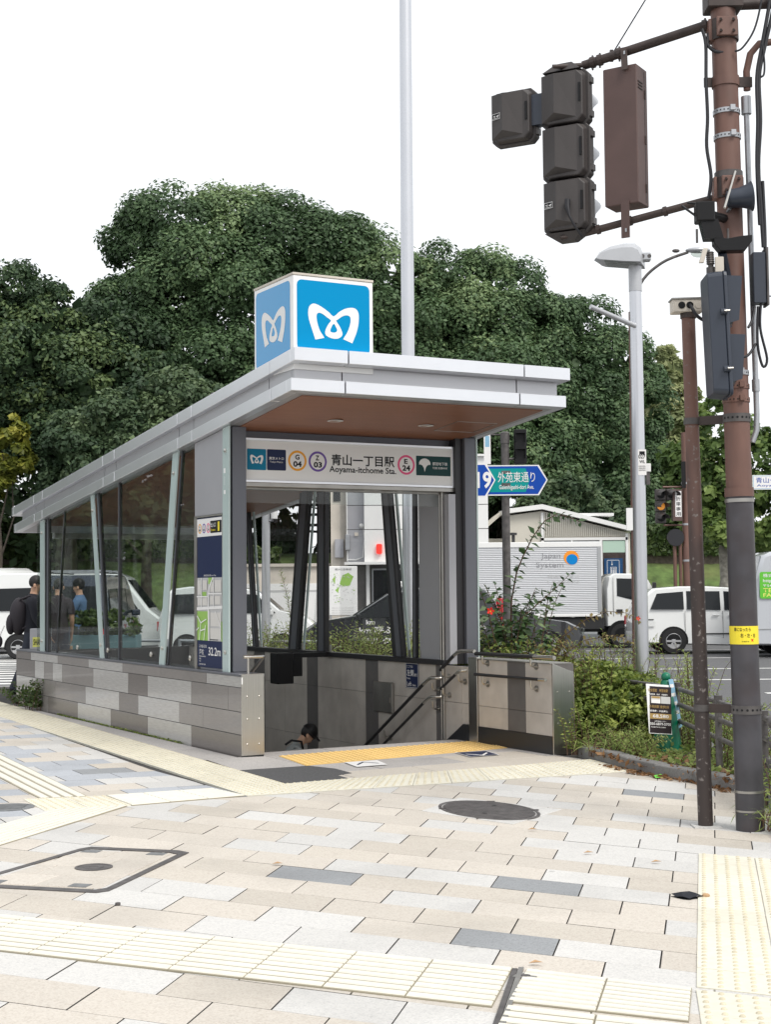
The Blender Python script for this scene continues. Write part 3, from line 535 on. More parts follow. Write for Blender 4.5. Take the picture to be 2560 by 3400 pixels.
# planting bed and kerbs
KERB = [(1.83, 14.28), (1.98, 13.72), (2.1, 13.15), (2.27, 12.72), (2.53, 12.22), (2.715, 11.73), (2.78, 11.1), (2.72, 10.5), (2.58, 10.0), (2.5, 9.5), (2.62, 9.0)]
BED = [(2.7, 9.0), (2.56, 9.5), (2.66, 10.0), (2.82, 10.5), (2.88, 11.1), (2.82, 11.77), (2.62, 12.28), (2.36, 12.8), (2.2, 13.2), (2.08, 13.75), tuple(BL(2.87, -1.5))[:2], tuple(BL(2.87, 8.2))[:2], (-3.2, 24.6), (1.2, 21.3), (2.98, 16.3), (3.2, 9.5), (3.2, 9.0)]
sheet('planting_bed', BED, [], .075, 'earth', skirt=-.02, label='bare earth planting bed between entrance and road')
t = thing('kerb', 'low grey granite kerb edging the planting bed', 'kerb', kind='structure'); del t['category']
for (x0, y0), (x1, y1) in zip(KERB, KERB[1:]):
    a, b = V((x0, y0, 0)), V((x1, y1, 0)); d = (b - a).normalized(); n = V((-d.y, d.x, 0)) * (1 if d.y < 0 or True else 1); m1 = MB(); h = .105 + rnd.uniform(-.008, .008); L = (b - a).length
    m1.obox((a + b) / 2 + n * .06 + V((0, 0, h / 2 - .02)), (d, n, (0, 0, 1)), (L / 2 + .012, .065, h / 2 + .02)); m1.build('kerb_stone', 'kerb', t, bevel=.008)
for pts, lab in (([(1.33, 21.55), (3.12, 16.42), (3.37, 9.5), (3.87, 2)], 'kerb between the planting bed and the road'), ([(-12, 25.5), (-6.2, 25.4), (-3.25, 24.8), (1.33, 21.55)], 'kerb of the pavement behind the entrance')):
    t = link('road_kerb', None, None, lab, None, None, 'structure')
    for (x0, y0), (x1, y1) in zip(pts, pts[1:]):
        a, b = V((x0, y0, 0)), V((x1, y1, 0)); d = (b - a); n_ = max(1, int(d.length / .9)); d.normalize()
        for k in range(n_): m1 = MB(); c = a.lerp(b, (k + .5) / n_); m1.obox(c + V((0, 0, -.06)), (d, V((-d.y, d.x, 0)), (0, 0, 1)), ((b - a).length / n_ / 2 - .004, .075, .075)); m1.build('kerb_stone', 'kerb', t)
# far side: footway, grass banks, rise under the trees
sheet('far_footway', [(-260, 51), (260, 51), (260, 54.5), (-260, 54.5)], [], .02, 'pave_grey', skirt=-.26, label='grey footway on the far side of the road')
def terrain(name, label, xs, prof, m):
    mb = MB(); n = len(prof); vs = []
    for i, x in enumerate(xs):
        for (y, z) in prof: vs.append((x, y + rnd.uniform(-.2, .2), z + rnd.uniform(-.12, .12) * (z > .1)))
    mb.add(vs, [(i * n + j, (i + 1) * n + j, (i + 1) * n + j + 1, i * n + j + 1) for i in range(len(xs) - 1) for j in range(n - 1)]); return mb.build(name, m, smooth=180, kind='structure', label=label)
terrain('grass_bank', 'grassy bank rising below the trees', [x * 4 for x in range(-60, 61)], [(54.4, .0), (55.5, .5), (57.5, 1.7), (60, 2.9), (64, 3.3), (90, 3.6), (140, 3.6)], 'grass_bank')
# ------------------------------------------------------------ station entrance (built in its own frame: x along the front, y towards the back)
SE = thing('subway_entrance', 'glass and steel subway entrance with sloping grey canopy over the steps', 'station entrance', ORG, TH)
SLP = .1005
ztop = lambda b: 3.243 - SLP * (b - .43)
wall = MB().box(.018, .232, .004, 8.035, -.3, .765).build('base_wall', 'gap', SE)
ROWS = [(.667, .77, [(8.03, 7.3, 'd'), (7.3, 6.04, 'l'), (6.04, 4.73, 'm'), (4.73, 3.46, 'l'), (3.46, 2.2, 'm'), (2.2, .88, 'm'), (.88, .0, 'l')]),
 (.432, .661, [(8.03, 7.1, 'd'), (7.1, 6.67, 'l'), (6.67, 6.25, 'm'), (6.25, 5.84, 'l'), (5.84, 4.54, 'm'), (4.54, 3.26, 'l'), (3.26, 2.61, 'd'), (2.61, 1.3, 'l'), (1.3, .32, 'm'), (.32, 0, 'm')]),
 (.212, .426, [(8.03, 7.08, 'l'), (7.08, 6.16, 'm'), (6.16, 4.85, 'm'), (4.85, 3.58, 'l'), (3.58, 2.92, 'd'), (2.92, 1.64, 'l'), (1.64, .98, 'm'), (.98, 0, 'm')]),
 (-.03, .206, [(8.03, 6.47, 'm'), (6.47, 5.16, 'd'), (5.16, 3.88, 'l'), (3.88, 2.61, 'd'), (2.61, 1.3, 'l'), (1.3, 0, 'd')])]
for z0, z1, L in ROWS:
    for b1, b0, t in L:
        d = rnd.uniform(0, .0015); MB().box(d, .02, b0 + .003, b1 - .003, z0, z1).build('wall_panel', {'d': 'wall_dark', 'm': 'wall_mid', 'l': 'wall_light'}[t], wall, bevel=.0015)
MB().box(-.004, .25, .0, 8.04, .772, .795).build('coping', 'post_grey', SE, bevel=.003)
e = MB().box(-.001, .237, -.016, .0, .012, .79).box(-.001, .237, -.016, .06, .79, .797).build('end_plate', 'steel', SE, bevel=.002)
MB().box(.004, .232, -.012, .0, -.01, .012).build('plinth', 'gap', SE)
for z in (.12, .36, .58):
    for a in (.055, .18): MB().lathe([(.009, 0), (.009, .004), (.005, .006)], 10, (a, -.016, z), (0, -1, 0)).build('rivet', 'steel', e)
MB().box(-.003, .008, -.0175, -.012, .70, .765).build('warning_scuff', 'white', e)
for b in (8.035,): MB().box(.0, .24, b, b + .015, .0, .79).build('rear_end_plate', 'wall_mid', SE)
# left facade: posts, pale glass fins, panes
def bar(mb, a0, a1, t0, t1, b0, b1, zt0=None, zt1=None, zb=.797, mi=0):
    """slanting post: t = extent at the top, b = extent at the bottom (along y)"""
    zt0 = zt0 if zt0 else ztop(t0); zt1 = zt1 if zt1 else ztop(t1)
    A = [(a0, b0, zb), (a0, b1, zb), (a0, t1, zt1), (a0, t0, zt0)]; B = [(a1, *p[1:]) for p in A]; return mb.hull(B, A, mi)
for t0, t1, b0, b1 in ((6.572, 6.789, 6.572, 6.771), (5.863, 5.97, 6.225, 6.321), (4.421, 4.633, 4.085, 4.243), (3.65, 3.8, 3.646, 3.798), (1.598, 1.73, 2.045, 2.174)):
    k = min(.10, (t1 - t0) * .62); p = bar(MB(), .065, .065 + k / 2.76, t0 + k, t1, b0 + k, b1).build('post', 'post_dark', SE, bevel=.003); w = (t1 - t0 - k); bar(MB(), .06, .0645, t0 + k + w * .25, t0 + k + w * .7, b0 + k + w * .25, b0 + k + w * .7).build('cover_strip', 'post_grey', p)
def fin(t0, t1, b0, b1, a=.03):
    f = bar(MB(), a, a + .016, t0, t1, b0, b1).build('glass_fin', 'fin', SE)
    for w in (.08, .9): bb = (b0 * (1 - w) + t0 * w + b1 * (1 - w) + t1 * w) / 2; MB().lathe([(.022, 0), (.022, .01), (.012, .018)], 14, (a, bb, .797 + (ztop(t0) - .797) * w), (-1, 0, 0)).build('bolt', 'steel', f, smooth=40)
    return f
fin(6.789, 6.977, 6.771, 6.96); fin(4.633, 4.752, 4.243, 4.38); fin(1.73, 1.9, 2.174, 2.332); f4 = fin(.352, .512, .374, .533)
for k, (w, h, z) in enumerate(((.045, .05, 2.78), (.008, .09, 2.66), (.045, .04, 2.57))): flat('decal', [(rect(0, 0, w, h), 0)], (.029, .46 + w / 2, z), LEFTF, f4, ['white'])
for t0, t1, b0, b1 in ((6.977, 7.19, 6.96, 7.18), (5.95, 6.6, 6.3, 6.6), (4.73, 5.9, 4.36, 6.26), (3.78, 4.45, 3.78, 4.12), (1.88, 3.67, 2.31, 3.67), (1.335, 1.63, 1.335, 2.07)):
    bar(MB(), .048, .058, t0, t1, b0, b1).build('glass_pane', 'glass', SE)
for b in (1.42, 2.6, 4.1, 5.3): MB().lathe([(.03, 0), (.03, .012), (.02, .02)], 14, (.045, b, .9), (-1, 0, 0)).build('glass_clamp', 'steel', SE, smooth=40)
# rear end of the glass house
MB().box(.06, 2.8, 7.19, 7.2, .797, ztop(7.2)).build('glass_pane', 'glass', SE)
for a in (.1, 2.7): MB().box(a, a + .1, 7.06, 7.18, .797, ztop(7.1)).build('post', 'post_dark', SE)
MB().box(.3, 2.6, 7.2, 7.3, 2.36, 2.44).build('rear_white_bar', 'white', SE)  # plain white bar across the rear glass
# pier with the metal panel, front posts
MB().box(.075, .235, .535, 1.31, .797, ztop(1.31) - .002).build('pier', 'metal_panel', SE)
m1 = MB(); bar(m1, .05, .075, .536, 1.31, .536, 1.31, zb=2.385); m1.build('pier_panel', 'metal_panel', SE, bevel=.002)
for b0, b1 in ((.54, .565), (1.24, 1.312)): MB().box(.042, .075, b0, b1, .797, 2.378).build('pier_frame', 'steel_dull', SE)
MB().box(.042, .075, .54, 1.312, 2.365, 2.382).build('pier_frame', 'steel_dull', SE)
MB().box(.08, .232, .38, .534, .797, ztop(.38)).build('front_post', 'post_grey', SE, bevel=.004)
MB().box(2.826, 2.968, .38, .56, .79, ztop(.4)).build('front_post', 'post_grey', SE, bevel=.004)
MB().box(2.737, 2.825, .43, .56, .79, ztop(.45)).build('post_recess', 'post_dark', SE)
MB().box(2.968, 2.984, .37, .5, .79, ztop(.4)).build('glass_fin', 'fin', SE)
MB().box(.232, 2.737, .56, .7, 3.15, ztop(.6)).build('lintel', 'post_grey', SE); MB().box(.232, 2.74, .47, .56, 2.655, 2.70).build('sign_shelf', 'steel_dull', SE, bevel=.004)
MB().box(.232, 2.74, .6, .62, 2.50, 2.655).build('transom_glass', 'glass', SE); MB().box(.232, 2.74, .57, .66, 2.635, 2.655).build('transom_bar', 'steel_dull', SE)
# right side: stone lined wall, sill, posts, panes, metal lining
dado = MB().box(2.655, 2.86, -1.49, 8.03, -4.6, .77).build('stair_wall', 'gap', SE)
def stone(b0, b1, z0, z1, m, a=2.64): MB().box(a + rnd.uniform(0, .002), a + .018, b0 + .002, b1 - .002, z0, z1).build('stone_panel', m, dado, bevel=.0012)
for b0, b1, m in ((-1.5, -1.05, 'l'), (-1.05, -.733, 'd'), (-.733, -.19, 'l'), (-.02, .2, 'l'), (.2, .56, 'l'), (.56, .735, 'd'), (.735, 1.4, 'l'), (1.4, 2.048, 'l'), (2.048, 2.36, 'd'), (2.36, 3.0, 'l'), (3.0, 3.635, 'l'), (3.635, 3.946, 'd'), (3.946, 4.6, 'l'), (4.6, 5.25, 'l'), (5.25, 5.6, 'd'), (5.6, 6.4, 'l'), (6.4, 7.2, 'l'), (7.2, 7.5, 'd'), (7.5, 8.02, 'l')):
    mm = 'stone_light' if m == 'l' else 'stone_dark'; zt = .868 if b1 < 0 else .775
    if b1 < -.1: stone(b0, b1, .39, zt, mm, 2.6); stone(b0, b1, .175, .386, mm, 2.6)
    else:
        z = .39; stone(b0, b1, z, zt, mm)
        for k in range(7 if b0 > .3 else 1): stone(b0, b1, z - .64, z - .004, mm); z -= .64
MB().box(2.618, 2.86, -1.5, -.19, -.02, .865).build('wing_core', 'stone_dark', SE)
MB().box(2.592, 2.62, -1.505, -.16, -.01, .172).build('skirting', 'skirt', SE); m1 = MB(); m1.prism([(-.02, -.01), (-.02, .172), (.15, .172), (.5, -.03), (.5, -.4), (.2, -.2)], (2.618, 0, 0), (0, 1, 0), (0, 0, 1), (.022, 0, 0)); m1.build('skirting', 'skirt', SE)
MB().box(2.585, 2.63, -.186, -.02, .0, .888).build('corner_plate', 'steel', SE, bevel=.003); MB().box(2.58, 2.84, -1.5, -.02, .868, .878).build('wing_coping', 'steel_dull', SE)
m1 = MB(); m1.prism([(2.596, 0), (2.842, 0), (2.842, .79), (2.8, .80), (2.596, .876)], (0, -1.507, 0), (1, 0, 0), (0, 0, 1), (0, -.016, 0)); e2 = m1.build('end_plate', 'steel', SE, bevel=.002)
m1 = MB(); m1.hull([(2.596, -1.5, .872), (2.842, -1.5, .786), (2.842, -1.5, .792), (2.596, -1.5, .879)], [(2.596, -.4, .872), (2.842, -.4, .786), (2.842, -.4, .792), (2.596, -.4, .879)]); m1.build('wing_cap', 'steel_dull', SE)
for a, z in ((2.65, .6), (2.79, .6), (2.65, .3), (2.79, .3)): MB().lathe([(.006, 0), (.006, .003), (.003, .0045)], 10, (a, -1.523, z), (0, -1, 0)).build('rivet', 'steel', e2)
MB().box(2.845, 2.865, -1.5, 8.03, -.05, .77).build('outer_cladding', 'wall_mid', SE)
MB().box(2.6, 2.72, .5, 8.03, .776, .832).build('sill', 'post_dark', SE, bevel=.004)
for t0, t1, b0, b1 in ((5.714, 5.901, 5.458, 5.671), (3.754, 4.151, 4.125, 4.534), (3.295, 3.65, 3.325, 3.679), (1.703, 2.006, 1.363, 1.717), (1.083, 1.224, 1.1, 1.261), (6.9, 7.05, 6.9, 7.05)):
    k = min(.11, (t1 - t0) * .5); w = t1 - t0 - k; p = bar(MB(), 2.65, 2.65 + k / 1.93, t0 + k, t1, b0 + k, b1, zb=.833).build('post', 'post_dark', SE, bevel=.003); bar(MB(), 2.645, 2.6495, t0 + k + w * .2, t0 + k + w * .75, b0 + k + w * .2, b0 + k + w * .75, zb=.836).build('cover_strip', 'post_grey', p)
    MB().box(2.64, 2.66, b0 - .05, b0 - .02, .834, .92).build('foot_clamp', 'steel_dull', p)
for t0, t1, b0, b1 in ((5.901, 7.05, 5.671, 7.05), (4.151, 5.714, 4.534, 5.458), (3.65, 3.754, 3.679, 4.125), (2.006, 3.295, 1.717, 3.325), (1.224, 1.703, 1.261, 1.363)): bar(MB(), 2.8, 2.81, t0, t1, b0, b1, zb=.833).build('glass_pane', 'glass_clear', SE)
for t0, t1, b0, b1 in ((5.74, 5.79, 5.50, 5.55), (3.80, 3.85, 4.17, 4.22), (1.75, 1.80, 1.41, 1.46)): bar(MB(), 2.71, 2.725, t0, t1, b0, b1, zb=.833).build('glass_fin', 'fin', SE)
MB().box(2.645, 2.8, .634, 1.08, .833, 2.9).build('lining_panel', 'metal_panel', SE); MB().box(2.645, 2.735, .435, .535, .79, 2.63).build('lining_panel', 'metal_panel', SE)
for b in (.545, .595): MB().tube([(2.628, b, -1.2), (2.628, b, 2.9)], .014, 10).build('pipe', 'steel_dull', SE, smooth=60)
MB().box(.24, .25, .4, 8.0, -4.6, .77).build('stair_side_lining', 'stone_dark', SE); MB().box(.12, 2.72, 8.02, 8.03, -4.6, .77).build('stair_end_lining', 'stone_dark', SE)
MB().box(.2, 2.72, .325, 8.03, -4.66, -4.6).build('lower_floor', 'stone_dark', SE)
for k in range(24):
    z = -.165 * (k + 1) + .0; b = .335 + .29 * k; MB().box(.25, 2.636, b, b + .30, z - .17, z).build('step', 'landing', SE)
MB().box(.25, 2.636, .29, .335, -.17, -.004).build('nosing', 'steel_dull', SE)
# canopy: fascia panels in two tiers, recessed band between, core, soffit
def fas(a0, a1, b0, b1, z0, z1, m, name='fascia_panel', bev=.004):
    """box whose top and bottom follow the roof slope (heights given at y = -1.2)"""
    f = lambda b: -SLP * (b + 1.2); A = [(a0, b0, z0 + f(b0)), (a1, b0, z0 + f(b0)), (a1, b1, z0 + f(b1)), (a0, b1, z0 + f(b1))]; B = [(x, y, z + z1 - z0) for x, y, z in A]
    return MB().hull(A, B).build(name, m, SE, bevel=bev)
G = .007
for tier, (ax0, ax1, fb, za, zb, fj, sj, rend) in dict(up=(-.0075, 3.06, -1.25, 3.675, 3.798, (.546, 2.505), (-.699, 1.26, 1.667, 3.735, 4.16, 6.74, 7.16), 8.205), lo=(-.02, 3.042, -1.2, 3.411, 3.528, (.536, 2.481), (-.749, 1.212, 1.616, 3.692, 4.108, 6.707, 7.085), 8.04)).items():
    xs = [ax0] + list(fj) + [ax1]
    for a, b in zip(xs, xs[1:]): fas(a + (G if a != ax0 else 0), b - (G if b != ax1 else 0), fb, fb + .1, za, zb, 'fascia')
    ys = [fb + .1] + list(sj) + [rend]
    for a, b in zip(ys, ys[1:]):
        fas(ax0, ax0 + .1, a + (G if a != ys[0] else .0005), b - G, za, zb, 'fascia'); fas(ax1 - .1, ax1, a + (G if a != ys[0] else .0005), b - G, za, zb, 'fascia')
    fas(ax0, ax1, rend, rend + .1, za, zb, 'fascia')
    fas(ax0 + .1, ax1 - .1, fb + .1, rend, za + .003, zb - .01, 'fascia_mid', 'canopy_slab', 0)
xs = [.06, .551, 2.508, 3.0]
for a, b in zip(xs, xs[1:]): fas(a + G * (a > .1), b - G * (b < 2.9), -1.1, -1.05, 3.526, 3.677, 'fascia_mid', 'recessed_band', 0)
ys = [-1.05, -.55, 1.36, 1.78, 3.85, 4.28, 6.86, 7.28, 7.98]
for a, b in zip(ys, ys[1:]): fas(.06, .1, a + G, b - G, 3.526, 3.677, 'fascia_mid', 'recessed_band', 0); fas(2.96, 3.0, a + G, b - G, 3.526, 3.677, 'fascia_mid', 'recessed_band', 0)
fas(.1, 2.96, -1.05, 7.98, 3.526, 3.677, 'gap', 'canopy_core', 0)
zs = lambda b: 3.411 - SLP * (b + 1.2)
for k in range(20):
    b0 = -1.03 + k * .42; b1 = b0 + .42
    if b1 > 7.9: break
    MB().hull([(.17, b0, zs(b0) - .006), (2.87, b0, zs(b0) - .006), (2.87, b1 - .002, zs(b1) - .006), (.17, b1 - .002, zs(b1) - .006)], [(.17, b0, zs(b0) + .002), (2.87, b0, zs(b0) + .002), (2.87, b1 - .002, zs(b1) + .002), (.17, b1 - .002, zs(b1) + .002)]).build('soffit_board', 'soffit', SE)
for a, b in ((.984, -.117), (2.04, -.117), (1.0, 2.0), (2.0, 2.0), (1.5, 4.2)):
    p = MB().lathe([(.078, 0), (.083, -.006), (.066, -.009), (.062, .004)], 24, (a, b, zs(b) - .007)).build('downlight', 'white', SE, smooth=40); MB().lathe([(.061, 0), (.0605, .003)], 24, (a, b, zs(b) - .009)).build('lens', 'ceiling_dark', p)
q = [V((a, b, zs(b) - .0075)) for a, b in ((2.27, -.37), (2.755, -.37), (2.755, .1), (2.27, .1))]; m1 = MB()
for a, b in zip(q, q[1:] + q[:1]): m1.obox((a + b) / 2, (b - a, (b - a).cross(V((0, 0, 1))), (0, 0, 1)), ((b - a).length / 2, .005, .002))
m1.build('ceiling_hatch', 'steel_dull', SE)
# handrails
def rail(label, runs, brackets, group=None):
    r = thing('handrail', label, 'handrail', ORG, TH, group)
    for pts, rad, m in runs: MB().tube(pts, rad, 12).build('rail' if m == 'rail_black' else 'rail_end', m, r, smooth=60)
    for pts in brackets:
        b = MB().tube(pts, .0115, 8).build('bracket', 'steel', r, smooth=60); MB().lathe([(.031, 0), (.031, .008)], 14, pts[-1], (-1, 0, 0)).build('rosette', 'steel_dull', b, smooth=40)
    return r
def brk(b, z, a=2.53, w=2.6): return [(a, b, z - .015), (a, b, z - .07), (a + .015, b, z - .095), (a + .03, b, z - .1), (w - .003, b, z - .1)]
rail('upper black handrail along the short wall right of the steps', [([(2.52, -.27, .932), (2.52, -1.32, .935)], .02, 'rail_black'), ([(2.52, -1.32, .935), (2.52, -1.62, .936), (2.52, -1.66, .936)], .0205, 'steel')], [brk(-.38, .932), brk(-1.25, .935)])
rail('lower black handrail along the short wall right of the steps', [([(2.52, -.25, .719), (2.52, -1.4, .719)], .016, 'rail_black'), ([(2.52, -1.4, .719), (2.52, -1.51, .719)], .0165, 'steel')], [brk(-.38, .72), brk(-1.25, .72)])
rail('upper handrail leading down the steps by the keep left sign', [([(2.55, 6.8, -2.88), (2.55, .85, .56)], .019, 'rail_black'), ([(2.55, .85, .56), (2.55, .75, .612), (2.55, .68, .635), (2.55, .57, .638), (2.6, .56, .638)], .0195, 'steel')], [brk(.66, .6, 2.55, 2.636), brk(1.75, -.0, 2.55, 2.636), brk(3.2, -.85, 2.55, 2.636)])
rail('lower handrail leading down the steps by the keep left sign', [([(2.55, 6.4, -2.85), (2.55, .85, .355)], .016, 'rail_black'), ([(2.55, .85, .355), (2.55, .75, .41), (2.55, .68, .432), (2.55, .57, .435), (2.6, .56, .435)], .0165, 'steel')], [brk(.66, .4, 2.55, 2.636)])
rail('upper bent handrail at the top of the steps beside the corner post', [([(2.55, .49, .73), (2.55, .2, .9)], .019, 'rail_black'), ([(2.55, .2, .9), (2.55, .12, .935), (2.55, .05, .948), (2.55, -.2, .952)], .0195, 'steel')], [brk(.44, .76, 2.55, 2.636)])
rail('lower bent handrail at the top of the steps beside the corner post', [([(2.55, .48, .53), (2.55, .17, .70)], .016, 'rail_black'), ([(2.55, .17, .70), (2.55, .1, .735), (2.55, .05, .74), (2.6, .04, .74)], .0165, 'steel')], [brk(.44, .56, 2.55, 2.636), brk(.12, .72, 2.55, 2.636)])
r = rail('short steel handrail end on top of the tiled wall', [([(.07, .1, .955), (.26, .1, .955), (.29, .12, .953), (.3, .16, .94), (.3, 2.5, -.4)], .019, 'steel')], []); MB().tube([(.12, .1, .795), (.12, .1, .955)], .011, 8).build('bracket', 'steel', r)
# signs on the entrance
sg = thing('station_sign', 'white illuminated station name sign spanning the entrance', 'sign', ORG, TH)
MB().box(.236, 2.735, .475, .57, 2.705, 3.148).build('housing', 'white', sg, bevel=.004)
m1 = MB()
for x0, x1, z0, z1 in ((.236, 2.735, 3.128, 3.15), (.236, 2.735, 2.7, 2.722), (.236, .256, 2.722, 3.128), (2.715, 2.735, 2.722, 3.128)): m1.box(x0, x1, .464, .475, z0, z1)
m1.build('frame', 'fascia', sg, bevel=.002)
EMB = [(0.266, 3.905), (0.229, 4.007), (0.201, 4.09), (0.194, 4.151), (0.204, 4.206), (0.243, 4.238), (0.294, 4.231), (0.354, 4.203), (0.41, 4.169), (0.457, 4.134), (0.51, 4.178), (0.571, 4.214), (0.632, 4.231), (0.685, 4.228), (0.716, 4.195), (0.722, 4.14), (0.715, 4.069), (0.692, 3.989), (0.651, 3.898), (0.555, 3.93), (0.595, 3.989), (0.627, 4.062), (0.636, 4.118), (0.627, 4.148), (0.592, 4.157), (0.544, 4.141), (0.496, 4.106), (0.483, 4.096), (0.517, 4.05), (0.546, 3.993), (0.541, 3.958), (0.499, 3.931), (0.438, 3.929), (0.378, 3.951), (0.368, 3.987), (0.383, 4.027), (0.409, 4.068), (0.429, 4.095), (0.388, 4.121), (0.345, 4.148), (0.307, 4.158), (0.283, 4.143), (0.28, 4.104), (0.293, 4.043), (0.318, 3.984), (0.359, 3.928)]
EHO = [(0.457, 4.068), (0.482, 4.035), (0.493, 4.009), (0.478, 3.988), (0.443, 3.984), (0.421, 3.995), (0.43, 4.027)]
def sm(P, feet): # smooth the outline, keep the cut feet sharp
    out = []; n = len(P)
    for i in range(n):
        out.append(P[i])
        if i in feet or (i + 1) % n in feet: continue
        a, b, c, d = (V((*P[(i + k) % n], 0)) for k in (-1, 0, 1, 2)); t = .5; q = .5 * ((2 * b) + (c - a) * t + (2 * a - 5 * b + 4 * c - d) * t * t + (3 * b - a - 3 * c + d) * t ** 3); out.append((q.x, q.y))
    return out
EMBs, EHOs = sm(EMB, (0, 18, 19, 45)), smooth_loop(EHO, 2)
def emblem(parent, origin, fr, width, m='white'):
    s = width / .528; return place(link('emblem', filled(EMBs, [EHOs], m, s, (.194, 3.898)), parent), origin, fr)
yb = .4735
def pane(x0, z0, x1, z1, m, r=.012, off=0): return flat('badge', [(rrect(x0, z0, x1, z1, r), 0)], (0, yb - off, 0), FRONT, sg, [m])
b1 = pane(.28, 2.825, .494, 3.04, 'p_sign_teal'); emblem(sg, (.315, yb - .001, 2.885), FRONT, .145, 'p_paper')
pane(.502, 2.827, .716, 3.041, 'p_navy'); text('lettering', '東京メトロ', (.525, yb - .001, 2.935), FRONT, .165, .03, 'p_paper', sg, .01); text('lettering', 'Tokyo Metro', (.535, yb - .001, 2.9), FRONT, .145, .022, 'p_paper', sg)
for cx, c, l1, l2 in ((.846, 'p_ring_orange', 'G', '04'), (1.08, 'p_ring_purple', 'Z', '03'), (2.141, 'p_ring_pink', 'E', '24')):
    flat('line_badge', [(disc(0, 0, .106), 0), (disc(0, 0, .083), 1)], (cx, yb, 2.934), FRONT, sg, [c, 'p_paper'])
    text('lettering', l1, (cx - .026, yb - .0015, 2.945), FRONT, .05 if l1 == 'G' else .043, .052, 'p_ink', sg, .035); text('lettering', l2, (cx - .048, yb - .0015, 2.87), FRONT, .097, .06, 'p_ink', sg, .04)
text('lettering', '青山一丁目駅', (1.24, yb - .001, 2.9), FRONT, .757, .118, 'p_ink', sg, .017); text('lettering', 'Aoyama-itchome Sta.', (1.215, yb - .001, 2.81), FRONT, .8, .085, 'p_ink', sg, .016)
pane(2.265, 2.827, 2.7, 3.038, 'p_toei', .003)
GK = [(0, -.075), (-.012, -.03), (-.03, -.005), (-.05, .004), (-.072, .004), (-.07, .03), (-.052, .055), (-.025, .068), (0, .072), (.025, .068), (.052, .055), (.07, .03), (.072, .004), (.05, .004), (.03, -.005), (.012, -.03)]
place(link('emblem', filled(GK, [], 'p_paper'), sg), (2.372, yb - .001, 2.94), FRONT); text('lettering', '都営地下鉄', (2.47, yb - .001, 2.94), FRONT, .19, .036, 'p_paper', sg, .006); text('lettering', 'TOEI SUBWAY', (2.47, yb - .001, 2.9), FRONT, .19, .022, 'p_paper', sg, .01)
# info panel on the pier
ip = thing('info_panel', 'tall narrow panel with exit number and neighbourhood map on the pier', 'sign', ORG, TH)
MB().box(.048, .075, .56, 1.238, .82, 2.36).build('backing', 'navy' if 'navy' in M_ else 'p_navy', ip, bevel=.002)
O_ = lambda z, d=0: (.0465 - d, 1.238, z)
flat('heading_plate', [(rect(0, 0, .678, .185), 0)], O_(2.165), LEFTF, ip, ['p_paper'])
for k, (c, a_, b_) in enumerate((('p_ring_orange', 'G', '04'), ('p_ring_purple', 'Z', '03'), ('p_ring_pink', 'E', '24'))):
    x = .075 + k * .115; flat('line_badge', [(disc(0, 0, .05), 0), (disc(0, 0, .038), 1)], (.0455, 1.238 - x, 2.25), LEFTF, ip, [c, 'p_paper']); text('lettering', a_, (.0435, 1.238 - x + .012, 2.255), LEFTF, .024, .024, 'p_ink', ip, .02); text('lettering', b_, (.0435, 1.238 - x + .022, 2.222), LEFTF, .044, .026, 'p_ink', ip, .02)
flat('exit_plate', [(rrect(.36, .03, .655, .155, .01), 0)], O_(2.165, .001), LEFTF, ip, ['p_black']); text('lettering', '出入口', (.044, 1.238 - .375, 2.255), LEFTF, .13, .045, 'p_paper', ip, .01); text('lettering', 'Entrance', (.044, 1.238 - .375, 2.215), LEFTF, .12, .025, 'p_yellow', ip); text('lettering', '1', (.044, 1.238 - .56, 2.21), LEFTF, .045, .095, 'p_yellow', ip, .03)
text('lettering', '駅周辺案内図 Area Map', (.0465, 1.238 - .18, 1.75), LEFTF, .32, .022, 'p_paper', ip)
mp = [(rect(0, 0, .678, .645), 0), (rect(.0, 0, .29, .30), 1), (rect(.3, .58, .42, .645), 1), (rect(.14, .455, .25, .5), 1), (rect(.64, 0, .678, .2), 1)]
for (x0, y0, x1, y1) in ((.35, .02, .63, .13), (.36, .15, .63, .29), (.02, .36, .12, .44), (.14, .36, .28, .44), (.36, .37, .45, .46), (.48, .37, .63, .46), (.36, .5, .45, .6), (.48, .5, .65, .62), (.02, .47, .11, .62), (.16, .52, .28, .62)): mp.append((rect(x0, y0, x1, y1), 2))
def road(x0, y0, x1, y1, w): d = V((x1 - x0, y1 - y0)); d.normalize(); n = V((-d.y, d.x)) * w / 2; mp.append(([(x0 - n.x, y0 - n.y), (x1 - n.x, y1 - n.y), (x1 + n.x, y1 + n.y), (x0 + n.x, y0 + n.y)], 3))
for r_ in ((0, .325, .678, .345, .03), (.32, 0, .31, .4, .03), (.31, .4, .34, .54, .025), (.34, .54, .44, .645, .02), (.13, .34, .13, .645, .015), (0, .45, .3, .45, .012), (.31, .48, .67, .48, .014), (.46, .34, .46, .645, .013), (.34, 0, .34, .31, .01), (.64, .02, .64, .3, .012), (.5, .3, .64, .14, .01), (.02, .25, .12, .18, .014), (.12, .18, .27, .22, .012), (.08, 0, .12, .18, .012), (.12, .1, .25, .12, .012), (.2, 0, .25, .16, .012), (.0, .1, .07, .13, .012)): road(*r_)
flat('area_map', mp, (.0465, 1.238, 1.095), LEFTF, ip, ['p_map_grey', 'p_map_green', 'p_map_tan', 'p_paper'])
for tx, x, z, w, h in (('この出入口は', .05, 1.02, .2, .032), ('海抜', .05, .95, .13, .055), ('32.2m', .3, .945, .32, .085), ('Above sea level', .05, .925, .17, .016), ('해발', .05, .898, .045, .016), ('海拔', .05, .873, .045, .016), ('東京地下鉄', .05, .842, .17, .014)): text('lettering', tx, (.0465, 1.238 - x, z), LEFTF, w, h, 'p_paper', ip, .008)
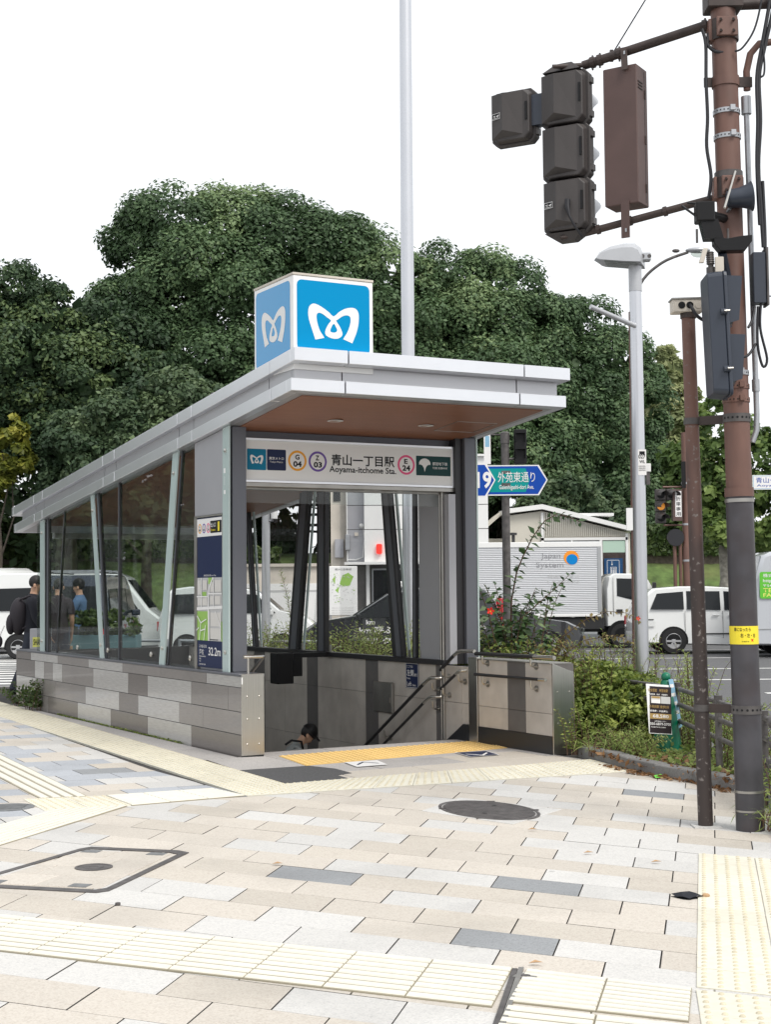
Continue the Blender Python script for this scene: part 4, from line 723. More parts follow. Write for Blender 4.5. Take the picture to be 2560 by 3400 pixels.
flat('scale_bar', [(rect(.34, 0, .56, .006), 0)], (.0425, 1.238, 1.105), LEFTF, ip, ['p_ink'])
# keep-left sign, steel cabinet on the stair wall, hanging dark box
INF = (V((0, -1, 0)), V((0, 0, 1)))
k_ = thing('keep_left_sign', 'navy keep left sign on the stair wall above the handrail', 'sign', ORG, TH); MB().box(2.633, 2.637, 1.1, 1.384, .49, .775).build('plate', 'p_navy', k_)
m1 = MB()
for y0, y1, z0, z1 in ((1.105, 1.379, .765, .77), (1.105, 1.379, .495, .5), (1.105, 1.11, .5, .765), (1.374, 1.379, .5, .765)): m1.box(2.632, 2.633, y0, y1, z0, z1)
m1.build('border', 'p_paper', k_)
for tx, x, z, w, h in (('ここでは', .03, .72, .13, .025), ('左側', .03, .625, .15, .075), ('通行', .19, .625, .07, .033), ('Keep', .03, .585, .075, .026), ('Left', .03, .515, .1, .048), ('Here', .15, .515, .075, .024)): text('lettering', tx, (2.632, 1.384 - x, z), INF, w, h, 'p_paper', k_, .01)
c_ = thing('wall_cabinet', 'flat steel cabinet on the stair wall left of the keep left sign', 'cabinet', ORG, TH); MB().box(2.61, 2.639, 1.66, 2.11, .18, .53).build('body', 'steel_dull', c_, bevel=.004); MB().box(2.604, 2.61, 1.665, 2.105, .185, .525).build('door', 'steel_dull', c_, bevel=.003); MB().box(2.6, 2.604, 1.7, 1.72, .3, .36).build('handle', 'steel', c_)
d_ = thing('hanging_box', 'black box hanging under the window sill inside the stairwell', 'box', ORG, TH); MB().box(1.876, 2.1, 3.2, 3.42, .463, .838).build('body', 'p_black', d_, bevel=.012); MB().box(2.1, 2.224, 3.22, 3.4, .55, .775).build('side_box', 'p_black', d_); MB().box(2.1, 2.64, 3.25, 3.35, .775, .83).build('arm', 'p_black', d_)
mat('metro_face', (0, .25, .52), .08, spec=.1); mat('metro_side', (0, .27, .58), .03, spec=.5, coat=.12)
# emblem cube on the roof
cu = thing('emblem_cube', 'blue and white illuminated cube with a white emblem on the canopy roof', 'sign', ORG + UU * .45 + WW * -.68, TH)
z0, z1 = 3.62, 4.49; m1 = MB(); m1.box(-.405, .424, -.44, .43, z0, z1); m1.build('body', 'white_gloss', cu, bevel=.004); MB().box(-.412, .431, -.447, .437, z1, z1 + .022).build('lid', 'cream_plate', cu, bevel=.003)
flat('front_face', [(rrect(-.37, 3.80, .388, 4.452, .05), 0)], (0, -.4415, 0), FRONT, cu, ['metro_face']); emblem(cu, (-.256, -.443, 3.898), FRONT, .528)
flat('side_face', [(rrect(-.39, 3.72, .37, 4.452, .05), 0)], (-.4065, 0, 0), LEFTF, cu, ['metro_side'])
emblem(cu, (-.408, .256 - .0, 3.90), LEFTF, .528)
# ------------------------------------------------------------ street furniture on the right
def lerp(a, b, t): return V(a).lerp(V(b), t)
def ring_band(c, r, h, n=20, ax=(0, 0, 1), lip=.004): return MB().lathe([(r, -h), (r + lip, -h), (r + lip, h), (r, h)], n, c, ax)
PB, PT = V((2.385, 9.87, 0)), V((2.315, 9.87, 5.75)); pp = lambda z: PB.lerp(PT, z / 5.75); pax = (PT - PB).normalized()
pole = thing('signal_pole', 'thick rusty brown signal pole with dark sleeve and yellow band at the right', 'signal pole', PB)
R_ = lambda p: V(p) - PB
MB().tube([R_(pp(-.1)), R_(pp(2.22))], [.0945, .0905], 28).build('sleeve', 'sleeve', pole, smooth=60)
MB().tube([R_(pp(2.2)), R_(pp(5.75))], [.0855, .0835], 28).build('shaft', 'brown_paint', pole, smooth=60)
for z, m, h in ((2.225, 'brown_paint', .03), (2.17, 'steel_dull', .012), (.255, 'steel_dull', .008), (.13, 'steel_dull', .006)): ring_band(R_(pp(z)), .0925, h, 28, pax).build('band', m, pole, smooth=40)
# yellow notice band
yb_ = thing('yellow_band', 'yellow notice wrapped around the dark sleeve of the signal pole', 'notice', PB); m1 = MB(); n = 14
for k in range(n):
    a0, a1 = [math.radians(180 + 205 * t / n - 28) for t in (k, k + 1)]; P = [R_(pp(z)) + V((math.cos(a) * .0945, math.sin(a) * .0945, 0)) for z, a in ((1.22, a0), (1.22, a1), (1.34, a1), (1.34, a0))]; m1.quad(*P)
m1.build('sheet', 'p_yellow', yb_, smooth=80)
m1 = MB()
for k in range(4):
    a0, a1 = [math.radians(357 + 12 * t) for t in (k, k + 1)]; m1.quad(*[R_(pp(z)) + V((math.cos(a) * .095, math.sin(a) * .095, 0)) for z, a in ((1.225, a0), (1.225, a1), (1.335, a1), (1.335, a0))])
m1.build('clear_strip', 'galv', yb_, smooth=80)
def wrap(o, c, r, a_mid):
    me = o.data
    for v in me.vertices: a = a_mid + v.co.x / r; z = v.co.y; v.co = (c[0] + math.cos(a) * r, c[1] + math.sin(a) * r, c[2] + z)
for tx, w, h, z, off in (('青になったら', .115, .026, 1.305, -.02), ('右・左・右', .105, .028, 1.265, .02), ('交通安全', .05, .008, 1.235, .0)):
    me = text_mesh(tx, w, h, 'p_ink', .012)
    for v in me.vertices: v.co.x -= w / 2 - off
    o = link('lettering', me, yb_); wrap(o, R_(pp(z)), .0955, math.radians(262))
me = filled([(0, 0), (.01, .008), (.02, 0), (.016, .012), (.024, .024), (.012, .018), (0, .024), (.007, .012)], [], 'p_red'); o = link('mark', me, yb_)
for v in me.vertices: v.co.x += .035
wrap(o, R_(pp(1.235)), .0955, math.radians(262))
# bands, clamps, conduit
def band(z, m, n_tabs=True):
    b = ring_band(R_(pp(z)), .086, .016, 24, pax, .005).build('clamp_band', m, pole, smooth=40)
    MB().obox(R_(pp(z)) + V((.02, -.096, .008)), ((1, 0, 0), (0, 1, 0), (0, 0, 1)), (.016, .012, .018)).build('buckle', m, b)
    for k in range(9): a = math.radians(200 + k * 16); MB().lathe([(.005, 0), (.005, .001)], 8, R_(pp(z)) + V((math.cos(a) * .0912, math.sin(a) * .0912, 0)), (math.cos(a), math.sin(a), 0)).build('slot', 'p_black', b)
for z in (4.79, 4.62): band(z, 'galv')
for z in (3.02, 2.93, 2.84): band(z, 'brown_paint' if z < 3 else 'galv')
b = ring_band(R_(pp(5.0)), .086, .034, 24, pax, .006).build('clamp_band', 'brown_paint', pole, smooth=40); MB().obox(R_(pp(5.0)) + V((-.1, -.0, -.0)), ((1, 0, 0), (0, 1, 0), (0, 0, 1)), (.045, .008, .032)).obox(R_(pp(5.0)) + V((.13, 0, 0)), ((1, 0, 0), (0, 1, 0), (0, 0, 1)), (.05, .008, .034)).build('clamp_ear', 'brown_dark', b)
for z in (5.35, 4.27):
    b = ring_band(R_(pp(z)), .086, .07, 24, pax, .012).build('arm_clamp', 'brown_dark', pole, smooth=40); MB().obox(R_(pp(z)) + V((0, -.1, 0)), ((1, 0, 0), (0, 1, 0), (0, 0, 1)), (.07, .012, .065)).obox(R_(pp(z)) + V((-.09, 0, .0)), ((1, 0, 0), (0, 1, 0), (0, 0, 1)), (.02, .04, .075)).build('clamp_plate', 'brown_paint', b, bevel=.004)
    for sx in (-.04, .045):
        for sz in (-.035, .04): MB().tube([R_(pp(z)) + V((sx, -.11, sz)), R_(pp(z)) + V((sx - .01, -.135, sz - .004))], .009, 8).build('bolt', 'brown_dark', b)
ring_band(R_(pp(4.36)), .086, .022, 24, pax, .008).build('clamp_band', 'iron', pole, smooth=40)
MB().obox(R_(pp(5.56)), ((1, 0, 0), (0, 1, 0), (0, 0, 1)), (.12, .09, .07)).build('top_clamp', 'brown_dark', pole, bevel=.006)
c = lambda dx, dy, z: R_(pp(z)) + V((dx, dy, 0))
MB().tube([c(.135, .0, 4.78), c(.135, 0, 3.0), c(.135, 0, 2.75), c(.13, .0, 2.64), c(.1, .0, 2.56)], .019, 12).build('conduit', 'galv', pole, smooth=60); MB().tube([c(.135, 0, 2.98), c(.135, 0, 2.9)], .026, 12).build('conduit_joint', 'galv', pole, smooth=60)
MB().tube([c(.135, 0, 4.78), c(.135, 0, 4.9)], .034, 12).build('conduit_head', 'galv', pole, smooth=60)
MB().tube([c(.15, .02, 4.95), c(.15, .02, 5.08), c(.18, .02, 5.2), c(.24, .02, 5.27), c(.45, .02, 5.3)], .024, 12).build('bent_tube', 'brown_paint', pole, smooth=60)
MB().tube([c(.05, .0, 5.53), c(.6, .0, 5.55)], .035, 12).build('side_arm', 'brown_dark', pole, smooth=60)
# arms carrying the vehicle signal
arm = lambda pts, r: MB().tube([R_(p) for p in pts], r, 14)
UA, UB = V((2.22, 9.9, 5.41)), V((1.42, 10.28, 5.27)); LA, LB = V((2.25, 9.9, 4.22)), V((1.42, 10.28, 4.08))
a = arm([UA, UB], .032).build('signal_arm', 'brown_dark', pole, smooth=60); arm([UB.lerp(UA, .02), V((1.3, 10.25, 5.255)), V((1.2, 10.22, 5.245))], [.018, .018, .014]).build('arm_tip', 'brown_dark', a)
for t in (.08, .14, .3, .98): MB().lathe([(.041, -.015), (.041, .015)], 12, R_(UB.lerp(UA, t)), UA - UB).build('collar', 'brown_dark', a); MB().tube([R_(UB.lerp(UA, t)) + V((0, 0, -.055)), R_(UB.lerp(UA, t)) + V((0, 0, .05))], .007, 6).build('bolt', 'iron', a)
a = arm([LA, LB], .026).build('signal_arm', 'brown_dark', pole, smooth=60); arm([LB.lerp(LA, .02), V((1.36, 10.27, 4.06)), V((1.24, 10.25, 4.04))], [.016, .016, .012]).build('arm_tip', 'brown_dark', a)
for t in (.1, .35, .62): MB().lathe([(.034, -.012), (.034, .012)], 12, R_(LB.lerp(LA, t)), LA - LB).build('collar', 'brown_dark', a)
MB().tube([R_((1.62, 10.2, 5.33)), R_((1.95, 10.1, 5.85))], .005, 6).build('stay_wire', 'cable', pole); MB().obox(R_((1.61, 10.2, 5.31)), ((1, 0, 0), (0, 1, 0), (0, 0, 1)), (.012, .012, .04)).build('stay_eye', 'brown_dark', pole)
MB().tube([c(.02, -.11, 4.36), c(-.09, -.24, 4.08)], .008, 8).build('stay_rod', 'steel', pole)
# vehicle signal seen from behind
SD = V((math.sin(.50), math.cos(.50), 0)); SX = V((SD.y, -SD.x, 0))   # facing away to the right; SX to its left as we look
sig = thing('vehicle_signal', 'dark brown traffic signal seen from behind with side unit on its left', 'traffic signal', (1.3, 10.3, 0))
def signal_unit(cx, cz, parent, label=False, plug=False, w=.178, h=.2):
    q = V((0, 0, cz)) + SX * -cx if False else SX * cx + V((0, 0, cz)); u = link('housing', None, parent, loc=q); P = lambda x, y, z: SX * x + SD * y + V((0, 0, z))
    ring = lambda w_, h_, y, ch: [P(x, y, z) for x, z in ((-w_ + ch, -h_), (w_ - ch, -h_), (w_, -h_ + ch), (w_, h_ - ch), (w_ - ch, h_), (-w_ + ch, h_), (-w_, h_ - ch), (-w_, -h_ + ch))]
    m = MB(); m.hull(ring(w, h, .05, .035), ring(w, h, -.02, .035)); m.build('front_rim', 'signal_brown', u, bevel=.004)
    m = MB(); m.hull(ring(w - .018, h - .012, -.02, .03), ring(w - .03, h - .02, -.075, .04)); m.build('rear_case', 'signal_brown', u, bevel=.006)
    A = [P(-w + .022, -.074, -h + .035), P(w - .075, -.074, -h + .05), P(w - .075, -.074, h - .03), P(-w + .022, -.074, h - .03)]; m = MB()
    r0, r1 = P(-.045, -.125, -h + .085), P(-.045, -.12, h - .035); m.add(A + [r0, r1], [(0, 3, 5, 4), (1, 4, 5, 2), (0, 4, 1), (3, 2, 5)]); m.build('ridge', 'signal_brown', u)
    MB().obox(P(w - .05, -.078, .02), (SX, SD, (0, 0, 1)), (.008, .004, .065)).build('slot', 'p_black', u)
    for z in (-.12, .12): MB().obox(P(w + .006, .015, z), (SX, SD, (0, 0, 1)), (.008, .03, .022)).build('latch', 'iron', u)
    m = MB(); n = 18; r = .155; vs = []
    for k in range(n + 1):
        a_ = math.radians(-20 + 220 * k / n); d = .08 + .24 * max(0, math.sin(a_)) ** .6; vs += [P(math.cos(a_) * r, .05, math.sin(a_) * r), P(math.cos(a_) * r, .05 + d, math.sin(a_) * r - .02)]
    m.add(vs, [(2 * k, 2 * k + 1, 2 * k + 3, 2 * k + 2) for k in range(n)]); m.build('visor', 'lamp_paint', u, smooth=60)
    m = MB(); m.lathe([(.15, .05), (.14, .062), (.09, .075), (.001, .08)], 20, (0, 0, 0), SD); m.build('lens', 'p_black', u, smooth=60)
    if label:
        c0 = P(-w + .065, -.1, -.0); e = flat('maker_plate', [(rect(-.038, -.022, .038, .022), 0), (rect(-.035, -.019, .035, .019), 1), (rect(-.025, .002, -.002, .006), 0), (rect(-.02, -.006, -.004, -.003), 0), ([(.004, .0), (.03, .008), (.028, -.003), (.012, -.006)], 0), (rect(-.028, -.015, .028, -.012), 0)], P(-w + .068, -.1035, .0), (SX * .98 - SD * .32, V((0, 0, 1))), u, ['p_paper', 'p_black'])
    if plug: MB().tube([P(.04, -.12, .02), P(.04, -.125, -.03), P(.06, -.14, -.1), P(.09, -.13, -.17), P(.12, -.06, -.24)], [.02, .02, .009, .009, .009], 10).build('cable_plug', 'cable', u, smooth=60)
    return u
signal_unit(0, 5.03, sig); signal_unit(.003, 4.648, sig); signal_unit(.006, 4.27, sig, True, True, h=.195); signal_unit(-.395, 4.965, sig, True, w=.17, h=.195)
MB().obox(SX * -.2 + V((0, 0, 4.99)), (SX, SD, (0, 0, 1)), (.06, .04, .11)).build('link_plate', 'signal_navy', sig)
m = MB(); m.hull([SX * x + SD * y + V((0, 0, 5.225)) for x, y in ((-.15, -.07), (.13, -.07), (.13, .05), (-.15, .05))], [SX * x + SD * y + V((0, 0, 5.285)) for x, y in ((-.06, -.04), (.06, -.04), (.06, .04), (-.06, .04))]); m.build('top_cap', 'signal_brown', sig)
m = MB(); m.hull([SX * x + SD * y + V((0, 0, 4.02)) for x, y in ((-.06, -.04), (.06, -.04), (.06, .04), (-.06, .04))], [SX * x + SD * y + V((0, 0, 4.08)) for x, y in ((-.15, -.07), (.15, -.07), (.15, .05), (-.15, .05))]); m.build('bottom_cap', 'signal_brown', sig)
# tall box (back of a lit sign)
bx = thing('sign_box', 'tall brown steel box hanging between the two signal arms', 'sign box', (1.7, 10.15, 0)); BD = V((math.sin(.56), math.cos(.56), 0)); BX = V((BD.y, -BD.x, 0))
MB().obox((0, .05, 4.72), (BX, BD, (0, 0, 1)), (.125, .095, .485)).build('case', 'brown_box', bx, bevel=.006)
MB().obox(V((0, .05, 4.72)) + BX * .1255 + BD * .045, (BX, BD, (0, 0, 1)), (.001, .003, .46)).build('seam', 'p_black', bx)
for k in range(3): MB().obox(V((0, .05, 5.09 - k * .022)) + BX * .127 - BD * .03, (BX, BD, (0, 0, 1)), (.003, .04, .004)).build('vent_louvre', 'brown_dark', bx)
for z in (5.02, 4.7, 4.36): MB().obox(V((0, .05, z)) + BX * .128 + BD * .045, (BX, BD, (0, 0, 1)), (.004, .006, .03)).build('hinge', 'brown_dark', bx)
MB().obox((-.02, -.06, 5.25), (BX, BD, (0, .2, 1)), (.022, .006, .085)).build('top_bracket', 'brown_dark', bx); MB().obox((-.03, -.05, 4.13), (BX, BD, (0, 0, 1)), (.03, .005, .13)).build('bottom_bracket', 'brown_box', bx)
for z in (5.29, 4.05): m = MB().obox(V((-.02 if z > 5 else -.03, -.067, z)), (BX, BD, (0, 0, 1)), (.006, .002, .012)); m.build('slot', 'p_paper' if False else 'galv', bx)
# pedestrian signal seen from the side, on a black bracket
PO = V((2.16, 9.6, 0)); ps = thing('pedestrian_signal', 'dark navy pedestrian signal seen from the side below its black bracket', 'traffic signal', PO)
FD = V((.97, -.05, 0)).normalized(); FS = V((-FD.y, FD.x, 0)); tilt = V((.022, 0, -1)).normalized()
m = MB(); Pq = lambda x, y, z: FD * (x + (3.64 - z) * .035) + FS * y + V((0, 0, z))
rr_ = rrect(-.155, 2.825, .155, 3.63, .035, 3)
m.hull([Pq(.03, y, z) for y, z in rr_], [Pq(-.07, y * .93, 3.2275 + (z - 3.2275) * .975) for y, z in rr_]); m.build('housing', 'signal_navy', ps, bevel=.006)
m = MB(); m.hull([Pq(.055, y, z) for y, z in rr_], [Pq(.032, y * 1.02, 3.2275 + (z - 3.2275) * 1.01) for y, z in rr_]); m.build('door', 'signal_navy', ps, bevel=.004)
for zc in (3.44, 3.06):
    m = MB(); vs = [Pq(.055, -.13, zc - .15), Pq(.055, -.13, zc + .16), Pq(.055, .13, zc + .16), Pq(.055, .13, zc - .15)]; ou = [Pq(.12, -.13, zc - .13), Pq(.155, -.13, zc + .155), Pq(.155, .13, zc + .155), Pq(.12, .13, zc - .13)]
    m.add(vs + ou, [(0, 1, 5, 4), (1, 2, 6, 5), (2, 3, 7, 6)]); m.add([p + FS * .006 for p in vs[:2]] + [p + FS * .006 for p in ou[:2]], [(0, 2, 3, 1)]); m.build('visor', 'signal_navy', ps)
    m = MB(); m.hull([Pq(.056, y, z) for y, z in rrect(-.11, zc - .16, .11, zc + .12, .03, 3)], [Pq(.09, y, z) for y, z in rrect(-.09, zc - .145, .09, zc + .1, .03, 3)]); m.build('lens', 'lens', ps)
for z in (3.36, 2.99): b = MB().tube([Pq(.0, -.165, z), Pq(.04, -.165, z)], .02, 10).build('latch', 'signal_navy', ps); MB().tube([Pq(.02, -.185, z), Pq(.055, -.185, z + .002)], .007, 8).build('wing_nut', 'steel', b)
MB().lathe([(.03, 0), (.03, .05), (.018, .05), (.018, .13)], 14, Pq(-.02, 0, 3.63)).build('mount', 'iron', ps)
for k in range(6): MB().lathe([(.024, 0), (.027, .006), (.024, .012)], 12, Pq(-.02, 0, 3.7 + k * .014)).build('spring_coil', 'iron', ps)
MB().obox(Pq(.03, -.04, 3.69), (FD, FS, (0, 0, 1)), (.028, .01, .05)).build('hinge_plate', 'cream_plate', ps, bevel=.003); MB().obox(Pq(-.07, -.04, 3.75), (FD, FS, (.3, 0, 1)), (.016, .012, .05)).build('hinge_plate', 'cream_plate', ps, bevel=.003)
m = MB(); m.prism([(-.13, 3.83), (-.09, 3.78), (.07, 3.78), (.115, 3.84), (.115, 3.88), (.05, 3.875), (-.04, 3.86), (-.13, 3.87)], Pq(0, -.05, 0) - V((0, 0, 0)), FD, (0, 0, 1), FS * .1); m.build('saddle', 'p_black', ps, bevel=.003)
m = MB(); m.hull([FD * x + FS * y + V((0, 0, 3.86)) for x, y in ((-.06, -.05), (.06, -.05), (.06, .05), (-.06, .05))], [FD * x + FS * y + V((0, 0, 3.99)) for x, y in ((-.09, -.05), (.025, -.05), (.025, .05), (-.09, .05))]); m.build('bracket', 'p_black', ps)
m = MB(); m.obox((-.055, 0, 4.04), (FD, FS, (0, 0, 1)), (.06, .06, .065)); m.build('bracket_box', 'p_black', ps, bevel=.008)
for x in (-.11, .09): MB().tube([FD * x + V((0, -.02, 3.84)), FD * x + V((0, -.02, 3.93))], .008, 8).build('stud', 'iron', ps)
MB().tube([V((.0, .05, 4.04)), V((.17, .27, 4.06))], .03, 8).tube([V((-.11, 0, 4.02)), V((-.16, .2, 4.14))], .008, 6).tube([V((-.06, 0, 4.1)), V((-.12, .2, 4.16))], .008, 6).build('bracket_arm', 'p_black', ps)
MB().tube([V((.06, .02, 3.78)), V((.16, .2, 3.5)), V((.2, .26, 3.3))], .03, 8).build('rear_brace', 'signal_navy', ps)
# loudspeaker and control box on the pole
hs = thing('horn_speaker', 'small grey horn loudspeaker fixed to the brown pole', 'loudspeaker', (2.33, 9.73, 4.17)); d = V((.95, -.05, .1)).normalized()
MB().lathe([(.02, -.05), (.05, -.045), (.062, -.02), (.066, .04), (.085, .1), (.1, .118), (.095, .118), (.06, .04), (.001, .03)], 24, (0, 0, 0), d).build('horn', 'signal_navy', hs, smooth=50); MB().tube([V((-.02, .02, -.06)), V((-.03, .1, -.08))], .012, 8).build('bracket', 'galv', hs)
cb = thing('control_box', 'slim dark grey control box on the right of the brown pole', 'control box', (2.5, 9.78, 3.64)); MB().box(-.05, .035, -.05, .05, -.17, .17).build('case', 'signal_navy', cb, bevel=.004); MB().box(.037, .05, -.06, .06, -.185, .2).build('back_plate', 'iron', cb); MB().tube([(.05, -.02, -.12), (.075, -.02, -.12)], .006, 6).build('bolt', 'galv', cb)
# cables
def cable(label, paths, r=.011):
    t = thing('cable', label, 'cable', group='black cables tied along the signal pole')
    for pts in paths: MB().tube(smooth3(pts), r, 8).build('strand', 'cable', t, smooth=60)
def smooth3(P, k=5):
    P = [V(p) for p in P]; out = []
    for i in range(len(P) - 1):
        a, b, c_, d_ = P[max(i - 1, 0)], P[i], P[i + 1], P[min(i + 2, len(P) - 1)]
        for j in range(k): t = j / k; out.append(.5 * ((2 * b) + (c_ - a) * t + (2 * a - 5 * b + 4 * c_ - d_) * t * t + (3 * b - a - 3 * c_ + d_) * t ** 3))
    return out + [P[-1]]
cable('black cable hanging between the upper and lower signal arms', [[(2.17, 9.85, 5.36), (2.19, 9.84, 5.25), (2.185, 9.83, 5.0), (2.19, 9.83, 4.75), (2.18, 9.83, 4.55), (2.205, 9.83, 4.35), (2.19, 9.85, 4.2)], [(2.23, 9.85, 5.36), (2.2, 9.84, 5.25)], [(2.22, 9.85, 5.34), (2.2, 9.84, 5.26), (2.24, 9.82, 5.2), (2.3, 9.8, 5.18)]], .012)
cable('thick black cable bundle running down the right of the pole', [[(2.68, 9.8, 5.75), (2.63, 9.78, 5.45), (2.57, 9.78, 5.2), (2.53, 9.78, 5.0), (2.53, 9.77, 4.7), (2.51, 9.77, 4.4), (2.52, 9.77, 4.1), (2.53, 9.77, 3.85)], [(2.66, 9.8, 5.75), (2.6, 9.78, 5.45), (2.55, 9.78, 5.2), (2.515, 9.78, 5.0), (2.512, 9.77, 4.7), (2.50, 9.77, 4.4), (2.51, 9.77, 4.0)]], .013)
cable('thin black loops beside the upper pole', [[(2.37, 9.78, 5.18), (2.42, 9.77, 5.2), (2.5, 9.77, 5.32), (2.55, 9.77, 5.5), (2.58, 9.77, 5.7)], [(2.555, 9.77, 5.22), (2.565, 9.77, 5.1), (2.56, 9.77, 5.02), (2.54, 9.77, 5.0)]], .007)
cable('black cable loops under the control box', [[(2.5, 9.75, 3.47), (2.49, 9.74, 3.3), (2.53, 9.74, 3.1), (2.5, 9.74, 3.05), (2.47, 9.74, 3.2), (2.48, 9.75, 3.45)], [(2.46, 9.75, 3.45), (2.43, 9.72, 3.35), (2.4, 9.7, 3.3)], [(2.46, 9.75, 3.2), (2.4, 9.72, 3.12), (2.33, 9.68, 3.1)]], .009)
cable('black cable along the middle of the right pole side', [[(2.53, 9.77, 3.6), (2.545, 9.78, 3.9), (2.54, 9.79, 4.3)]], .012)
# slim post with twin-hole box, strapped to the big pole
SB, ST = V((2.125, 10.03, 0)), V((2.075, 10.03, 3.43)); sp_ = thing('slim_post', 'slim rusty brown post with a cream box on top beside the thick pole', 'post', SB)
MB().tube([V((0, 0, -.05)), ST - SB], [.05, .046], 20).build('shaft', 'brown_slim', sp_, smooth=60)
MB().obox((0, 0, .004), ((1, 0, 0), (0, 1, 0), (0, 0, 1)), (.09, .09, .005)).build('footing', 'pave_white', sp_)
hb = thing('cable_box', 'cream junction box with round holes on top of the slim post', 'junction box', ST + V((0, 0, .0)))
MB().obox((-.01, 0, .075), ((1, 0, .02), (0, 1, 0), (0, 0, 1)), (.105, .06, .045)).build('case', 'cream_plate', hb, bevel=.006); MB().obox((-.01, 0, .122), ((1, 0, .02), (0, 1, 0), (0, 0, 1)), (.112, .068, .005)).build('lid', 'steel_dull', hb); MB().tube([(0, 0, -.005), (0, 0, .03)], .055, 16).build('collar', 'brown_dark', hb, smooth=60)
for x, m in ((-.055, 'p_black'), (.0, 'p_black'), (.06, 'cream_plate')): MB().lathe([(.024, 0), (.024, .003), (.021, .003)], 18, (x, -.061, .075), (0, -1, 0)).build('hole' if m == 'p_black' else 'hole_cap', m, hb)
MB().tube(smooth3([(.0, -.06, .075), (.005, -.1, .05), (.03, -.11, -.0), (.07, -.1, -.03), (.12, -.1, -.05)]), .012, 8).build('cable', 'cable', hb, smooth=60)
for z in (2.72, .79):
    s_ = SB.lerp(ST, z / 3.43); p_ = pp(z); t = thing('strap', 'dark steel strap tying slim post and thick pole together, ' + ('upper one' if z > 2 else 'lower one'), 'strap', s_)
    ring_band((0, 0, 0), .05, .022, 20, lip=.005).build('clamp_band', 'iron', t, smooth=40); ring_band(p_ - s_, .0935 if z < 2.2 else .086, .028, 24, lip=.006).build('clamp_band', 'iron', t, smooth=40)
    d_ = p_ - s_; MB().obox(d_ * .45, (d_, d_.cross(V((0, 0, 1))), (0, 0, 1)), (d_.length * .3, .01, .03)).build('bar', 'brown_dark', t, bevel=.003)
    for k in range(7): a = math.radians(200 + k * 20); MB().lathe([(.008, 0), (.008, .001)], 8, d_ + V((math.cos(a), math.sin(a), 0)) * (.0995 if z < 2.2 else .092), (math.cos(a), math.sin(a), 0)).build('slot', 'p_black', t)
# silver street lamp
L0 = V((2.775, 16.2, 0)); lp = thing('street_lamp', 'silver street lamp with angular head and small side arm', 'street lamp', L0)
MB().tube([(0, 0, 0), (0, 0, 4.9)], [.078, .066], 24).build('pole', 'pole_metal', lp, smooth=60); MB().tube([(0, 0, 4.85), (0, 0, 5.16)], .072, 24).build('collar', 'lamp_paint', lp, smooth=60); MB().lathe([(.12, 0), (.12, .02), (.09, .03)], 20, (0, 0, .0)).build('base', 'lamp_paint', lp)
HP = [(-.45, 5.2), (-.39, 5.29), (-.27, 5.355), (-.12, 5.39), (.0, 5.39), (.07, 5.34), (.1, 5.24), (.1, 5.13), (-.1, 5.14), (-.4, 5.175)]; hd = MB(); rings = [[(x * (1 - .12 * abs(y) / .2) + .3 * y, y, 5.16 + (z - 5.16) * (1 - .4 * (abs(y) / .2) ** 2)) for x, z in HP] for y in (-.2, -.14, 0, .14, .2)]; nn_ = len(HP)
hd.add([p for r in rings for p in r], [(i * nn_ + j, (i + 1) * nn_ + j, (i + 1) * nn_ + (j + 1) % nn_, i * nn_ + (j + 1) % nn_) for i in range(4) for j in range(nn_)] + [tuple(range(nn_)), tuple(range(5 * nn_ - 1, 4 * nn_ - 1, -1))]); h_ = hd.build('lamp_head', 'lamp_paint', lp, smooth=40)
MB().hull([(-.36, -.15, 5.158), (.0, -.15, 5.126), (.05, .15, 5.126), (-.28, .15, 5.158)], [(-.36, -.15, 5.19), (.0, -.15, 5.17), (.05, .15, 5.17), (-.28, .15, 5.19)]).build('lens', 'lens', h_)
MB().obox((.12, -.0, 5.23), ((1, -.1, 0), (.1, 1, 0), (0, 0, 1)), (.055, .06, .045)).build('mount', 'lamp_paint', lp, bevel=.012)
for x in (.075, .15): MB().lathe([(.022, 0), (.022, .003), (.014, .003)], 14, (x, -.062, 5.23), (-.1, -1, 0)).build('bolt_hole', 'iron', lp)
MB().tube([(-.02, -.06, 4.46), (-.54, -.3, 4.63)], .028, 14).build('side_arm', 'lamp_paint', lp, smooth=60)
st_ = flat('number_sticker', [(rect(-.045, -.14, .045, .14), 0), (rect(-.03, .085, .03, .12), 1)], (.028, -.0745, 2.96), FRONT, lp, ['p_paper', 'p_ink']); text('lettering', '027', (-.012, -.0765, 3.0), FRONT, .075, .045, 'p_ink', lp, .02); text('lettering', 'WL', (-.002, -.0765, 2.95), FRONT, .06, .034, 'p_ink', lp, .02)
for k in range(3): text('lettering', '道路照明管理', (-.012, -.0765, 2.91 - k * .022), FRONT, .075, .014, 'p_ink', lp)
MB().box(.07, .13, -.03, .03, 2.86, 2.95).build('sensor_box', 'white', lp, bevel=.004); MB().box(.08, .12, -.02, .02, 2.72, 2.86).build('sensor', 'iron', lp)
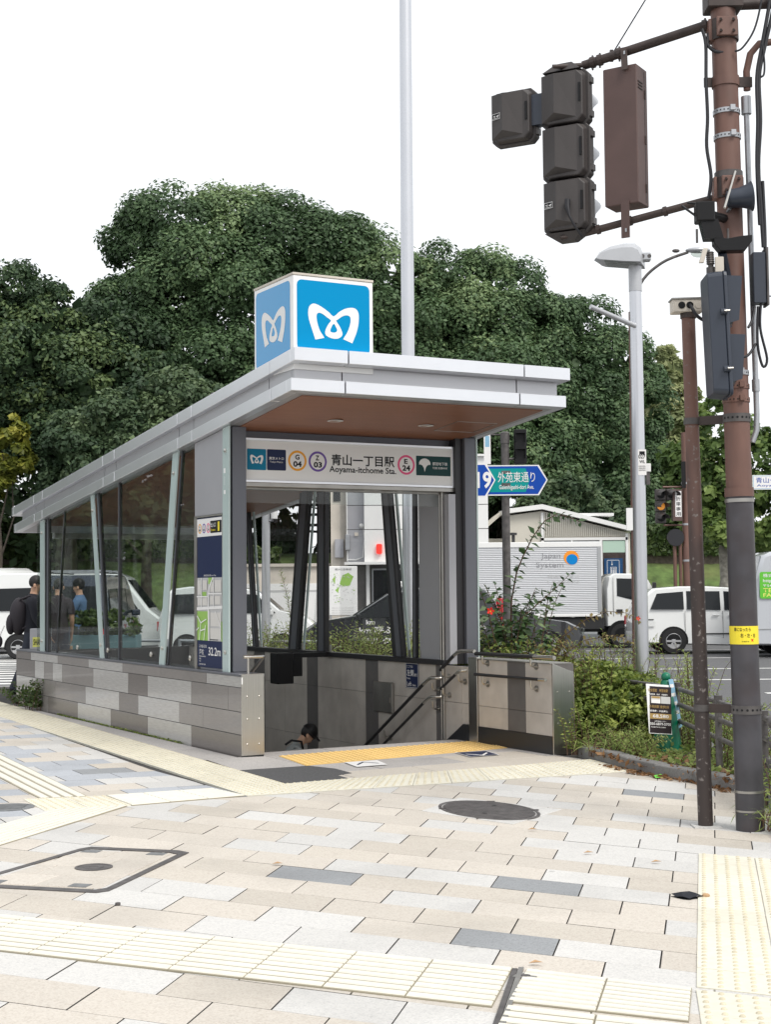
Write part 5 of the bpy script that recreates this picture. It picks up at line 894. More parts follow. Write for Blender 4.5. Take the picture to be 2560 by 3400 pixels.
# brown pole with arched lamp behind it
L1 = V((4.93, 30, 0)); l2 = thing('arched_lamp', 'thin brown pole behind the silver lamp with a black arched arm', 'street lamp', L1); MB().tube([(.09, 0, -.12), (.12, 0, 7.2)], [.075, .06], 12).build('pole', 'brown_paint', l2, smooth=60); MB().tube(smooth3([(.08, 0, 6.9), (.3, 0, 7.75), (.75, 0, 8.2), (1.3, 0, 8.42)]), .03, 8).build('arm', 'iron', l2, smooth=60)
MB().ell((1.5, 0, 8.46), (.26, .12, .06)).build('lamp_hood', 'lamp_paint', l2, smooth=80); MB().ell((1.52, 0, 8.39), (.17, .1, .08)).build('lamp_globe', 'lens', l2, smooth=80); MB().ell((1.05, 0, 8.45), (.08, .04, .04)).build('sensor', 'iron', l2)
MB().box(-.07, .09, -.1, -.06, 2.75, 3.2).build('plate', 'white', l2)
# tall flag-white pole behind the canopy and the cctv pole seen through the glass
t = thing('tall_pole', 'very tall silver grey pole rising behind the canopy', 'pole', (.345, 22, 0)); MB().tube([(0, 0, -.1), (.03, 0, 13.5)], [.105, .088], 24).build('shaft', 'pole_metal', t, smooth=60); MB().lathe([(.17, 0), (.17, .03), (.12, .05)], 20, (0, 0, .07)).build('base', 'lamp_paint', t)
MB().obox((-.06, -.12, 3.75), ((1, 0, 0), (0, 1, 0), (0, 0, 1)), (.07, .05, .05)).build('camera_box', 'white', t); MB().obox((-.06, -.12, 3.66), ((1, 0, 0), (0, 1, 0), (0, 0, 1)), (.03, .03, .03)).build('camera_lens', 'p_black', t)
t = thing('camera_pole', 'pale grey pole with white camera seen through the stair glass', 'pole', (-1.95, 24, 0)); MB().tube([(0, 0, -.05), (.02, 0, 4.0)], [.075, .06], 16).build('shaft', 'lamp_paint', t, smooth=60); MB().tube([(.05, -.02, 2.72), (.14, -.05, 2.74)], .02, 8).build('arm', 'galv', t); MB().lathe([(.055, 0), (.055, .12), (.03, .13)], 14, (.15, -.05, 2.76)).build('camera', 'white', t, smooth=40); MB().lathe([(.03, -.05), (.03, 0)], 12, (.17, -.05, 2.75)).build('lens', 'p_black', t)
t = thing('vent_pipe', 'short grey pipe stub standing above the canopy roof', 'pipe', ORG + UU * .35 + WW * 1.5, TH); MB().lathe([(.03, 3.0), (.03, 3.66), (.034, 3.66), (.034, 3.73), (.001, 3.74)], 14, (0, 0, 0)).build('pipe', 'sleeve', t, smooth=40)
# route sign
rs = thing('route_sign', 'blue and green arrow shaped street name sign on a dark pole', 'sign', (1.95, 24, 0))
def arrow(x0, x1, xt, z0, z1): zc = (z0 + z1) / 2; return [(x0, z0), (x1, z0), (xt, zc), (x1, z1), (x0, z1)]
def inset(P, d):
    c_ = V((sum(p[0] for p in P) / len(P), sum(p[1] for p in P) / len(P))); return [(p[0] + d * (1 if p[0] < c_.x else -1) * 1.2, p[1] + d * (1 if p[1] < c_.y - .01 else -1 if p[1] > c_.y + .01 else 0)) for p in P]
o0 = (0, -.09, 0)
P2 = arrow(-.45, .535, .675, 3.10, 3.59); MB().prism(P2, (0, -.085, 0), (1, 0, 0), (0, 0, 1), (0, .02, 0)).build('name_plate', 'lamp_paint', rs); flat('plate_print', [(P2, 0), (inset(P2, .018), 1), (arrow(-.45, .32, .385, 3.155, 3.535), 2)], (0, -.0865, 0), FRONT, rs, ['p_paper', 'p_road_blue', 'p_sign_green'])
P1 = arrow(-1.05, -.32, -.17, 3.08, 3.615); MB().prism(P1, (0, -.105, 0), (1, 0, 0), (0, 0, 1), (0, .018, 0)).build('number_plate', 'lamp_paint', rs); flat('plate_print', [(P1, 0), (inset(P1, .018), 1)], (0, -.1065, 0), FRONT, rs, ['p_paper', 'p_road_blue'])
text('lettering', '319', (-.655, -.11, 3.215), FRONT, .42, .27, 'p_paper', rs, .03); text('lettering', '外苑東通り', (-.13, -.092, 3.31), FRONT, .6, .17, 'p_paper', rs, .0); text('lettering', 'Gaienhigashi-dori Ave.', (-.11, -.092, 3.18), FRONT, .56, .09, 'p_paper', rs, .008)
MB().tube([(0, 0, -.1), (0, 0, 4.1)], .065, 16).build('pole', 'iron', rs, smooth=60); MB().lathe([(.075, 3.95), (.075, 4.12), (.05, 4.14)], 16).build('pole_cap', 'iron', rs, smooth=40); MB().box(-.07, .07, -.09, -.06, 3.25, 3.3).box(-.07, .07, -.09, -.06, 3.45, 3.5).build('bracket', 'iron', rs)
t = thing('pole_banner', 'small white and blue banner on the dark pole behind the street sign', 'banner', (1.66, 24.05, 0)); flat('cloth', [(rect(-.05, 3.62, .06, 4.12), 0), (rect(-.03, 3.9, .04, 4.08), 1)], (0, 0, 0), FRONT, t, ['p_paper', 'p_skyblue']); MB().tube([(.06, 0, 4.1), (.29, 0, 4.1)], .012, 6).build('bracket', 'iron', t)
t = thing('crossing_signal', 'black pedestrian crossing signal behind the green street sign', 'traffic signal', (2.2, 24.05, 0)); MB().box(-.1, .1, -.06, .06, 3.62, 4.18).build('housing', 'p_black', t, bevel=.01)
for z in (3.77, 4.03): MB().box(-.08, .08, -.14, -.06, z + .08, z + .09).box(-.08, -.07, -.12, -.06, z - .05, z + .08).box(.07, .08, -.12, -.06, z - .05, z + .08).build('visor', 'p_black', t)
MB().tube([(-.2, 0, 3.7), (-.1, 0, 3.7)], .02, 8).build('bracket', 'iron', t)
emit('amber_reflection', (.8, .32, .05), .25)  # weak emission stands in for an orange reflection on the signal lens
# distant traffic signal, its poles and sign
fs = thing('far_signal', 'distant brown traffic signal with an orange reflection glowing on one lens before the leafy tree', 'traffic signal', (8.55, 45, 0)); fd = V((.25, -.97, 0))
for k, (x, z, on) in enumerate(((-.2, 4.4, 0), (-.2, 4.05, 1), (-.2, 3.7, 0), (.13, 4.4, 0))):
    u = MB().obox((x, 0, z), ((1, 0, 0), (0, 1, 0), (0, 0, 1)), (.155, .1, .17)).build('housing', 'signal_brown', fs, bevel=.02); MB().lathe([(.12, 0), (.12, .02), (.09, .04), (.001, .05)], 18, (x, -.1, z), (0, -1, 0)).build('lens', 'amber_reflection' if on else 'p_black', u, smooth=50)
    m = MB(); vs = []
    for q in range(11): a = math.radians(-10 + 20 * q); vs += [(x + math.cos(a) * .135, -.1, z + math.sin(a) * .135), (x + .1 + math.cos(a) * .135, -.34, z + math.sin(a) * .12 - .02)]
    m.add(vs, [(2 * q, 2 * q + 1, 2 * q + 3, 2 * q + 2) for q in range(10)]); m.build('visor', 'signal_brown', u, smooth=60)
MB().tube([(-.1, .1, 4.64), (.6, .1, 4.64)], .03, 8).tube([(-.1, .1, 3.48), (.6, .1, 3.48)], .03, 8).build('arm', 'brown_paint', fs)
t = thing('turn_lane_sign', 'narrow upright white sign with black characters beside the distant signal', 'sign', (8.86, 44.9, 0)); MB().box(-.16, .12, -.06, .2, 3.6, 4.55).build('case', 'brown_box', t); flat('sign_face', [(rect(-.09, 3.72, .1, 4.5), 0)], (0, -.062, 0), FRONT, t, ['p_paper'])
for k, ch in enumerate('右折車専用'): text('lettering', ch, (-.065, -.064, 4.36 - k * .155), FRONT, .14, .12, 'p_ink', t, .01)
t = thing('far_signal_pole', 'distant rusty signal pole with coiled cables between the two near poles', 'signal pole', (9.12, 45.1, 0)); MB().tube([(0, 0, -.1), (.03, 0, 6.3)], .11, 14).build('shaft', 'brown_paint', t, smooth=60)
MB().lathe([(.2, -.05), (.26, -.05), (.26, .05), (.2, .05)], 20, (-.33, -.1, 3.1), (.1, -1, 0)).build('cable_coil', 'cable', t, smooth=60); MB().box(-.12, .0, -.2, -.12, 4.6, 5.4).build('small_case', 'p_black', t)
for z in (2.4, 3.5, 4.75): ring_band((.01, 0, z), .112, .03, 14).build('band', 'galv', t)
t = thing('far_post', 'pair of slim orange brown pipes beside the distant signal pole', 'post', (8.78, 45.1, 0)); MB().tube([(0, 0, -.1), (0, 0, 3.0)], .055, 10).tube([(.17, 0, -.1), (.17, 0, 3.2)], .055, 10).build('pipes', 'brown_paint', t, smooth=60)
t = thing('place_name_sign', 'white place name sign with blue lettering at the right edge', 'sign', (11.16, 45, 0)); MB().box(0, 1.25, -.02, .02, 4.53, 4.97).build('plate', 'white', t); flat('border', [(rect(.02, 4.55, 1.23, 4.95), 0), (rect(.035, 4.565, 1.215, 4.935), 1)], (0, -.0215, 0), FRONT, t, ['p_skyblue', 'p_paper']); text('lettering', '青山一丁目', (.1, -.0235, 4.73), FRONT, 1.02, .17, 'p_road_blue', t, .005); text('lettering', 'Aoyama 1', (.12, -.0235, 4.6), FRONT, .85, .09, 'p_road_blue', t, .005)
MB().tube([(-.3, .05, 4.8), (1.3, .05, 4.8)], .03, 8).tube([(1.3, .05, -.1), (1.3, .05, 6.5)], .09, 10).build('support', 'brown_paint', t, smooth=60)
t = thing('overhead_pole', 'thin brown overhead signal arm reaching in from the right edge', 'signal arm', (10, 33, 0)); MB().tube([(-.85, 0, 6.72), (3, 0, 6.75)], .035, 8).tube([(3, 0, -.1), (3, 0, 7.2)], .1, 10).build('arm', 'brown_paint', t, smooth=60)
# green cone stand with two poster boards
cn = thing('advert_cone', 'green traffic cone carrying poster boards in the planting strip', 'traffic cone', (2.62, 14.0, .07))
MB().lathe([(.175, 0), (.175, .02), (.135, .03), (.05, .64), (.04, .66)], 28).build('cone', 'green_cone', cn, smooth=40); MB().ell((0, 0, .69), (.045, .045, .045)).build('knob', 'green_cone', cn, smooth=80)
BA = V((2.4, 13.82, .71)); bdx = V((.222, .06, -.02)); bdz = V((.01, -.07, -.45)); pb = thing('poster_board', 'dark poster with a price and phone number on the front of the green cone', 'poster'); o_ = BA; xh = bdx.normalized(); yh = -bdz.normalized()
wv, hv = bdx.length, bdz.length; org_ = BA + bdz; nn = xh.cross(yh); MB().prism(rect(0, 0, wv, hv), org_ - nn * .004, xh, yh, nn * .003).build('board', 'white', pb)
FRP = (xh, yh); flat('poster_print', [(rect(.006, .006, wv - .006, hv - .02), 0), (rect(.02, .28, .115, .345), 1), (rect(.12, .28, .215, .345), 2), (rect(.022, .28, .113, .31), 3), (rect(.025, .325, .11, .343), 4), (rect(.006, .135, wv - .006, .185), 5)], org_, FRP, pb, ['p_poster', 'p_map_tan', 'p_map_grey', 'p_paper', 'p_gold', 'p_gold'])
Tp = lambda s, x, y, w, h, m='p_paper': text('lettering', s, org_ + xh * x + yh * y + nn * .004, FRP, w, h, m, pb, .01)
Tp('完全個室　神宮前駅', .015, .385, .2, .03, 'p_gold'); Tp('新規開業　駅前　月額賃料', .02, .355, .19, .014); Tp('外苑前駅 徒歩5分', .015, .235, .2, .028, 'p_gold'); Tp('管理費・共益費込', .02, .2, .18, .018); Tp('68,580', .045, .143, .16, .034); Tp('お客様センター', .06, .108, .12, .013); Tp('050-6879-5705', .012, .078, .21, .024); Tp('東京都港区青山営業所', .02, .055, .15, .01)
p2_ = thing('rear_board', 'pale blue rear board leaning on the back of the green cone', 'poster'); m = MB(); A = [V(p) for p in ((2.63, 13.93, .74), (2.68, 13.98, .74), (2.775, 14.05, .29), (2.70, 13.96, .27))]; m.hull(A, [p + V((.004, .008, 0)) for p in A]); m.build('board', 'p_skyblue', p2_)
for k in range(5): a0, a1 = .1 + k * .18, .17 + k * .18; m = MB(); f = lambda u, v: A[0].lerp(A[1], u).lerp(A[3].lerp(A[2], u), v) + V((0, -.003, 0)); m.add([f(.1, a0), f(.9, a0), f(.9, a1), f(.1, a1)], [(3, 2, 1, 0)]); m.build('print_band', 'p_paper', p2_)
# guard pipes with ball ends along the planting strip
FP = [V(p) for p in ((.9, 20.3, 0), (2.0, 17.0, 0), (2.74, 14.1, 0), (2.75, 12.4, 0), (2.735, 10.6, 0))]
t = thing('guard_fence', 'dark three rail guard pipe fence with ball ends behind the planting', 'fence')
for z in (.645, .5, .345):
    MB().tube([p + V((0, 0, z)) for p in FP], .022, 10).build('rail', 'iron', t, smooth=60); e = FP[-1] + V((-.0, 0, z)); MB().lathe([(.026, -.03), (.034, -.02), (.026, -.005), (.045, .02), (.05, .045), (.043, .07), (.02, .09), (.012, .105), (.001, .11)], 14, e, (-.05, -1, -.15)).build('ball_end', 'iron', t, smooth=60)
for p in (FP[1], FP[2], FP[3], FP[4] + V((0, .25, 0)), FP[0]): q = MB().tube([p, p + V((0, 0, .68))], .03, 10).build('post', 'iron', t, smooth=60); MB().tube([p + V((0, 0, .6)), p + V((0, 0, .7))], .036, 10).build('post_cap', 'iron', q, smooth=60)
# litter on the pavement
t = thing('black_cloth', 'crumpled black cloth lying on the pavement by the dotted block', 'litter', (1.54, 7.75, 0)); m = MB(); P = []
for k in range(12):
    a = 2 * PI * k / 12; r = (.085, .07, .05, .06, .07, .09, .06, .05, .06, .07, .05, .06)[k]; P.append((math.cos(a) * r, math.sin(a) * r * .8, .008 + .004 * (k % 3)))
m.add(P + [(.01, 0, .035), (-.03, .01, .03), (.04, -.01, .028)], [(k, (k + 1) % 12, 12 if 3 <= k < 4 or k in (8, 9) else 13 if 4 <= k < 8 else 14) for k in range(12)] + [(12, 13, 4), (12, 14, 10), (12, 3, 14), (12, 8, 13), (12, 14, 3)]); m.add([(x * 1.02, y * 1.02, .002) for x, y, z in P], [tuple(range(12))]); m.build('cloth', 'cloth_black', t, smooth=50)
MB().ell((.095, .0, .012), (.022, .016, .012), 8, 5).build('tan_tip', 'kraft', t)
t = thing('green_wrapper', 'bright green wrapper lying by the kerb', 'litter', (2.27, 12.55, .004)); MB().add([(-.03, -.035, .004), (.035, -.02, .01), (.03, .035, .03), (-.035, .02, .02)], [(0, 1, 2, 3)]).build('wrapper', 'p_sticker_green', t)
t = thing('bottle_cap', 'small dark cap lying on the pavement near the access cover', 'litter', (-1.39, 7.7, 0)); MB().lathe([(.014, .001), (.014, .012), (.01, .014), (.001, .014)], 12).build('cap', 'iron', t, smooth=40)
emit('red_lamp', (.8, .03, .02), .9); mat('cream_wall', (.6, .57, .5), .6, grime=.2, gscale=.6); mat('metal_light', (.6, .58, .52), .4, .2); mat('pale_glass', (.45, .6, .5), .3); mat('sign_blue', (.01, .06, .16), .4); mat('teal_box', (.1, .2, .22), .5, grime=.3)
# ------------------------------------------------------------ vehicles (x forward from the rear bumper, y to the left, z from the road)
RZ = -.116
def wheel(parent, x, y, r, w, sgn, rim='alloy'):
    q = link('wheel', None, parent, loc=(x, y, r)); s = sgn
    MB().lathe([(r * .62, -w / 2), (r * .93, -w / 2), (r, -w * .35), (r, w * .35), (r * .93, w / 2), (r * .62, w / 2), (r * .6, w * .3), (r * .6, -w * .3)], 28, (0, 0, 0), (0, s, 0)).build('tyre', 'tyre', q, smooth=40)
    m = MB(); m.lathe([(r * .63, w * .3), (r * .63, w * .42), (r * .56, w * .46), (r * .52, w * .2), (.001, w * .2)], 28, (0, 0, 0), (0, s, 0))
    for k in range(6): a = PI * k / 3; d = V((math.cos(a), 0, math.sin(a))); m.obox(d * r * .33 + V((0, s * w * .36, 0)), (d, (0, 1, 0), d.cross(V((0, 1, 0)))), (r * .24, w * .06, r * .07))
    m.lathe([(r * .16, w * .28), (r * .15, w * .46), (.001, w * .47)], 16, (0, 0, 0), (0, s, 0)); m.build('rim', rim, q, smooth=40)
def car(name, label, cat, loc, heading, L, W, prof, belt, H, paint, windows, wheels, wr=.31, arch=True, extras=None, taper=.16, group=None, shield=None, seams=(), handles=(), rot=None):
    """prof: side outline (x,z), closed; windows: side panes (x,z); shield: front and rear glass lines ((x,z),(x,z))"""
    root = thing(name, label, cat, (loc[0], loc[1], RZ), rot if rot is not None else 0 if heading > 0 else PI, group)
    hw = W / 2; t = lambda z: 1 - taper * max(0, z - belt) / (H - belt) - .05 * max(0, .45 - z) / .45
    n = len(prof); cx = sum(p[0] for p in prof) / n; cz = sum(p[1] for p in prof) / n; rings = []
    for y, ins in ((-1, .955), (-.93, .99), (-.8, 1), (.8, 1), (.93, .99), (1, .955)):
        rings.append([(cx + (x - cx) * ins, hw * y * t(z), cz + (z - cz) * ins) for x, z in prof])
    m = MB(); vs = [p for r in rings for p in r]; fs = [(i * n + j, i * n + (j + 1) % n, (i + 1) * n + (j + 1) % n, (i + 1) * n + j) for i in range(5) for j in range(n)]
    fs += [tuple(range(n - 1, -1, -1)), tuple(range(5 * n, 6 * n))]; m.add(vs, fs); body = m.build('body', paint, root, smooth=32)
    ins = lambda x, z: (cx + (x - cx) * .955, cz + (z - cz) * .955)
    def side(pts, s, off): return [(x, s * (hw * t(z) + off), z) for x, z in pts]
    for s in (-1, 1):
        for w in windows: P = side(w, s, .003); Q_ = side(w, s, -.02); m = MB(); m.hull(Q_, P) if s > 0 else m.hull(P, Q_); m.build('side_window', 'car_glass', root)
        for x, z0, z1 in seams: m = MB(); m.hull(side([(x, z0), (x + .008, z0), (x + .008, z1), (x, z1)], s, -.01), side([(x, z0), (x + .008, z0), (x + .008, z1), (x, z1)], s, .002)); m.build('door_seam', 'trim', root)
        for x, z in handles: m = MB(); m.hull(side([(x, z), (x + .17, z), (x + .17, z + .03), (x, z + .03)], s, -.01), side([(x, z), (x + .17, z), (x + .17, z + .03), (x, z + .03)], s, .025)); m.build('door_handle', paint, root, bevel=.006)
        for x in wheels:
            y = s * (hw - .088); wheel(root, x, y, wr, .2, s)
            if arch: m = MB(); P = [(x + math.cos(a) * wr * 1.12, wr + math.sin(a) * wr * 1.12) for a in [math.radians(-12 + 204 * k / 16) for k in range(17)]]; m.hull([(px, s * (hw * .9), pz) for px, pz in P], [(px, s * (hw * t(pz) + .004), pz) for px, pz in P]); m.build('wheel_arch', 'p_black', root)
    for k, (a, b) in enumerate(shield or ()):
        d = V((b[0] - a[0], b[1] - a[1])); nrm = V((-d.y, d.x)).normalized() * (.006 if k == 0 else -.006) if d.x < 0 else V((-d.y, d.x)).normalized() * (.006)
        nx, nz = (abs(nrm.x), abs(nrm.y)) if k == 0 else (-abs(nrm.x), abs(nrm.y))
        P = [(a[0] + nx, -hw * .78, a[1] + nz), (a[0] + nx, hw * .78, a[1] + nz), (b[0] + nx, hw * .7, b[1] + nz), (b[0] + nx, -hw * .7, b[1] + nz)]; m = MB(); m.add(P + [(x - nx * 3, y, z - nz * 3) for x, y, z in P], [(0, 1, 2, 3), (7, 6, 5, 4), (0, 4, 5, 1), (1, 5, 6, 2), (2, 6, 7, 3), (3, 7, 4, 0)]); m.build('windscreen' if k == 0 else 'rear_window', 'car_glass', root)
    fx, rx = max(p[0] for p in prof), min(p[0] for p in prof)
    for s in (-1, 1):
        MB().obox((fx - .12, s * hw * .78, .68), ((1, 0, -.1), (0, 1, 0), (.1, 0, 1)), (.13, .16, .08)).build('headlight', 'lens', root, bevel=.02); MB().obox((rx + .05, s * hw * .82, .85), ((1, 0, 0), (0, 1, 0), (0, 0, 1)), (.045, .08, .12)).build('tail_light', 'tail_red', root, bevel=.01)
        MB().obox((fx * .72, s * (hw + .08), belt + .08), ((1, .1, 0), (-.1, 1, 0), (0, 0, 1)), (.05, .1, .07)).build('mirror', paint, root, bevel=.02)
    MB().box(fx - .02, fx + .004, -.17, .17, .42, .52).build('number_plate', 'white', root)
    if extras: extras(root, hw, t)
    return root
def minivan_extra(root, hw, t):
    for s in (-1, 1): MB().box(1.5, 3.4, s * (hw + .0) - .012, s * (hw + .0) + .012, .5, .53).build('side_moulding', 'trim', root); MB().box(.02, .5, s * hw * .96 - .01, s * hw * .96 + .01, .88, .9).build('crease', 'trim', root); MB().obox((.42, s * (hw + .001), .78), ((1, 0, 0), (0, 1, 0), (0, 0, 1)), (.1, .003, .07)).build('fuel_flap', 'car_white', root, bevel=.002)
car('minivan', 'white minivan driving right between the lamp post and the brown poles', 'minivan', (6.37, 39.1), 1, 4.75, 1.78, [(.03, .28), (0, .55), (.02, .95), (.12, 1.2), (.32, 1.55), (.5, 1.68), (1.2, 1.735), (1.9, 1.735), (2.6, 1.69), (3.1, 1.52), (3.75, 1.1), (4.45, .92), (4.68, .75), (4.75, .5), (4.72, .26), (2.4, .2)], 1.05, 1.74, 'car_white',
    [[(.42, 1.15), (1.28, 1.14), (1.28, 1.6), (.6, 1.55)], [(1.36, 1.14), (2.22, 1.12), (2.22, 1.6), (1.36, 1.61)], [(2.32, 1.12), (3.3, 1.1), (2.9, 1.42), (2.6, 1.58), (2.32, 1.6)]], (1.0, 3.8), .335, extras=minivan_extra, shield=(((3.72, 1.12), (3.12, 1.5)), ((.13, 1.2), (.33, 1.54))), seams=((1.3, .4, 1.1), (2.27, .4, 1.1)), handles=((2.0, .98), (2.4, .97)))
def van_extra(root, hw, t):
    pass
sv = car('silver_van', 'silver high roofed van with a green notice at the right edge', 'van', (8.8, 36.6), 1, 4.8, 1.75, [(.02, .3), (0, .7), (.03, 1.3), (.12, 2.05), (.25, 2.45), (.5, 2.55), (3.2, 2.55), (3.7, 2.3), (4.3, 1.3), (4.7, 1.0), (4.8, .6), (4.78, .3), (2.4, .25)], 1.2, 2.55, 'car_silver', [[(1.9, 1.3), (2.9, 1.3), (2.9, 1.95), (1.9, 1.95)], [(3.0, 1.3), (4.1, 1.3), (3.75, 1.95), (3.0, 1.95)]], (.95, 3.7), .33, taper=.1, shield=(((4.3, 1.35), (3.75, 2.2)),), seams=((1.75, .4, 2.1), (2.95, .4, 2.1)))
# sticker on the side facing the camera
def side_sticker(root, x0, x1, z0, z1, hw, y, m, r=.05): return flat('window_notice', [(rrect(x0, z0, x1, z1, r), 0)], (0, y, 0), FRONT, root, [m])
for x0, x1 in ((.18, 1.6),): side_sticker(sv, x0, x1, 1.42, 2.06, .875, -.88, 'p_sticker_green')
for s_, x, z, w, h, m in (('株式会社', .26, 1.93, .5, .09, 'p_paper'), ('http://www', .26, 1.79, .6, .1, 'p_paper'), ('〒542-0081', .26, 1.7, .5, .06, 'p_paper'), ('TEL 03', .26, 1.57, .55, .1, 'p_textyel'), ('FAX 03', .26, 1.46, .55, .09, 'p_textyel')): text('lettering', s_, (x, -.8825, z), FRONT, w, h, m, sv, .01)
MB().box(.05, 4.7, -.885, -.87, .68, .7).build('side_moulding', 'car_grey', sv); MB().box(-.05, .03, -.8, .8, .3, .55).build('rear_bumper', 'car_grey', sv, bevel=.02)
# box truck
tk = thing('box_truck', 'white cab truck with a ribbed silver box body and a globe logo', 'truck', (2.3, 43.3, RZ))
def rib_side():
    m = MB(); z = .98; x0, x1, y = .06, 3.72, -1.0
    while z < 2.86:
        for a, b, ya, yb2 in ((z, z + .018, y, y - .014), (z + .018, z + .034, y - .014, y - .014), (z + .034, z + .05, y - .014, y)): m.quad((x0, ya, a), (x1, ya, a), (x1, yb2, b), (x0, yb2, b))
        z += .052
    return m
MB().box(.03, 3.78, -.998, .998, .95, 2.95).build('cargo_box', 'corrugated', tk); rib_side().build('ribs', 'corrugated', tk, kind='stuff')
for z0, z1 in ((2.88, 3.03), (.9, .98)): MB().box(0, 3.83, -1.03, 1.03, z0, z1).build('box_rail', 'white', tk, bevel=.01)
for x0, x1 in ((0, .07), (3.72, 3.83)): MB().box(x0, x1, -1.028, 1.028, .98, 2.88).build('box_post', 'car_grey', tk, bevel=.01)
CP = [(3.98, .62), (3.98, 1.7), (4.05, 2.02), (4.2, 2.12), (5.0, 2.1), (5.12, 2.02), (5.5, 1.35), (5.56, 1.05), (5.58, .62)]; m = MB(); rr = []
for y, s in ((-.98, .97), (-.93, 1), (.93, 1), (.98, .97)): rr.append([(4.8 + (x - 4.8) * s, y * (1 - .05 * max(0, z - 1.3)), 1.3 + (z - 1.3) * s) for x, z in CP])
n = len(CP); m.add([p for r in rr for p in r], [(i * n + j, i * n + (j + 1) % n, (i + 1) * n + (j + 1) % n, (i + 1) * n + j) for i in range(3) for j in range(n)] + [tuple(range(n - 1, -1, -1)), tuple(range(3 * n, 4 * n))]); m.build('cab', 'car_white', tk, smooth=35)
for s in (-1, 1):
    m = MB(); W_ = [(4.27, 1.48), (4.27, 1.98), (4.98, 1.96), (5.28, 1.4), (4.9, 1.32)]; f = lambda o: [(x, s * (.982 * (1 - .05 * max(0, z - 1.3)) + o), z) for x, z in W_]; m.hull(f(-.02), f(.004)); m.build('side_window', 'car_glass', tk)
    for x, z0, z1 in ((4.16, .9, 2.0), (5.2, .9, 1.35)): MB().box(x, x + .01, s * .984 - .004, s * .984 + .004, z0, z1).build('door_seam', 'trim', tk)
    MB().box(4.25, 4.42, s * .99 - .015, s * .99 + .015, 1.0, 1.1).build('door_handle', 'trim', tk); MB().obox((5.3, s * 1.15, 1.7), ((1, 0, 0), (0, 1, 0), (0, 0, 1)), (.05, .1, .16)).build('mirror', 'trim', tk, bevel=.02); MB().obox((5.56, s * .72, .75), ((1, 0, 0), (0, 1, 0), (0, 0, 1)), (.03, .18, .1)).build('headlight', 'lens', tk, bevel=.02)
    for x in (4.4, 1.0): wheel(tk, x, s * .875, .355, .24, s)
    m = MB(); P = [(4.4 + math.cos(a) * .43, .36 + math.sin(a) * .43) for a in [math.radians(-5 + 190 * k / 16) for k in range(17)]]; m.hull([(x, s * .85, z) for x, z in P], [(x, s * .987, z) for x, z in P]); m.build('wheel_arch', 'p_black', tk)
m = MB(); m.quad((5.5, -.82, 1.38), (5.5, .82, 1.38), (5.14, .8, 2.0), (5.14, -.8, 2.0)); m.build('windscreen', 'car_glass', tk)
MB().box(.1, 5.4, -.4, .4, .45, .75).box(.1, 3.9, -.95, -.9, .55, .85).box(.1, 3.9, .9, .95, .55, .85).build('chassis', 'trim', tk); MB().box(5.45, 5.66, -.98, .98, .42, .64).build('bumper', 'car_white', tk, bevel=.03)
flat('logo', [(disc(2.98, 2.58, .215, .2), 0), (disc(3.0, 2.53, .165, .15), 1)], (0, -1.016, 0), FRONT, tk, ['p_orange', 'p_metro_blue'])
for s_, x, z, w, h in (('Japan', 2.12, 2.52, .55, .2), ('System', 1.98, 2.26, .78, .2)): text('lettering', s_, (x, -1.0175, z), FRONT, w, h, 'truck_print', tk, -.004)
for k in range(2): text('lettering', '物流サービス' if k == 0 else 'Logistics', (2.3, -1.0175, 2.0 - k * .16), FRONT, .9, .09, 'p_map_grey', tk)
for x in (.75, 1.55, 2.3): MB().lathe([(.05, 2.95), (.05, 3.2), (.11, 3.2), (.11, 3.27), (.001, 3.28)], 12, (x * .0 + 1.45, .3, .08)).build('roof_vent', 'trim', tk) if x == .75 else None
# black taxi facing left
def taxi_extra(root, hw, t):
    y = hw + .006  # its right flank, which faces the camera once the car is turned round
    fr = (V((-1, 0, 0)), V((0, 0, 1)))
    for s_, x, z, w, h in (('km', 2.99, .97, .19, .1), ('km 呼ぶなら', 3.14, .77, 1.15, .16), ('フルクル', 3.1, .55, .9, .14), ('300', .62, .85, .22, .07), ('TAXI', 1.5, .66, .5, .14)): text('lettering', s_, (x, y, z), fr, w, h, 'p_paper', root, .02)
    MB().box(2.0, 2.3, -.2, .2, 1.75, 1.9).build('roof_lamp', 'white', root, bevel=.03)
    for s in (-1, 1): MB().obox((.06, s * hw * .86, 1.2), ((1, 0, .25), (0, 1, 0), (-.25, 0, 1)), (.05, .07, .32)).build('tall_tail_light', 'tail_red', root, bevel=.01)
car('black_taxi', 'black taxi with white door lettering facing left behind the stair glass', 'taxi', (2.55, 33), -1, 4.4, 1.7, [(.02, .3), (0, .6), (.03, 1.0), (.18, 1.45), (.4, 1.7), (.9, 1.75), (1.9, 1.75), (2.55, 1.62), (3.3, 1.15), (4.1, 1.02), (4.35, .85), (4.4, .5), (4.36, .26), (2.2, .22)], 1.05, 1.75, 'car_black', [[(.5, 1.12), (1.25, 1.12), (1.25, 1.58), (.62, 1.55)], [(1.33, 1.12), (2.2, 1.12), (2.2, 1.58), (1.33, 1.6)], [(2.3, 1.12), (3.2, 1.12), (2.75, 1.4), (2.45, 1.56), (2.3, 1.57)]], (.75, 3.55), .32, extras=taxi_extra, shield=(((3.28, 1.17), (2.62, 1.58)), ((.07, 1.05), (.3, 1.55))), seams=((1.29, .35, 1.1), (2.25, .35, 1.1)), handles=((1.4, .98), (2.35, .98)))
SED = [(.02, .3), (0, .65), (.1, .95), (.6, 1.02), (1.1, 1.4), (1.5, 1.46), (2.3, 1.46), (2.7, 1.35), (3.35, 1.02), (4.2, .9), (4.5, .75), (4.58, .5), (4.52, .26), (2.2, .22)]
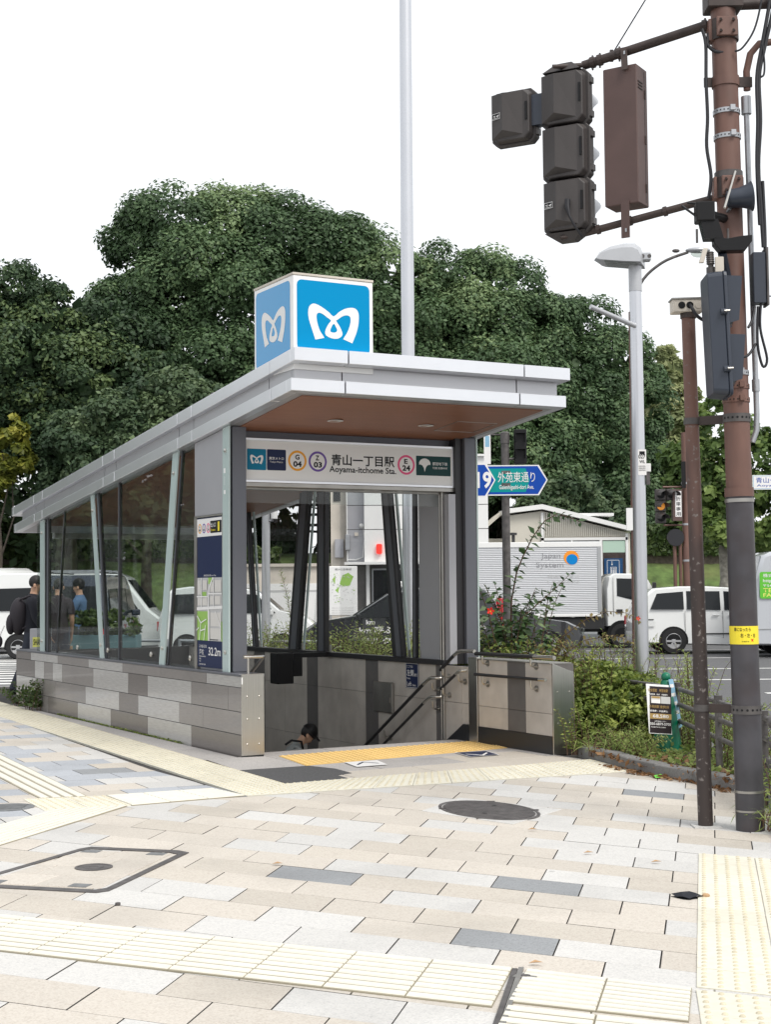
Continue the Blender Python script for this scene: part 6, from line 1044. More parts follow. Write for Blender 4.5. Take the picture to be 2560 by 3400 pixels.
car('black_sedan', 'glossy black sedan facing right, its bonnet showing above the shrubs before the truck', 'car', (.22, 37), 1, 4.6, 1.76, SED, 1.0, 1.46, 'car_black', [[(.95, 1.06), (1.75, 1.05), (1.75, 1.36), (1.2, 1.34)], [(1.83, 1.05), (3.05, 1.04), (2.6, 1.32), (2.3, 1.37), (1.83, 1.37)]], (.85, 3.7), .33, shield=(((3.32, 1.04), (2.72, 1.34)), ((.62, 1.03), (1.08, 1.37))), seams=((1.79, .35, 1.03),), handles=((1.5, .9),))
HAT = [(.02, .3), (0, .7), (.05, 1.05), (.2, 1.6), (.35, 1.78), (.8, 1.84), (2.0, 1.84), (2.55, 1.7), (3.1, 1.22), (3.7, 1.08), (3.95, .85), (4.0, .5), (3.95, .26), (2, .22)]
car('white_hatchback', 'white hatchback facing right seen through the stair glass left of the taxi', 'car', (-5.75, 38), 1, 4.0, 1.66, HAT, 1.1, 1.84, 'car_white', [[(.35, 1.16), (1.1, 1.16), (1.1, 1.66), (.45, 1.64)], [(1.18, 1.16), (2.0, 1.16), (2.0, 1.66), (1.18, 1.68)], [(2.08, 1.16), (2.98, 1.16), (2.5, 1.62), (2.08, 1.65)]], (.75, 3.15), .31, shield=(((3.08, 1.24), (2.58, 1.68)),), seams=((1.14, .4, 1.1), (2.04, .4, 1.1)), handles=((1.2, 1.0), (2.1, 1.0)))
VAN = [(.02, .3), (0, .7), (.03, 1.4), (.15, 2.05), (.35, 2.24), (3.3, 2.26), (3.7, 2.1), (4.35, 1.25), (4.68, 1.0), (4.75, .6), (4.7, .3), (2.4, .25)]
WV = [[(.3, 1.25), (1.4, 1.25), (1.4, 1.85), (.4, 1.83)], [(1.5, 1.25), (2.7, 1.25), (2.7, 1.85), (1.5, 1.86)], [(2.8, 1.25), (4.1, 1.22), (3.65, 1.85), (2.8, 1.85)]]
car('white_van', 'white high roofed van behind the two men, seen through the left glass', 'van', (-10.5, 39.4), 1, 4.75, 1.7, VAN, 1.2, 2.26, 'car_white', WV, (.95, 3.65), .32, taper=.1, shield=(((4.32, 1.3), (3.75, 2.03)),), seams=((2.75, .4, 1.2),))
def rack(root, hw, t):
    for s in (-1, 1): MB().box(.5, 3.0, s * .55 - .02, s * .55 + .02, 2.14, 2.18).build('roof_rail', 'trim', root)
    for x in (.8, 1.6, 2.4): MB().box(x, x + .05, -.62, .62, 2.16, 2.22).build('roof_bar', 'galv', root)
car('dark_wagon', 'dark blue wagon with a roof rack seen from behind through the left glass', 'car', (-6.95, 32.6), 1, 4.3, 1.72, [(.02, .3), (0, .75), (.06, 1.2), (.25, 1.9), (.45, 2.1), (2.9, 2.12), (3.3, 1.9), (3.75, 1.2), (4.2, 1.05), (4.3, .7), (4.26, .3), (2.2, .24)], 1.15, 2.12, 'car_navy', [[(.4, 1.22), (1.4, 1.22), (1.4, 1.8), (.5, 1.78)], [(1.5, 1.22), (2.5, 1.22), (2.5, 1.8), (1.5, 1.8)], [(2.58, 1.22), (3.6, 1.22), (3.2, 1.78), (2.58, 1.8)]], (.8, 3.4), .32, extras=rack, shield=(((3.72, 1.25), (3.34, 1.86)), ((.07, 1.25), (.24, 1.85))), rot=PI / 2)
car('white_suv', 'tall white car with a raked windscreen at the far left edge', 'car', (-14.7, 48.8), 1, 5.0, 1.85, [(.02, .3), (0, .9), (.1, 1.5), (.35, 2.3), (.7, 2.5), (3.5, 2.5), (3.9, 2.3), (4.55, 1.5), (4.95, 1.2), (5.0, .7), (4.9, .3), (2.4, .25)], 1.4, 2.5, 'car_white', [[(.5, 1.5), (2.0, 1.5), (2.0, 2.2), (.6, 2.18)], [(2.1, 1.5), (4.2, 1.48), (3.75, 2.18), (2.1, 2.2)]], (.95, 3.9), .36, shield=(((4.5, 1.56), (3.95, 2.24)),), rot=-.6)
car('silver_car', 'silver car at the left edge before the white one', 'car', (-13.85, 44.6), 1, 4.3, 1.75, [(.02, .3), (0, .75), (.06, 1.2), (.3, 1.7), (.6, 1.83), (2.2, 1.85), (2.75, 1.7), (3.6, 1.25), (4.1, 1.05), (4.28, .8), (4.3, .5), (4.25, .26), (2.2, .22)], 1.15, 1.85, 'car_silver', [[(.5, 1.2), (1.5, 1.2), (1.5, 1.68), (.6, 1.65)], [(1.6, 1.2), (3.3, 1.2), (2.65, 1.62), (1.6, 1.68)]], (.75, 3.45), .33, shield=(((3.55, 1.28), (2.82, 1.67)),), seams=((1.55, .4, 1.18),), rot=-.6)
# ------------------------------------------------------------ buildings beyond the road
kb = thing('white_building', 'white and grey two storey building with a red lamp seen through the entrance', 'building', (-.75, 52, 0))
MB().box(0, 4.35, 0, 9, 2.56, 6.25).build('wall', 'white', kb); MB().box(-.6, 0, .35, 9, 2.5, 6.1).build('grey_wing', 'metal_panel', kb); MB().box(-1.2, -.6, .7, 9, 0, 6.3).build('beige_wing', 'cream_plate', kb)
MB().box(-.05, 4.4, -.12, 9, 6.25, 6.32).build('parapet', 'white', kb); MB().box(-.7, 4.4, -.35, .02, 2.48, 2.57).build('canopy_edge', 'white', kb)
for z in (4.55, 3.7): MB().box(-.61, 4.352, -.004, .0, z, z + .02).build('panel_joint', 'p_black', kb)
MB().box(-.6, 4.35, .6, 9, 0, 2.5).build('ground_floor', 'stone_dark', kb)
for x in (.05, 1.4, 2.8, 4.2): MB().box(x, x + .12, .3, .45, 0, 2.5).build('column', 'white', kb)
for x in (.25, 1.6, 3.0): f = MB().box(x, x + 1.1, .55, .6, .3, 2.35).build('window', 'galv', kb); MB().box(x + .05, x + 1.05, .53, .55, .36, 2.29).build('pane', 'car_glass', f)
MB().box(-1.1, -.85, .66, .7, 4.75, 5.6).build('window', 'car_glass', kb); MB().tube([(-.7, .62, 6.2), (-.68, .62, 5.5), (-.62, .3, 5.2), (-.61, .32, 2.6)], .025, 6).build('drain_pipe', 'white', kb)
MB().box(.42, .62, -.16, -.02, 2.85, 3.2).build('red_lamp', 'red_lamp', kb, bevel=.03); MB().box(-.35, -.22, .28, .35, 3.5, 3.62).build('vent_cap', 'cream_plate', kb); MB().ell((-.1, .28, 3.85), (.09, .09, .09)).build('camera', 'white', kb, smooth=80); MB().tube([(-.05, .3, 3.8), (.0, .32, 3.4), (-.06, .33, 2.75), (-.3, .34, 2.65), (-.6, .34, 2.66)], .02, 6).build('cable', 'white', kb)
MB().box(-1.05, -.75, .5, .7, 2.75, 3.4).build('meter_box', 'metal_panel', kb); MB().box(-.68, -.5, .15, .35, 3.0, 3.55).build('grey_cabinet', 'galv', kb, bevel=.02)
bw = thing('beige_annex', 'low beige walled annex left of the white building', 'building', (-6, 53, 0)); MB().box(0, 4.0, 0, 4, 0, 2.45).build('wall', 'cream_plate', bw); MB().box(-.05, 4.0, -.1, 4, 2.45, 2.56).build('coping', 'cream_plate', bw)
for x in (.5, 1.75, 2.95): f = MB().box(x, x + .95, -.04, .0, .1, 1.85).build('shutter', 'white', bw); MB().box(x + .08, x + .87, -.05, -.04, 1.55, 1.62).build('handle_slot', 'p_map_grey', f)
mb_ = thing('map_board', 'white neighbourhood map board with green park areas by the white building', 'sign', (-1.92, 50, 0)); MB().box(0, .95, -.03, .05, .75, 2.4).build('board', 'white', mb_, bevel=.02)
pl_ = [(rect(.06, 1.12, .89, 2.2), 0)] + [([(.35, 1.8), (.45, 2.1), (.65, 2.18), (.82, 2.05), (.7, 1.75), (.5, 1.72)], 1), ([(.1, 1.95), (.22, 2.1), (.2, 1.8)], 1), ([(.2, 1.6), (.35, 1.72), (.3, 1.5)], 1)] + [(rect(x, z, x + .07, z + .02), 2) for x, z in ((.15, 1.4), (.4, 1.3), (.6, 1.5), (.7, 1.25), (.3, 1.2), (.55, 1.62), (.75, 1.6), (.12, 1.75))]
mr_ = random.Random(3); pl_ += [(rect(x, z, x + mr_.uniform(.01, .06), z + mr_.uniform(.008, .03)), mr_.choice((1, 2, 2))) for x, z in ((mr_.uniform(.07, .82), mr_.uniform(1.14, 2.15)) for _ in range(60))]
flat('map_print', pl_, (0, -.032, 0), FRONT, mb_, ['p_map_tan' if False else 'white_gloss', 'p_map_green', 'p_map_grey']); text('lettering', '港区みなと散歩案内図', (.2, -.034, 2.26), FRONT, .55, .07, 'p_ink', mb_); 
for k in range(3): text('lettering', '周辺の公共施設', (.08, -.034, .98 - k * .08), FRONT, .75, .04, 'p_map_grey', mb_)
for x in (.05, .9): MB().box(x - .03, x + .03, -.02, .04, 0, .8).build('leg', 'galv', mb_)
# station lift house with louvred gable
sh = thing('lift_house', 'cream single storey lift house with louvred gable behind the truck', 'building', (4.56, 55, 0))
GB = [(0, 0), (0, 4.3), (1.24, 4.46), (4.5, 3.6), (4.5, 0)]; MB().prism(GB, (0, 0, 0), (1, 0, 0), (0, 0, 1), (0, 6, 0)).build('wall', 'cream_wall', sh)
m = MB(); T_ = [(-.2, 4.36), (1.24, 4.52), (4.6, 3.66), (4.6, 3.82), (1.24, 4.7), (-.2, 4.52)]; m.prism(T_, (0, -.25, 0), (1, 0, 0), (0, 0, 1), (0, 6.5, 0)); m.build('roof', 'white', sh)
m = MB(); T_ = [(-1.2, 3.5), (-.2, 4.36), (-.2, 4.52), (-1.2, 3.66)]; m.prism(T_, (0, 1, 0), (1, 0, 0), (0, 0, 1), (0, 5, 0)); m.build('side_roof', 'cream_wall', sh); MB().box(-1.2, 0, 1.4, 6, 0, 3.5).build('side_wall', 'cream_wall', sh); MB().box(2.6, 3.9, -.1, 2, 4.26, 4.36).build('flat_hood', 'white', sh)
m = MB(); x = 1.32
while x < 4.25: zt = 4.42 - (x - 1.24) * .264; m.box(x, x + .035, -.07, -.005, 3.5, zt); x += .075
m.build('louvre_blades', 'metal_light', sh, kind='stuff'); MB().box(1.24, 4.3, -.006, .0, 3.45, 3.6).build('louvre_backing', 'p_map_grey', sh) if False else None
for x0, x1, z0, z1 in ((1.2, 4.4, 3.36, 3.46), (1.2, 1.3, 0, 4.4), (3.36, 3.46, 0, 3.36), (4.32, 4.42, 0, 3.6), (2.3, 2.36, 0, 3.36)): MB().box(x0, x1, -.08, -.004, z0, z1).build('frame', 'white', sh)
for x0, x1 in ((1.32, 2.28), (2.38, 3.34)): f = MB().box(x0, x1, -.05, -.003, .1, 3.34).build('window', 'galv', sh); MB().box(x0 + .04, x1 - .04, -.06, -.05, .15, 3.3).build('pane', 'car_glass', f)
MB().box(3.48, 4.3, -.05, -.003, 2.9, 3.34).build('fanlight', 'pale_glass', sh); f = MB().box(3.48, 4.3, -.05, -.003, .05, 2.88).build('door', 'brown_dark', sh)
t = thing('lift_sign', 'navy lift pictogram sign at the door of the cream lift house', 'sign', (8.07, 54.9, 0)); MB().box(0, .68, -.03, .03, 2.0, 2.68).build('plate', 'sign_blue', t); fl = [(rrect(.1, 2.02, .56, 2.62, .04), 0), (rrect(.115, 2.035, .545, 2.605, .03), 1), (rect(.22, 2.1, .45, 2.36), 0), (rect(.235, 2.115, .435, 2.345), 1)] + [(rect(.26 + k * .06, 2.13, .29 + k * .06, 2.27), 0) for k in range(3)] + [(disc(.275 + k * .06, 2.3, .018), 0) for k in range(3)] + [(rect(.275, 2.45, .29, 2.58), 0), ([(.245, 2.47), (.2825, 2.42), (.32, 2.47)], 0)]
flat('pictogram', fl, (0, -.032, 0), FRONT, t, ['p_paper', 'sign_blue'])
# left edge: planter, cabinet, round sign
t = thing('planter_box', 'teal planter box with a clipped green bush behind the left glass', 'planter', (-5.45, 25.0, 0)); MB().box(0, 1.25, 0, .5, .0, .88).build('box', 'teal_box', t, bevel=.01); C, N, T, _ = crown([(x, .25, 1.05, .3) for x in (.2, .45, .7, .95)], per=400, leaves=16, clump=.25, leaf=.05, front=1.1); link('bush', leaf_mesh('bush', C, N, .055, T, 'hedge'), t)
t = thing('utility_cabinet', 'pale grey street cabinet with a yellow sticker left of the entrance', 'cabinet', (-5.42, 22.6, 0)); MB().box(0, .26, 0, .35, 0, 1.06).build('case', 'metal_panel', t, bevel=.01); MB().box(.02, .24, -.012, .0, .08, 1.0).build('door', 'metal_panel', t); flat('sticker', [(rect(.05, .78, .23, .93), 0)], (0, -.014, 0), FRONT, t, ['p_textyel']); text('lettering', 'SHANG', (.06, -.016, .81), FRONT, .16, .09, 'p_ink', t, .02)
t = thing('round_road_sign', 'round white road sign cut off by the left edge', 'sign', (-11.28, 42, 0)); MB().lathe([(.3, 0), (.3, .02), (.001, .025)], 28, (0, 0, 2.55), (0, -1, 0)).build('disc', 'white', t); flat('print', [(disc(0, 0, .29), 0), (disc(0, 0, .25), 1)], (0, -.03, 2.55), FRONT, t, ['p_map_grey', 'p_paper']); MB().tube([(0, .03, -.1), (0, .03, 2.9)], .035, 10).build('post', 'galv', t)
for k, (x, y) in enumerate(((-4.4, 26.0), (-3.0, 25.6), (-1.6, 24.9))):
    t = thing('guard_rail', ('left', 'middle', 'right')[k] + ' section of low grey pipe rail beside the road seen through the glass', 'guard rail', (x, y, 0), -.25); 
    for z in (.45, .75): MB().tube([(-.6, 0, z), (.6, 0, z)], .025, 8).build('rail', 'galv', t, smooth=60)
    for xx in (-.6, .6): MB().tube([(xx, 0, -.02), (xx, 0, .78)], .03, 8).build('post', 'galv', t, smooth=60)
# ------------------------------------------------------------ people (facing local +y, feet at z = 0)
def person(label, loc, rot, cloth, lean=0.0, head=(0, 0), arms=None, legs=None, scale=1.0, group=None):
    """one skin over a jointed skeleton; clothes are shells over it. cloth: {'shirt': (mat, long sleeves), 'trousers': mat}"""
    root = thing('person', label, 'person', loc, rot, group); J = {}
    def up(z, y=0): k = max(0, z - .95); return V((0, y + k * math.sin(lean), .95 + k * math.cos(lean))) if z > .95 else V((0, y, z))
    J['pel'] = (up(.95), (.145, .105)); J['spi'] = (up(1.13), (.135, .1)); J['che'] = (up(1.33), (.165, .11)); J['nkb'] = (up(1.475), (.075, .065)); J['nck'] = (up(1.54, .012), (.052, .052))
    h0 = J['nck'][0]; hy, hz = head; hd = lambda y, z: h0 + V((0, y * math.cos(hy) + z * math.sin(hy), z * math.cos(hy) - y * math.sin(hy)))
    J['hd1'] = (hd(.015, .075), (.068, .078)); J['hd2'] = (hd(.012, .15), (.073, .088)); J['hd3'] = (hd(.005, .195), (.05, .06)); J['nos'] = (hd(.105, .085), (.012, .012)); J['chn'] = (hd(.07, .02), (.035, .03))
    E = [('pel', 'spi'), ('spi', 'che'), ('che', 'nkb'), ('nkb', 'nck'), ('nck', 'hd1'), ('hd1', 'hd2'), ('hd2', 'hd3'), ('hd1', 'nos'), ('hd1', 'chn')]
    arms = arms or [((.03, -.02, -.29), (.0, .06, -.25))] * 2; legs = legs or [((.01, .02, -.42), (0, -.02, -.41))] * 2
    for s, n in ((-1, 'l'), (1, 'r')):
        k = 0 if s < 0 else 1; sh = up(1.415) + V((s * .185, 0, 0)); e = sh + V((arms[k][0][0] * s, *arms[k][0][1:])); w = e + V((arms[k][1][0] * s, *arms[k][1][1:]))
        J[n + 'sh'] = (sh, (.062, .062)); J[n + 'el'] = (e, (.042, .042)); J[n + 'wr'] = (w, (.027, .027)); fd = (w - e).normalized(); sd = fd.cross(V((0, 0, 1))) if abs(fd.z) < .8 else V((0, 1, 0)); sd.normalize()
        J[n + 'pa'] = (w + fd * .07, (.034, .02)); E += [('che', n + 'sh'), (n + 'sh', n + 'el'), (n + 'el', n + 'wr'), (n + 'wr', n + 'pa')]
        for q in range(4):
            o = sd * (q - 1.5) * .019; L = (.07, .08, .075, .058)[q]; J[f'{n}f{q}a'] = (w + fd * .105 + o, (.0095, .0095)); J[f'{n}f{q}b'] = (w + fd * (.105 + L * .55) + o * 1.05 + V((-s * .008, 0, 0)), (.0085, .0085)); J[f'{n}f{q}c'] = (w + fd * (.105 + L) + o + V((-s * .022, 0, 0)), (.007, .007)); E += [(n + 'pa', f'{n}f{q}a'), (f'{n}f{q}a', f'{n}f{q}b'), (f'{n}f{q}b', f'{n}f{q}c')]
        J[n + 'ta'] = (w + fd * .045 + sd * .04, (.011, .011)); J[n + 'tb'] = (w + fd * .09 + sd * .055, (.009, .009)); E += [(n + 'pa', n + 'ta'), (n + 'ta', n + 'tb')]
        hp = V((s * .09, 0, .9)); kn = hp + V((legs[k][0][0] * s, *legs[k][0][1:])); an = kn + V((legs[k][1][0] * s, *legs[k][1][1:]))
        J[n + 'hp'] = (hp, (.088, .092)); J[n + 'kn'] = (kn, (.06, .062)); J[n + 'an'] = (an, (.042, .045)); J[n + 'he'] = (an + V((0, -.03, -.045)), (.038, .035)); J[n + 'to'] = (an + V((s * .02, .16, -.05)), (.042, .026)); E += [('pel', n + 'hp'), (n + 'hp', n + 'kn'), (n + 'kn', n + 'an'), (n + 'an', n + 'he'), (n + 'an', n + 'to')]
    bm = bmesh.new(); lay = bm.verts.layers.skin.verify(); vm = {}
    for k, (p, r) in J.items(): v = bm.verts.new(p * scale); v[lay].radius = (r[0] * scale, r[1] * scale); v[lay].use_root = k == 'pel'; vm[k] = v
    for a, b in E: bm.edges.new((vm[a], vm[b]))
    me = bpy.data.meshes.new('sk'); bm.to_mesh(me); bm.free(); ob = bpy.data.objects.new('sk', me); COL.objects.link(ob)
    m1 = ob.modifiers.new('s', 'SKIN'); m1.use_smooth_shade = True; m2 = ob.modifiers.new('u', 'SUBSURF'); m2.levels = 1; m2.render_levels = 1
    body = bpy.data.meshes.new_from_object(ob.evaluated_get(bpy.context.evaluated_depsgraph_get())); bpy.data.objects.remove(ob)
    body.name = 'body'; body.materials.clear(); body.materials.append(M_['skin']); body.shade_smooth(); link('body', body, root)
    segs = [(a, b, J[a][0] * scale, J[b][0] * scale) for a, b in E]
    co = [v.co.copy() for v in body.vertices]; no = [v.normal.copy() for v in body.vertices]
    def tagf(c):
        best, bd = None, 9
        for a, b, p, q in segs:
            d = q - p; t = max(0, min(1, (c - p).dot(d) / max(1e-9, d.length_squared))); r = J[a][1][0] * (1 - t) + J[b][1][0] * t; dd = (c - p - d * t).length - r * scale
            if dd < bd: bd, best = dd, (a, b, t)
        return best
    tags = [tagf(p.center) for p in body.polygons]
    def shell(name, test, mt, off):
        idx = [i for i, t in enumerate(tags) if test(*t)]; mp = {}; vs, fs = [], []
        for i in idx:
            f = []
            for v in body.polygons[i].vertices:
                if v not in mp: mp[v] = len(vs); vs.append(co[v] + no[v] * off * scale)
                f.append(mp[v])
            fs.append(f)
        mb = MB(); mb.add(vs, fs); return mb.build(name, mt, root, smooth=180)
    sm_, longs = cloth['shirt']; up_ = ('pel', 'spi', 'che', 'nkb')
    shell('shirt', lambda a, b, t: (a in up_ and b in up_ and not (a == 'nkb')) or b.endswith('sh') or (a.endswith('sh') and (longs or t < .75)) or (longs and b.endswith('wr')) or (b in ('lhp', 'rhp') and t < .3), sm_, .014)
    shell('trousers', lambda a, b, t: b.endswith('hp') or b.endswith('kn') or (b.endswith('an') and t < .93) or (a == 'pel' and t < .15), cloth['trousers'], .012)
    shell('shoes', lambda a, b, t: a.endswith('an') or (b.endswith('an') and t > .9), 'p_black', .008)
    c0 = hd(.0, .145) * scale; rt = Matrix.Rotation(-hy, 3, 'X')
    def cap(name, mt, r, zmin, ymax, off=V((0, 0, 0))):
        m = MB(); m.ell((0, 0, 0), r, 18, 12); keep = [f for f in m.f if sum(m.v[i][2] for i in f) / len(f) > zmin + (.055 if sum(m.v[i][1] for i in f) / len(f) > ymax else 0)]; m.f = keep; m.m = [0] * len(keep); m.v = [tuple(c0 + rt @ (V(v) + off)) for v in m.v]; return m.build(name, mt, root, smooth=180)
    s_ = scale; cap('hair', 'hair', (.084 * s_, .1 * s_, .103 * s_), -.085, .0)
    if cloth.get('cap'):
        cap('cap', cloth['cap'], (.092 * s_, .108 * s_, .112 * s_), .0, .2, V((0, 0, .01)))
        if cloth.get('visor'): m = MB(); P = [(-.075, .085), (-.06, .15), (0, .175), (.06, .15), (.075, .085)]; m.hull([c0 + rt @ V((x, y, .012)) for x, y in P], [c0 + rt @ V((x, y, .022)) for x, y in P]); m.build('visor', cloth['cap'], root)
    if cloth.get('band'): m = MB(); m.lathe([(.09, -.012), (.094, -.012), (.094, .02), (.09, .02)], 20); m.v = [tuple(c0 + rt @ V((x * .93, y * 1.07, z + .03))) for x, y, z in m.v]; m.build('headband', 'p_black', root)
    for s in (-1, 1):
        m = MB(); m.ell(hd(-.0, .09) * scale + V((s * .078, 0, 0)) * scale, (.012 * scale, .022 * scale, .033 * scale), 10, 6); m.build('ear', 'skin', root, smooth=180); m = MB(); m.ell(hd(.083, .105) * scale + V((s * .03, 0, 0)) * scale, .011 * scale, 8, 6); m.build('eye', 'p_black', root, smooth=180)
        m = MB(); m.obox(hd(.092, .13) * scale + V((s * .03, 0, 0)) * scale, ((1, 0, 0), (0, 1, 0), (0, 0, 1)), (.02, .006, .004)); m.build('eyebrow', 'hair', root)
    m = MB(); m.obox(hd(.092, .035) * scale, ((1, 0, 0), (0, 1, 0), (0, 0, 1)), (.02, .006, .004)); m.build('mouth', 'petal_lip', root)
    return root
mat('petal_lip', (.3, .12, .09), .5)
walk = [((.02, .14, -.4), (0, -.12, -.41)), ((.02, -.1, -.41), (0, -.16, -.38))]
p1 = person('man in black with a dark backpack walking behind the left end of the tiled wall', (-5.48, 22.95, .0), -1.45, dict(shirt=('shirt_black', True), trousers='denim'), lean=.06, head=(.1, 0), legs=walk, scale=1.05, arms=[((.04, -.06, -.28), (0, .1, -.24)), ((.04, .06, -.28), (0, .16, -.2))])
bp = thing('backpack', 'dark backpack with a loose dangling pouch on the walking man in black', 'backpack', (-5.48, 22.95, 0), -1.45); m = MB(); m.ell((0, -.19, 1.24), (.18, .14, .29), 16, 12); m.build('bag', 'pack', bp, smooth=180); m = MB(); m.ell((0, -.31, 1.12), (.15, .07, .16), 14, 10); m.build('front_pocket', 'pack', bp, smooth=180)
for s in (-1, 1): MB().tube([(s * .1, -.16, 1.5), (s * .12, .0, 1.56), (s * .13, .14, 1.4), (s * .13, .12, 1.2), (s * .12, -.12, 1.05)], .018, 8).build('strap', 'pack', bp, smooth=60)
MB().tube([(.06, -.4, 1.1), (.08, -.45, .98), (.07, -.46, .9)], .01, 6).build('cord', 'white', bp); m = MB(); m.ell((.07, -.47, .86), (.06, .05, .09), 10, 8); m.build('pouch', 'pack', bp, smooth=180)
person('man in a dark T-shirt standing with his back turned, seen through the left glass', (-5.36, 24.3, 0), .1, dict(shirt=('shirt_plum', False), trousers='denim'), scale=1.03, arms=[((.03, -.01, -.29), (-.02, .1, -.24)), ((.03, -.01, -.29), (-.02, .1, -.24))], head=(.12, 0))
bg_ = thing('paper_bag', 'brown paper bag held low by the man in the dark T-shirt', 'bag', (-5.36, 24.55, .42)); MB().box(-.17, .17, -.06, .06, 0, .3).build('bag', 'kraft', bg_); flat('print', [(rect(-.1, .12, .1, .18), 0)], (0, -.062, 0), FRONT, bg_, ['p_ink']); MB().tube([(-.08, 0, .3), (-.06, 0, .38), (.06, 0, .38), (.08, 0, .3)], .006, 6).build('handle', 'kraft', bg_)
person('man in a blue shirt with black headgear in profile, seen through the left glass', (-5.4, 26.2, 0), 1.5, dict(shirt=('shirt_blue', False), trousers='denim', cap='p_black', band=1), scale=1.03, head=(.05, 0), arms=[((.03, .1, -.27), (-.1, .22, .0)), ((.03, .0, -.29), (0, .12, -.23))])
pb_ = BL(1.76, 2.86, -1.64); person('person in a black cap and grey top on the steps going underground', (pb_.x, pb_.y, -1.64), -1.25, dict(shirt=('shirt_grey', True), trousers='denim', cap='p_black', visor=1), lean=.42, head=(.8, 0), scale=.97, legs=[((.01, .12, -.4), (0, -.1, -.41)), ((.01, .02, -.42), (0, -.02, -.41))])
bs = thing('shoulder_bag', 'black bag strap over the shoulder of the person on the steps', 'bag', (pb_.x, pb_.y, -1.64), -1.25); MB().tube([(.12, .02, 1.42), (.125, .10, 1.47), (.12, .22, 1.45), (.05, .27, 1.3), (-.1, .2, 1.1)], .014, 8).build('strap', 'p_black', bs, smooth=60); m = MB(); m.ell((.06, -.06, 1.1), (.13, .09, .18), 14, 10); m.build('bag', 'p_black', bs, smooth=180)
# ------------------------------------------------------------ trees beyond the road
lob = lambda L: L
K = dict(per=44, leaves=270, leaf=.105, clump=.33, jit=.42, tone_sd=.2, core=110)
tree('camphor_tree', 'tallest round topped camphor tree, left of the blue cube', [(-10.2, 63, 13.6, 2.3), (-8.6, 62, 16.3, 2.4), (-6.4, 62, 16.4, 2.3), (-9.8, 62, 16.0, 1.7), (-4.6, 62, 15.9, 2.3), (-7.4, 60.5, 14.0, 2.6), (-5.0, 60, 12.9, 2.5), (-9.4, 60.5, 11.3, 2.3), (-6.8, 60, 10.8, 2.5), (-10.6, 61, 13.4, 1.4), (-4.4, 60, 10.0, 2.2), (-8.0, 60, 8.3, 2.2), (-5.4, 59.5, 7.3, 2.1), (-10.9, 62, 11.3, 1.3)], 'camphor', ((-7.5, 63, 3.0), (-7.2, 62.5, 13), .45), **K)
tree('camphor_tree', 'rounded camphor tree directly behind the blue cube and tall pole', [(-2.6, 63, 15.4, 2.3), (-.6, 63, 14.6, 2.3), (-2.0, 61.5, 12.6, 2.5), (.4, 62, 12.6, 2.3), (-3.0, 61, 10.2, 2.2), (-.6, 61, 10.0, 2.3), (1.3, 62, 10.6, 2.0), (-1.6, 60.5, 7.6, 2.1), (.9, 61, 7.8, 2.1), (1.0, 62.5, 14.0, 1.6), (-3.3, 63, 13.4, 1.8), (-3.6, 62.5, 15.0, 1.6), (.6, 61, 9.2, 1.9), (-.2, 60.5, 5.8, 1.9)], 'camphor', ((-1, 64, 3.0), (-.8, 63.5, 12), .42), **K)
tree('camphor_tree', 'broad camphor tree right of the tall pole above the canopy', [(2.7, 64, 14.5, 2.2), (4.5, 64, 14.0, 2.2), (3.4, 62.5, 12.2, 2.4), (5.7, 63, 12.2, 2.2), (2.4, 62, 9.9, 2.2), (4.9, 62, 10.0, 2.4), (6.3, 62.5, 9.8, 1.9), (3.6, 61.5, 7.4, 2.2), (1.9, 63, 12.7, 1.8), (6.9, 64, 12.9, 1.7), (5.9, 61.5, 7.2, 2.0)], 'camphor', ((4.5, 65, 3.0), (4.4, 64.5, 12), .4), **K)
tree('camphor_tree', 'lower camphor tree ending the row, behind the silver street lamp', [(8.2, 65, 12.3, 2.1), (9.7, 65, 11.3, 2.0), (8.0, 63.5, 10.0, 2.2), (10.0, 64, 9.0, 2.1), (7.7, 63, 7.6, 2.0), (9.8, 63.5, 6.6, 2.1), (10.7, 65, 10.4, 1.4), (11.0, 64.5, 8.2, 1.3), (10.8, 64.5, 6.0, 1.4), (8.0, 63, 5.2, 1.8), (10.2, 63, 4.6, 1.8)], 'camphor', ((9.4, 66, 3.0), (9.3, 65.5, 10), .4), **K)
tree('evergreen_tree', 'dark evergreen tree with yellow flecks at the left edge', [(-14.4, 57, 12.3, 2.1), (-12.4, 57, 11.6, 2.2), (-10.4, 57, 11.0, 1.9), (-13.6, 55.5, 9.8, 2.3), (-11.2, 55.5, 9.2, 2.1), (-15.2, 56, 10.2, 1.9), (-9.3, 56.5, 9.6, 1.6), (-14.8, 55, 7.4, 1.9), (-12.4, 55, 6.9, 1.8), (-9.2, 56, 7.4, 1.5), (-16.5, 57, 12, 2)], 'oak_dark', ((-12.5, 58, 2.4), (-12.5, 57.5, 10), .35), per=46, leaves=150, leaf=.115, clump=.3, tone_sd=.24, core=350)
tree('feathery_tree', 'soft feathery green tree above the sloping canopy at the left', [(-10.1, 50.5, 6.5, 1.5), (-8.6, 50.5, 7.2, 1.5), (-7.2, 50.5, 7.9, 1.4), (-6.2, 50.5, 7.9, 1.0), (-9.2, 50, 5.4, 1.5), (-7.6, 50, 6.2, 1.5), (-6.4, 50, 6.4, 1.2), (-10.6, 50.5, 5.2, 1.1)], 'feathery', ((-8.4, 52, .2), (-8.2, 51, 6.5), .18), per=80, leaves=90, leaf=.11, clump=.28, core=300)
tree('yellow_shrub_tree', 'small bright yellow green tree at the left edge below the dark one', [(-13.3, 51, 7.1, .8), (-12.9, 51, 6.3, .8), (-13.5, 51, 5.4, .7), (-13.9, 51, 6.4, .9)], 'yellow_leaf', ((-13.4, 51.6, 0), (-13.4, 51.3, 6), .1), per=90, leaves=36, leaf=.17)
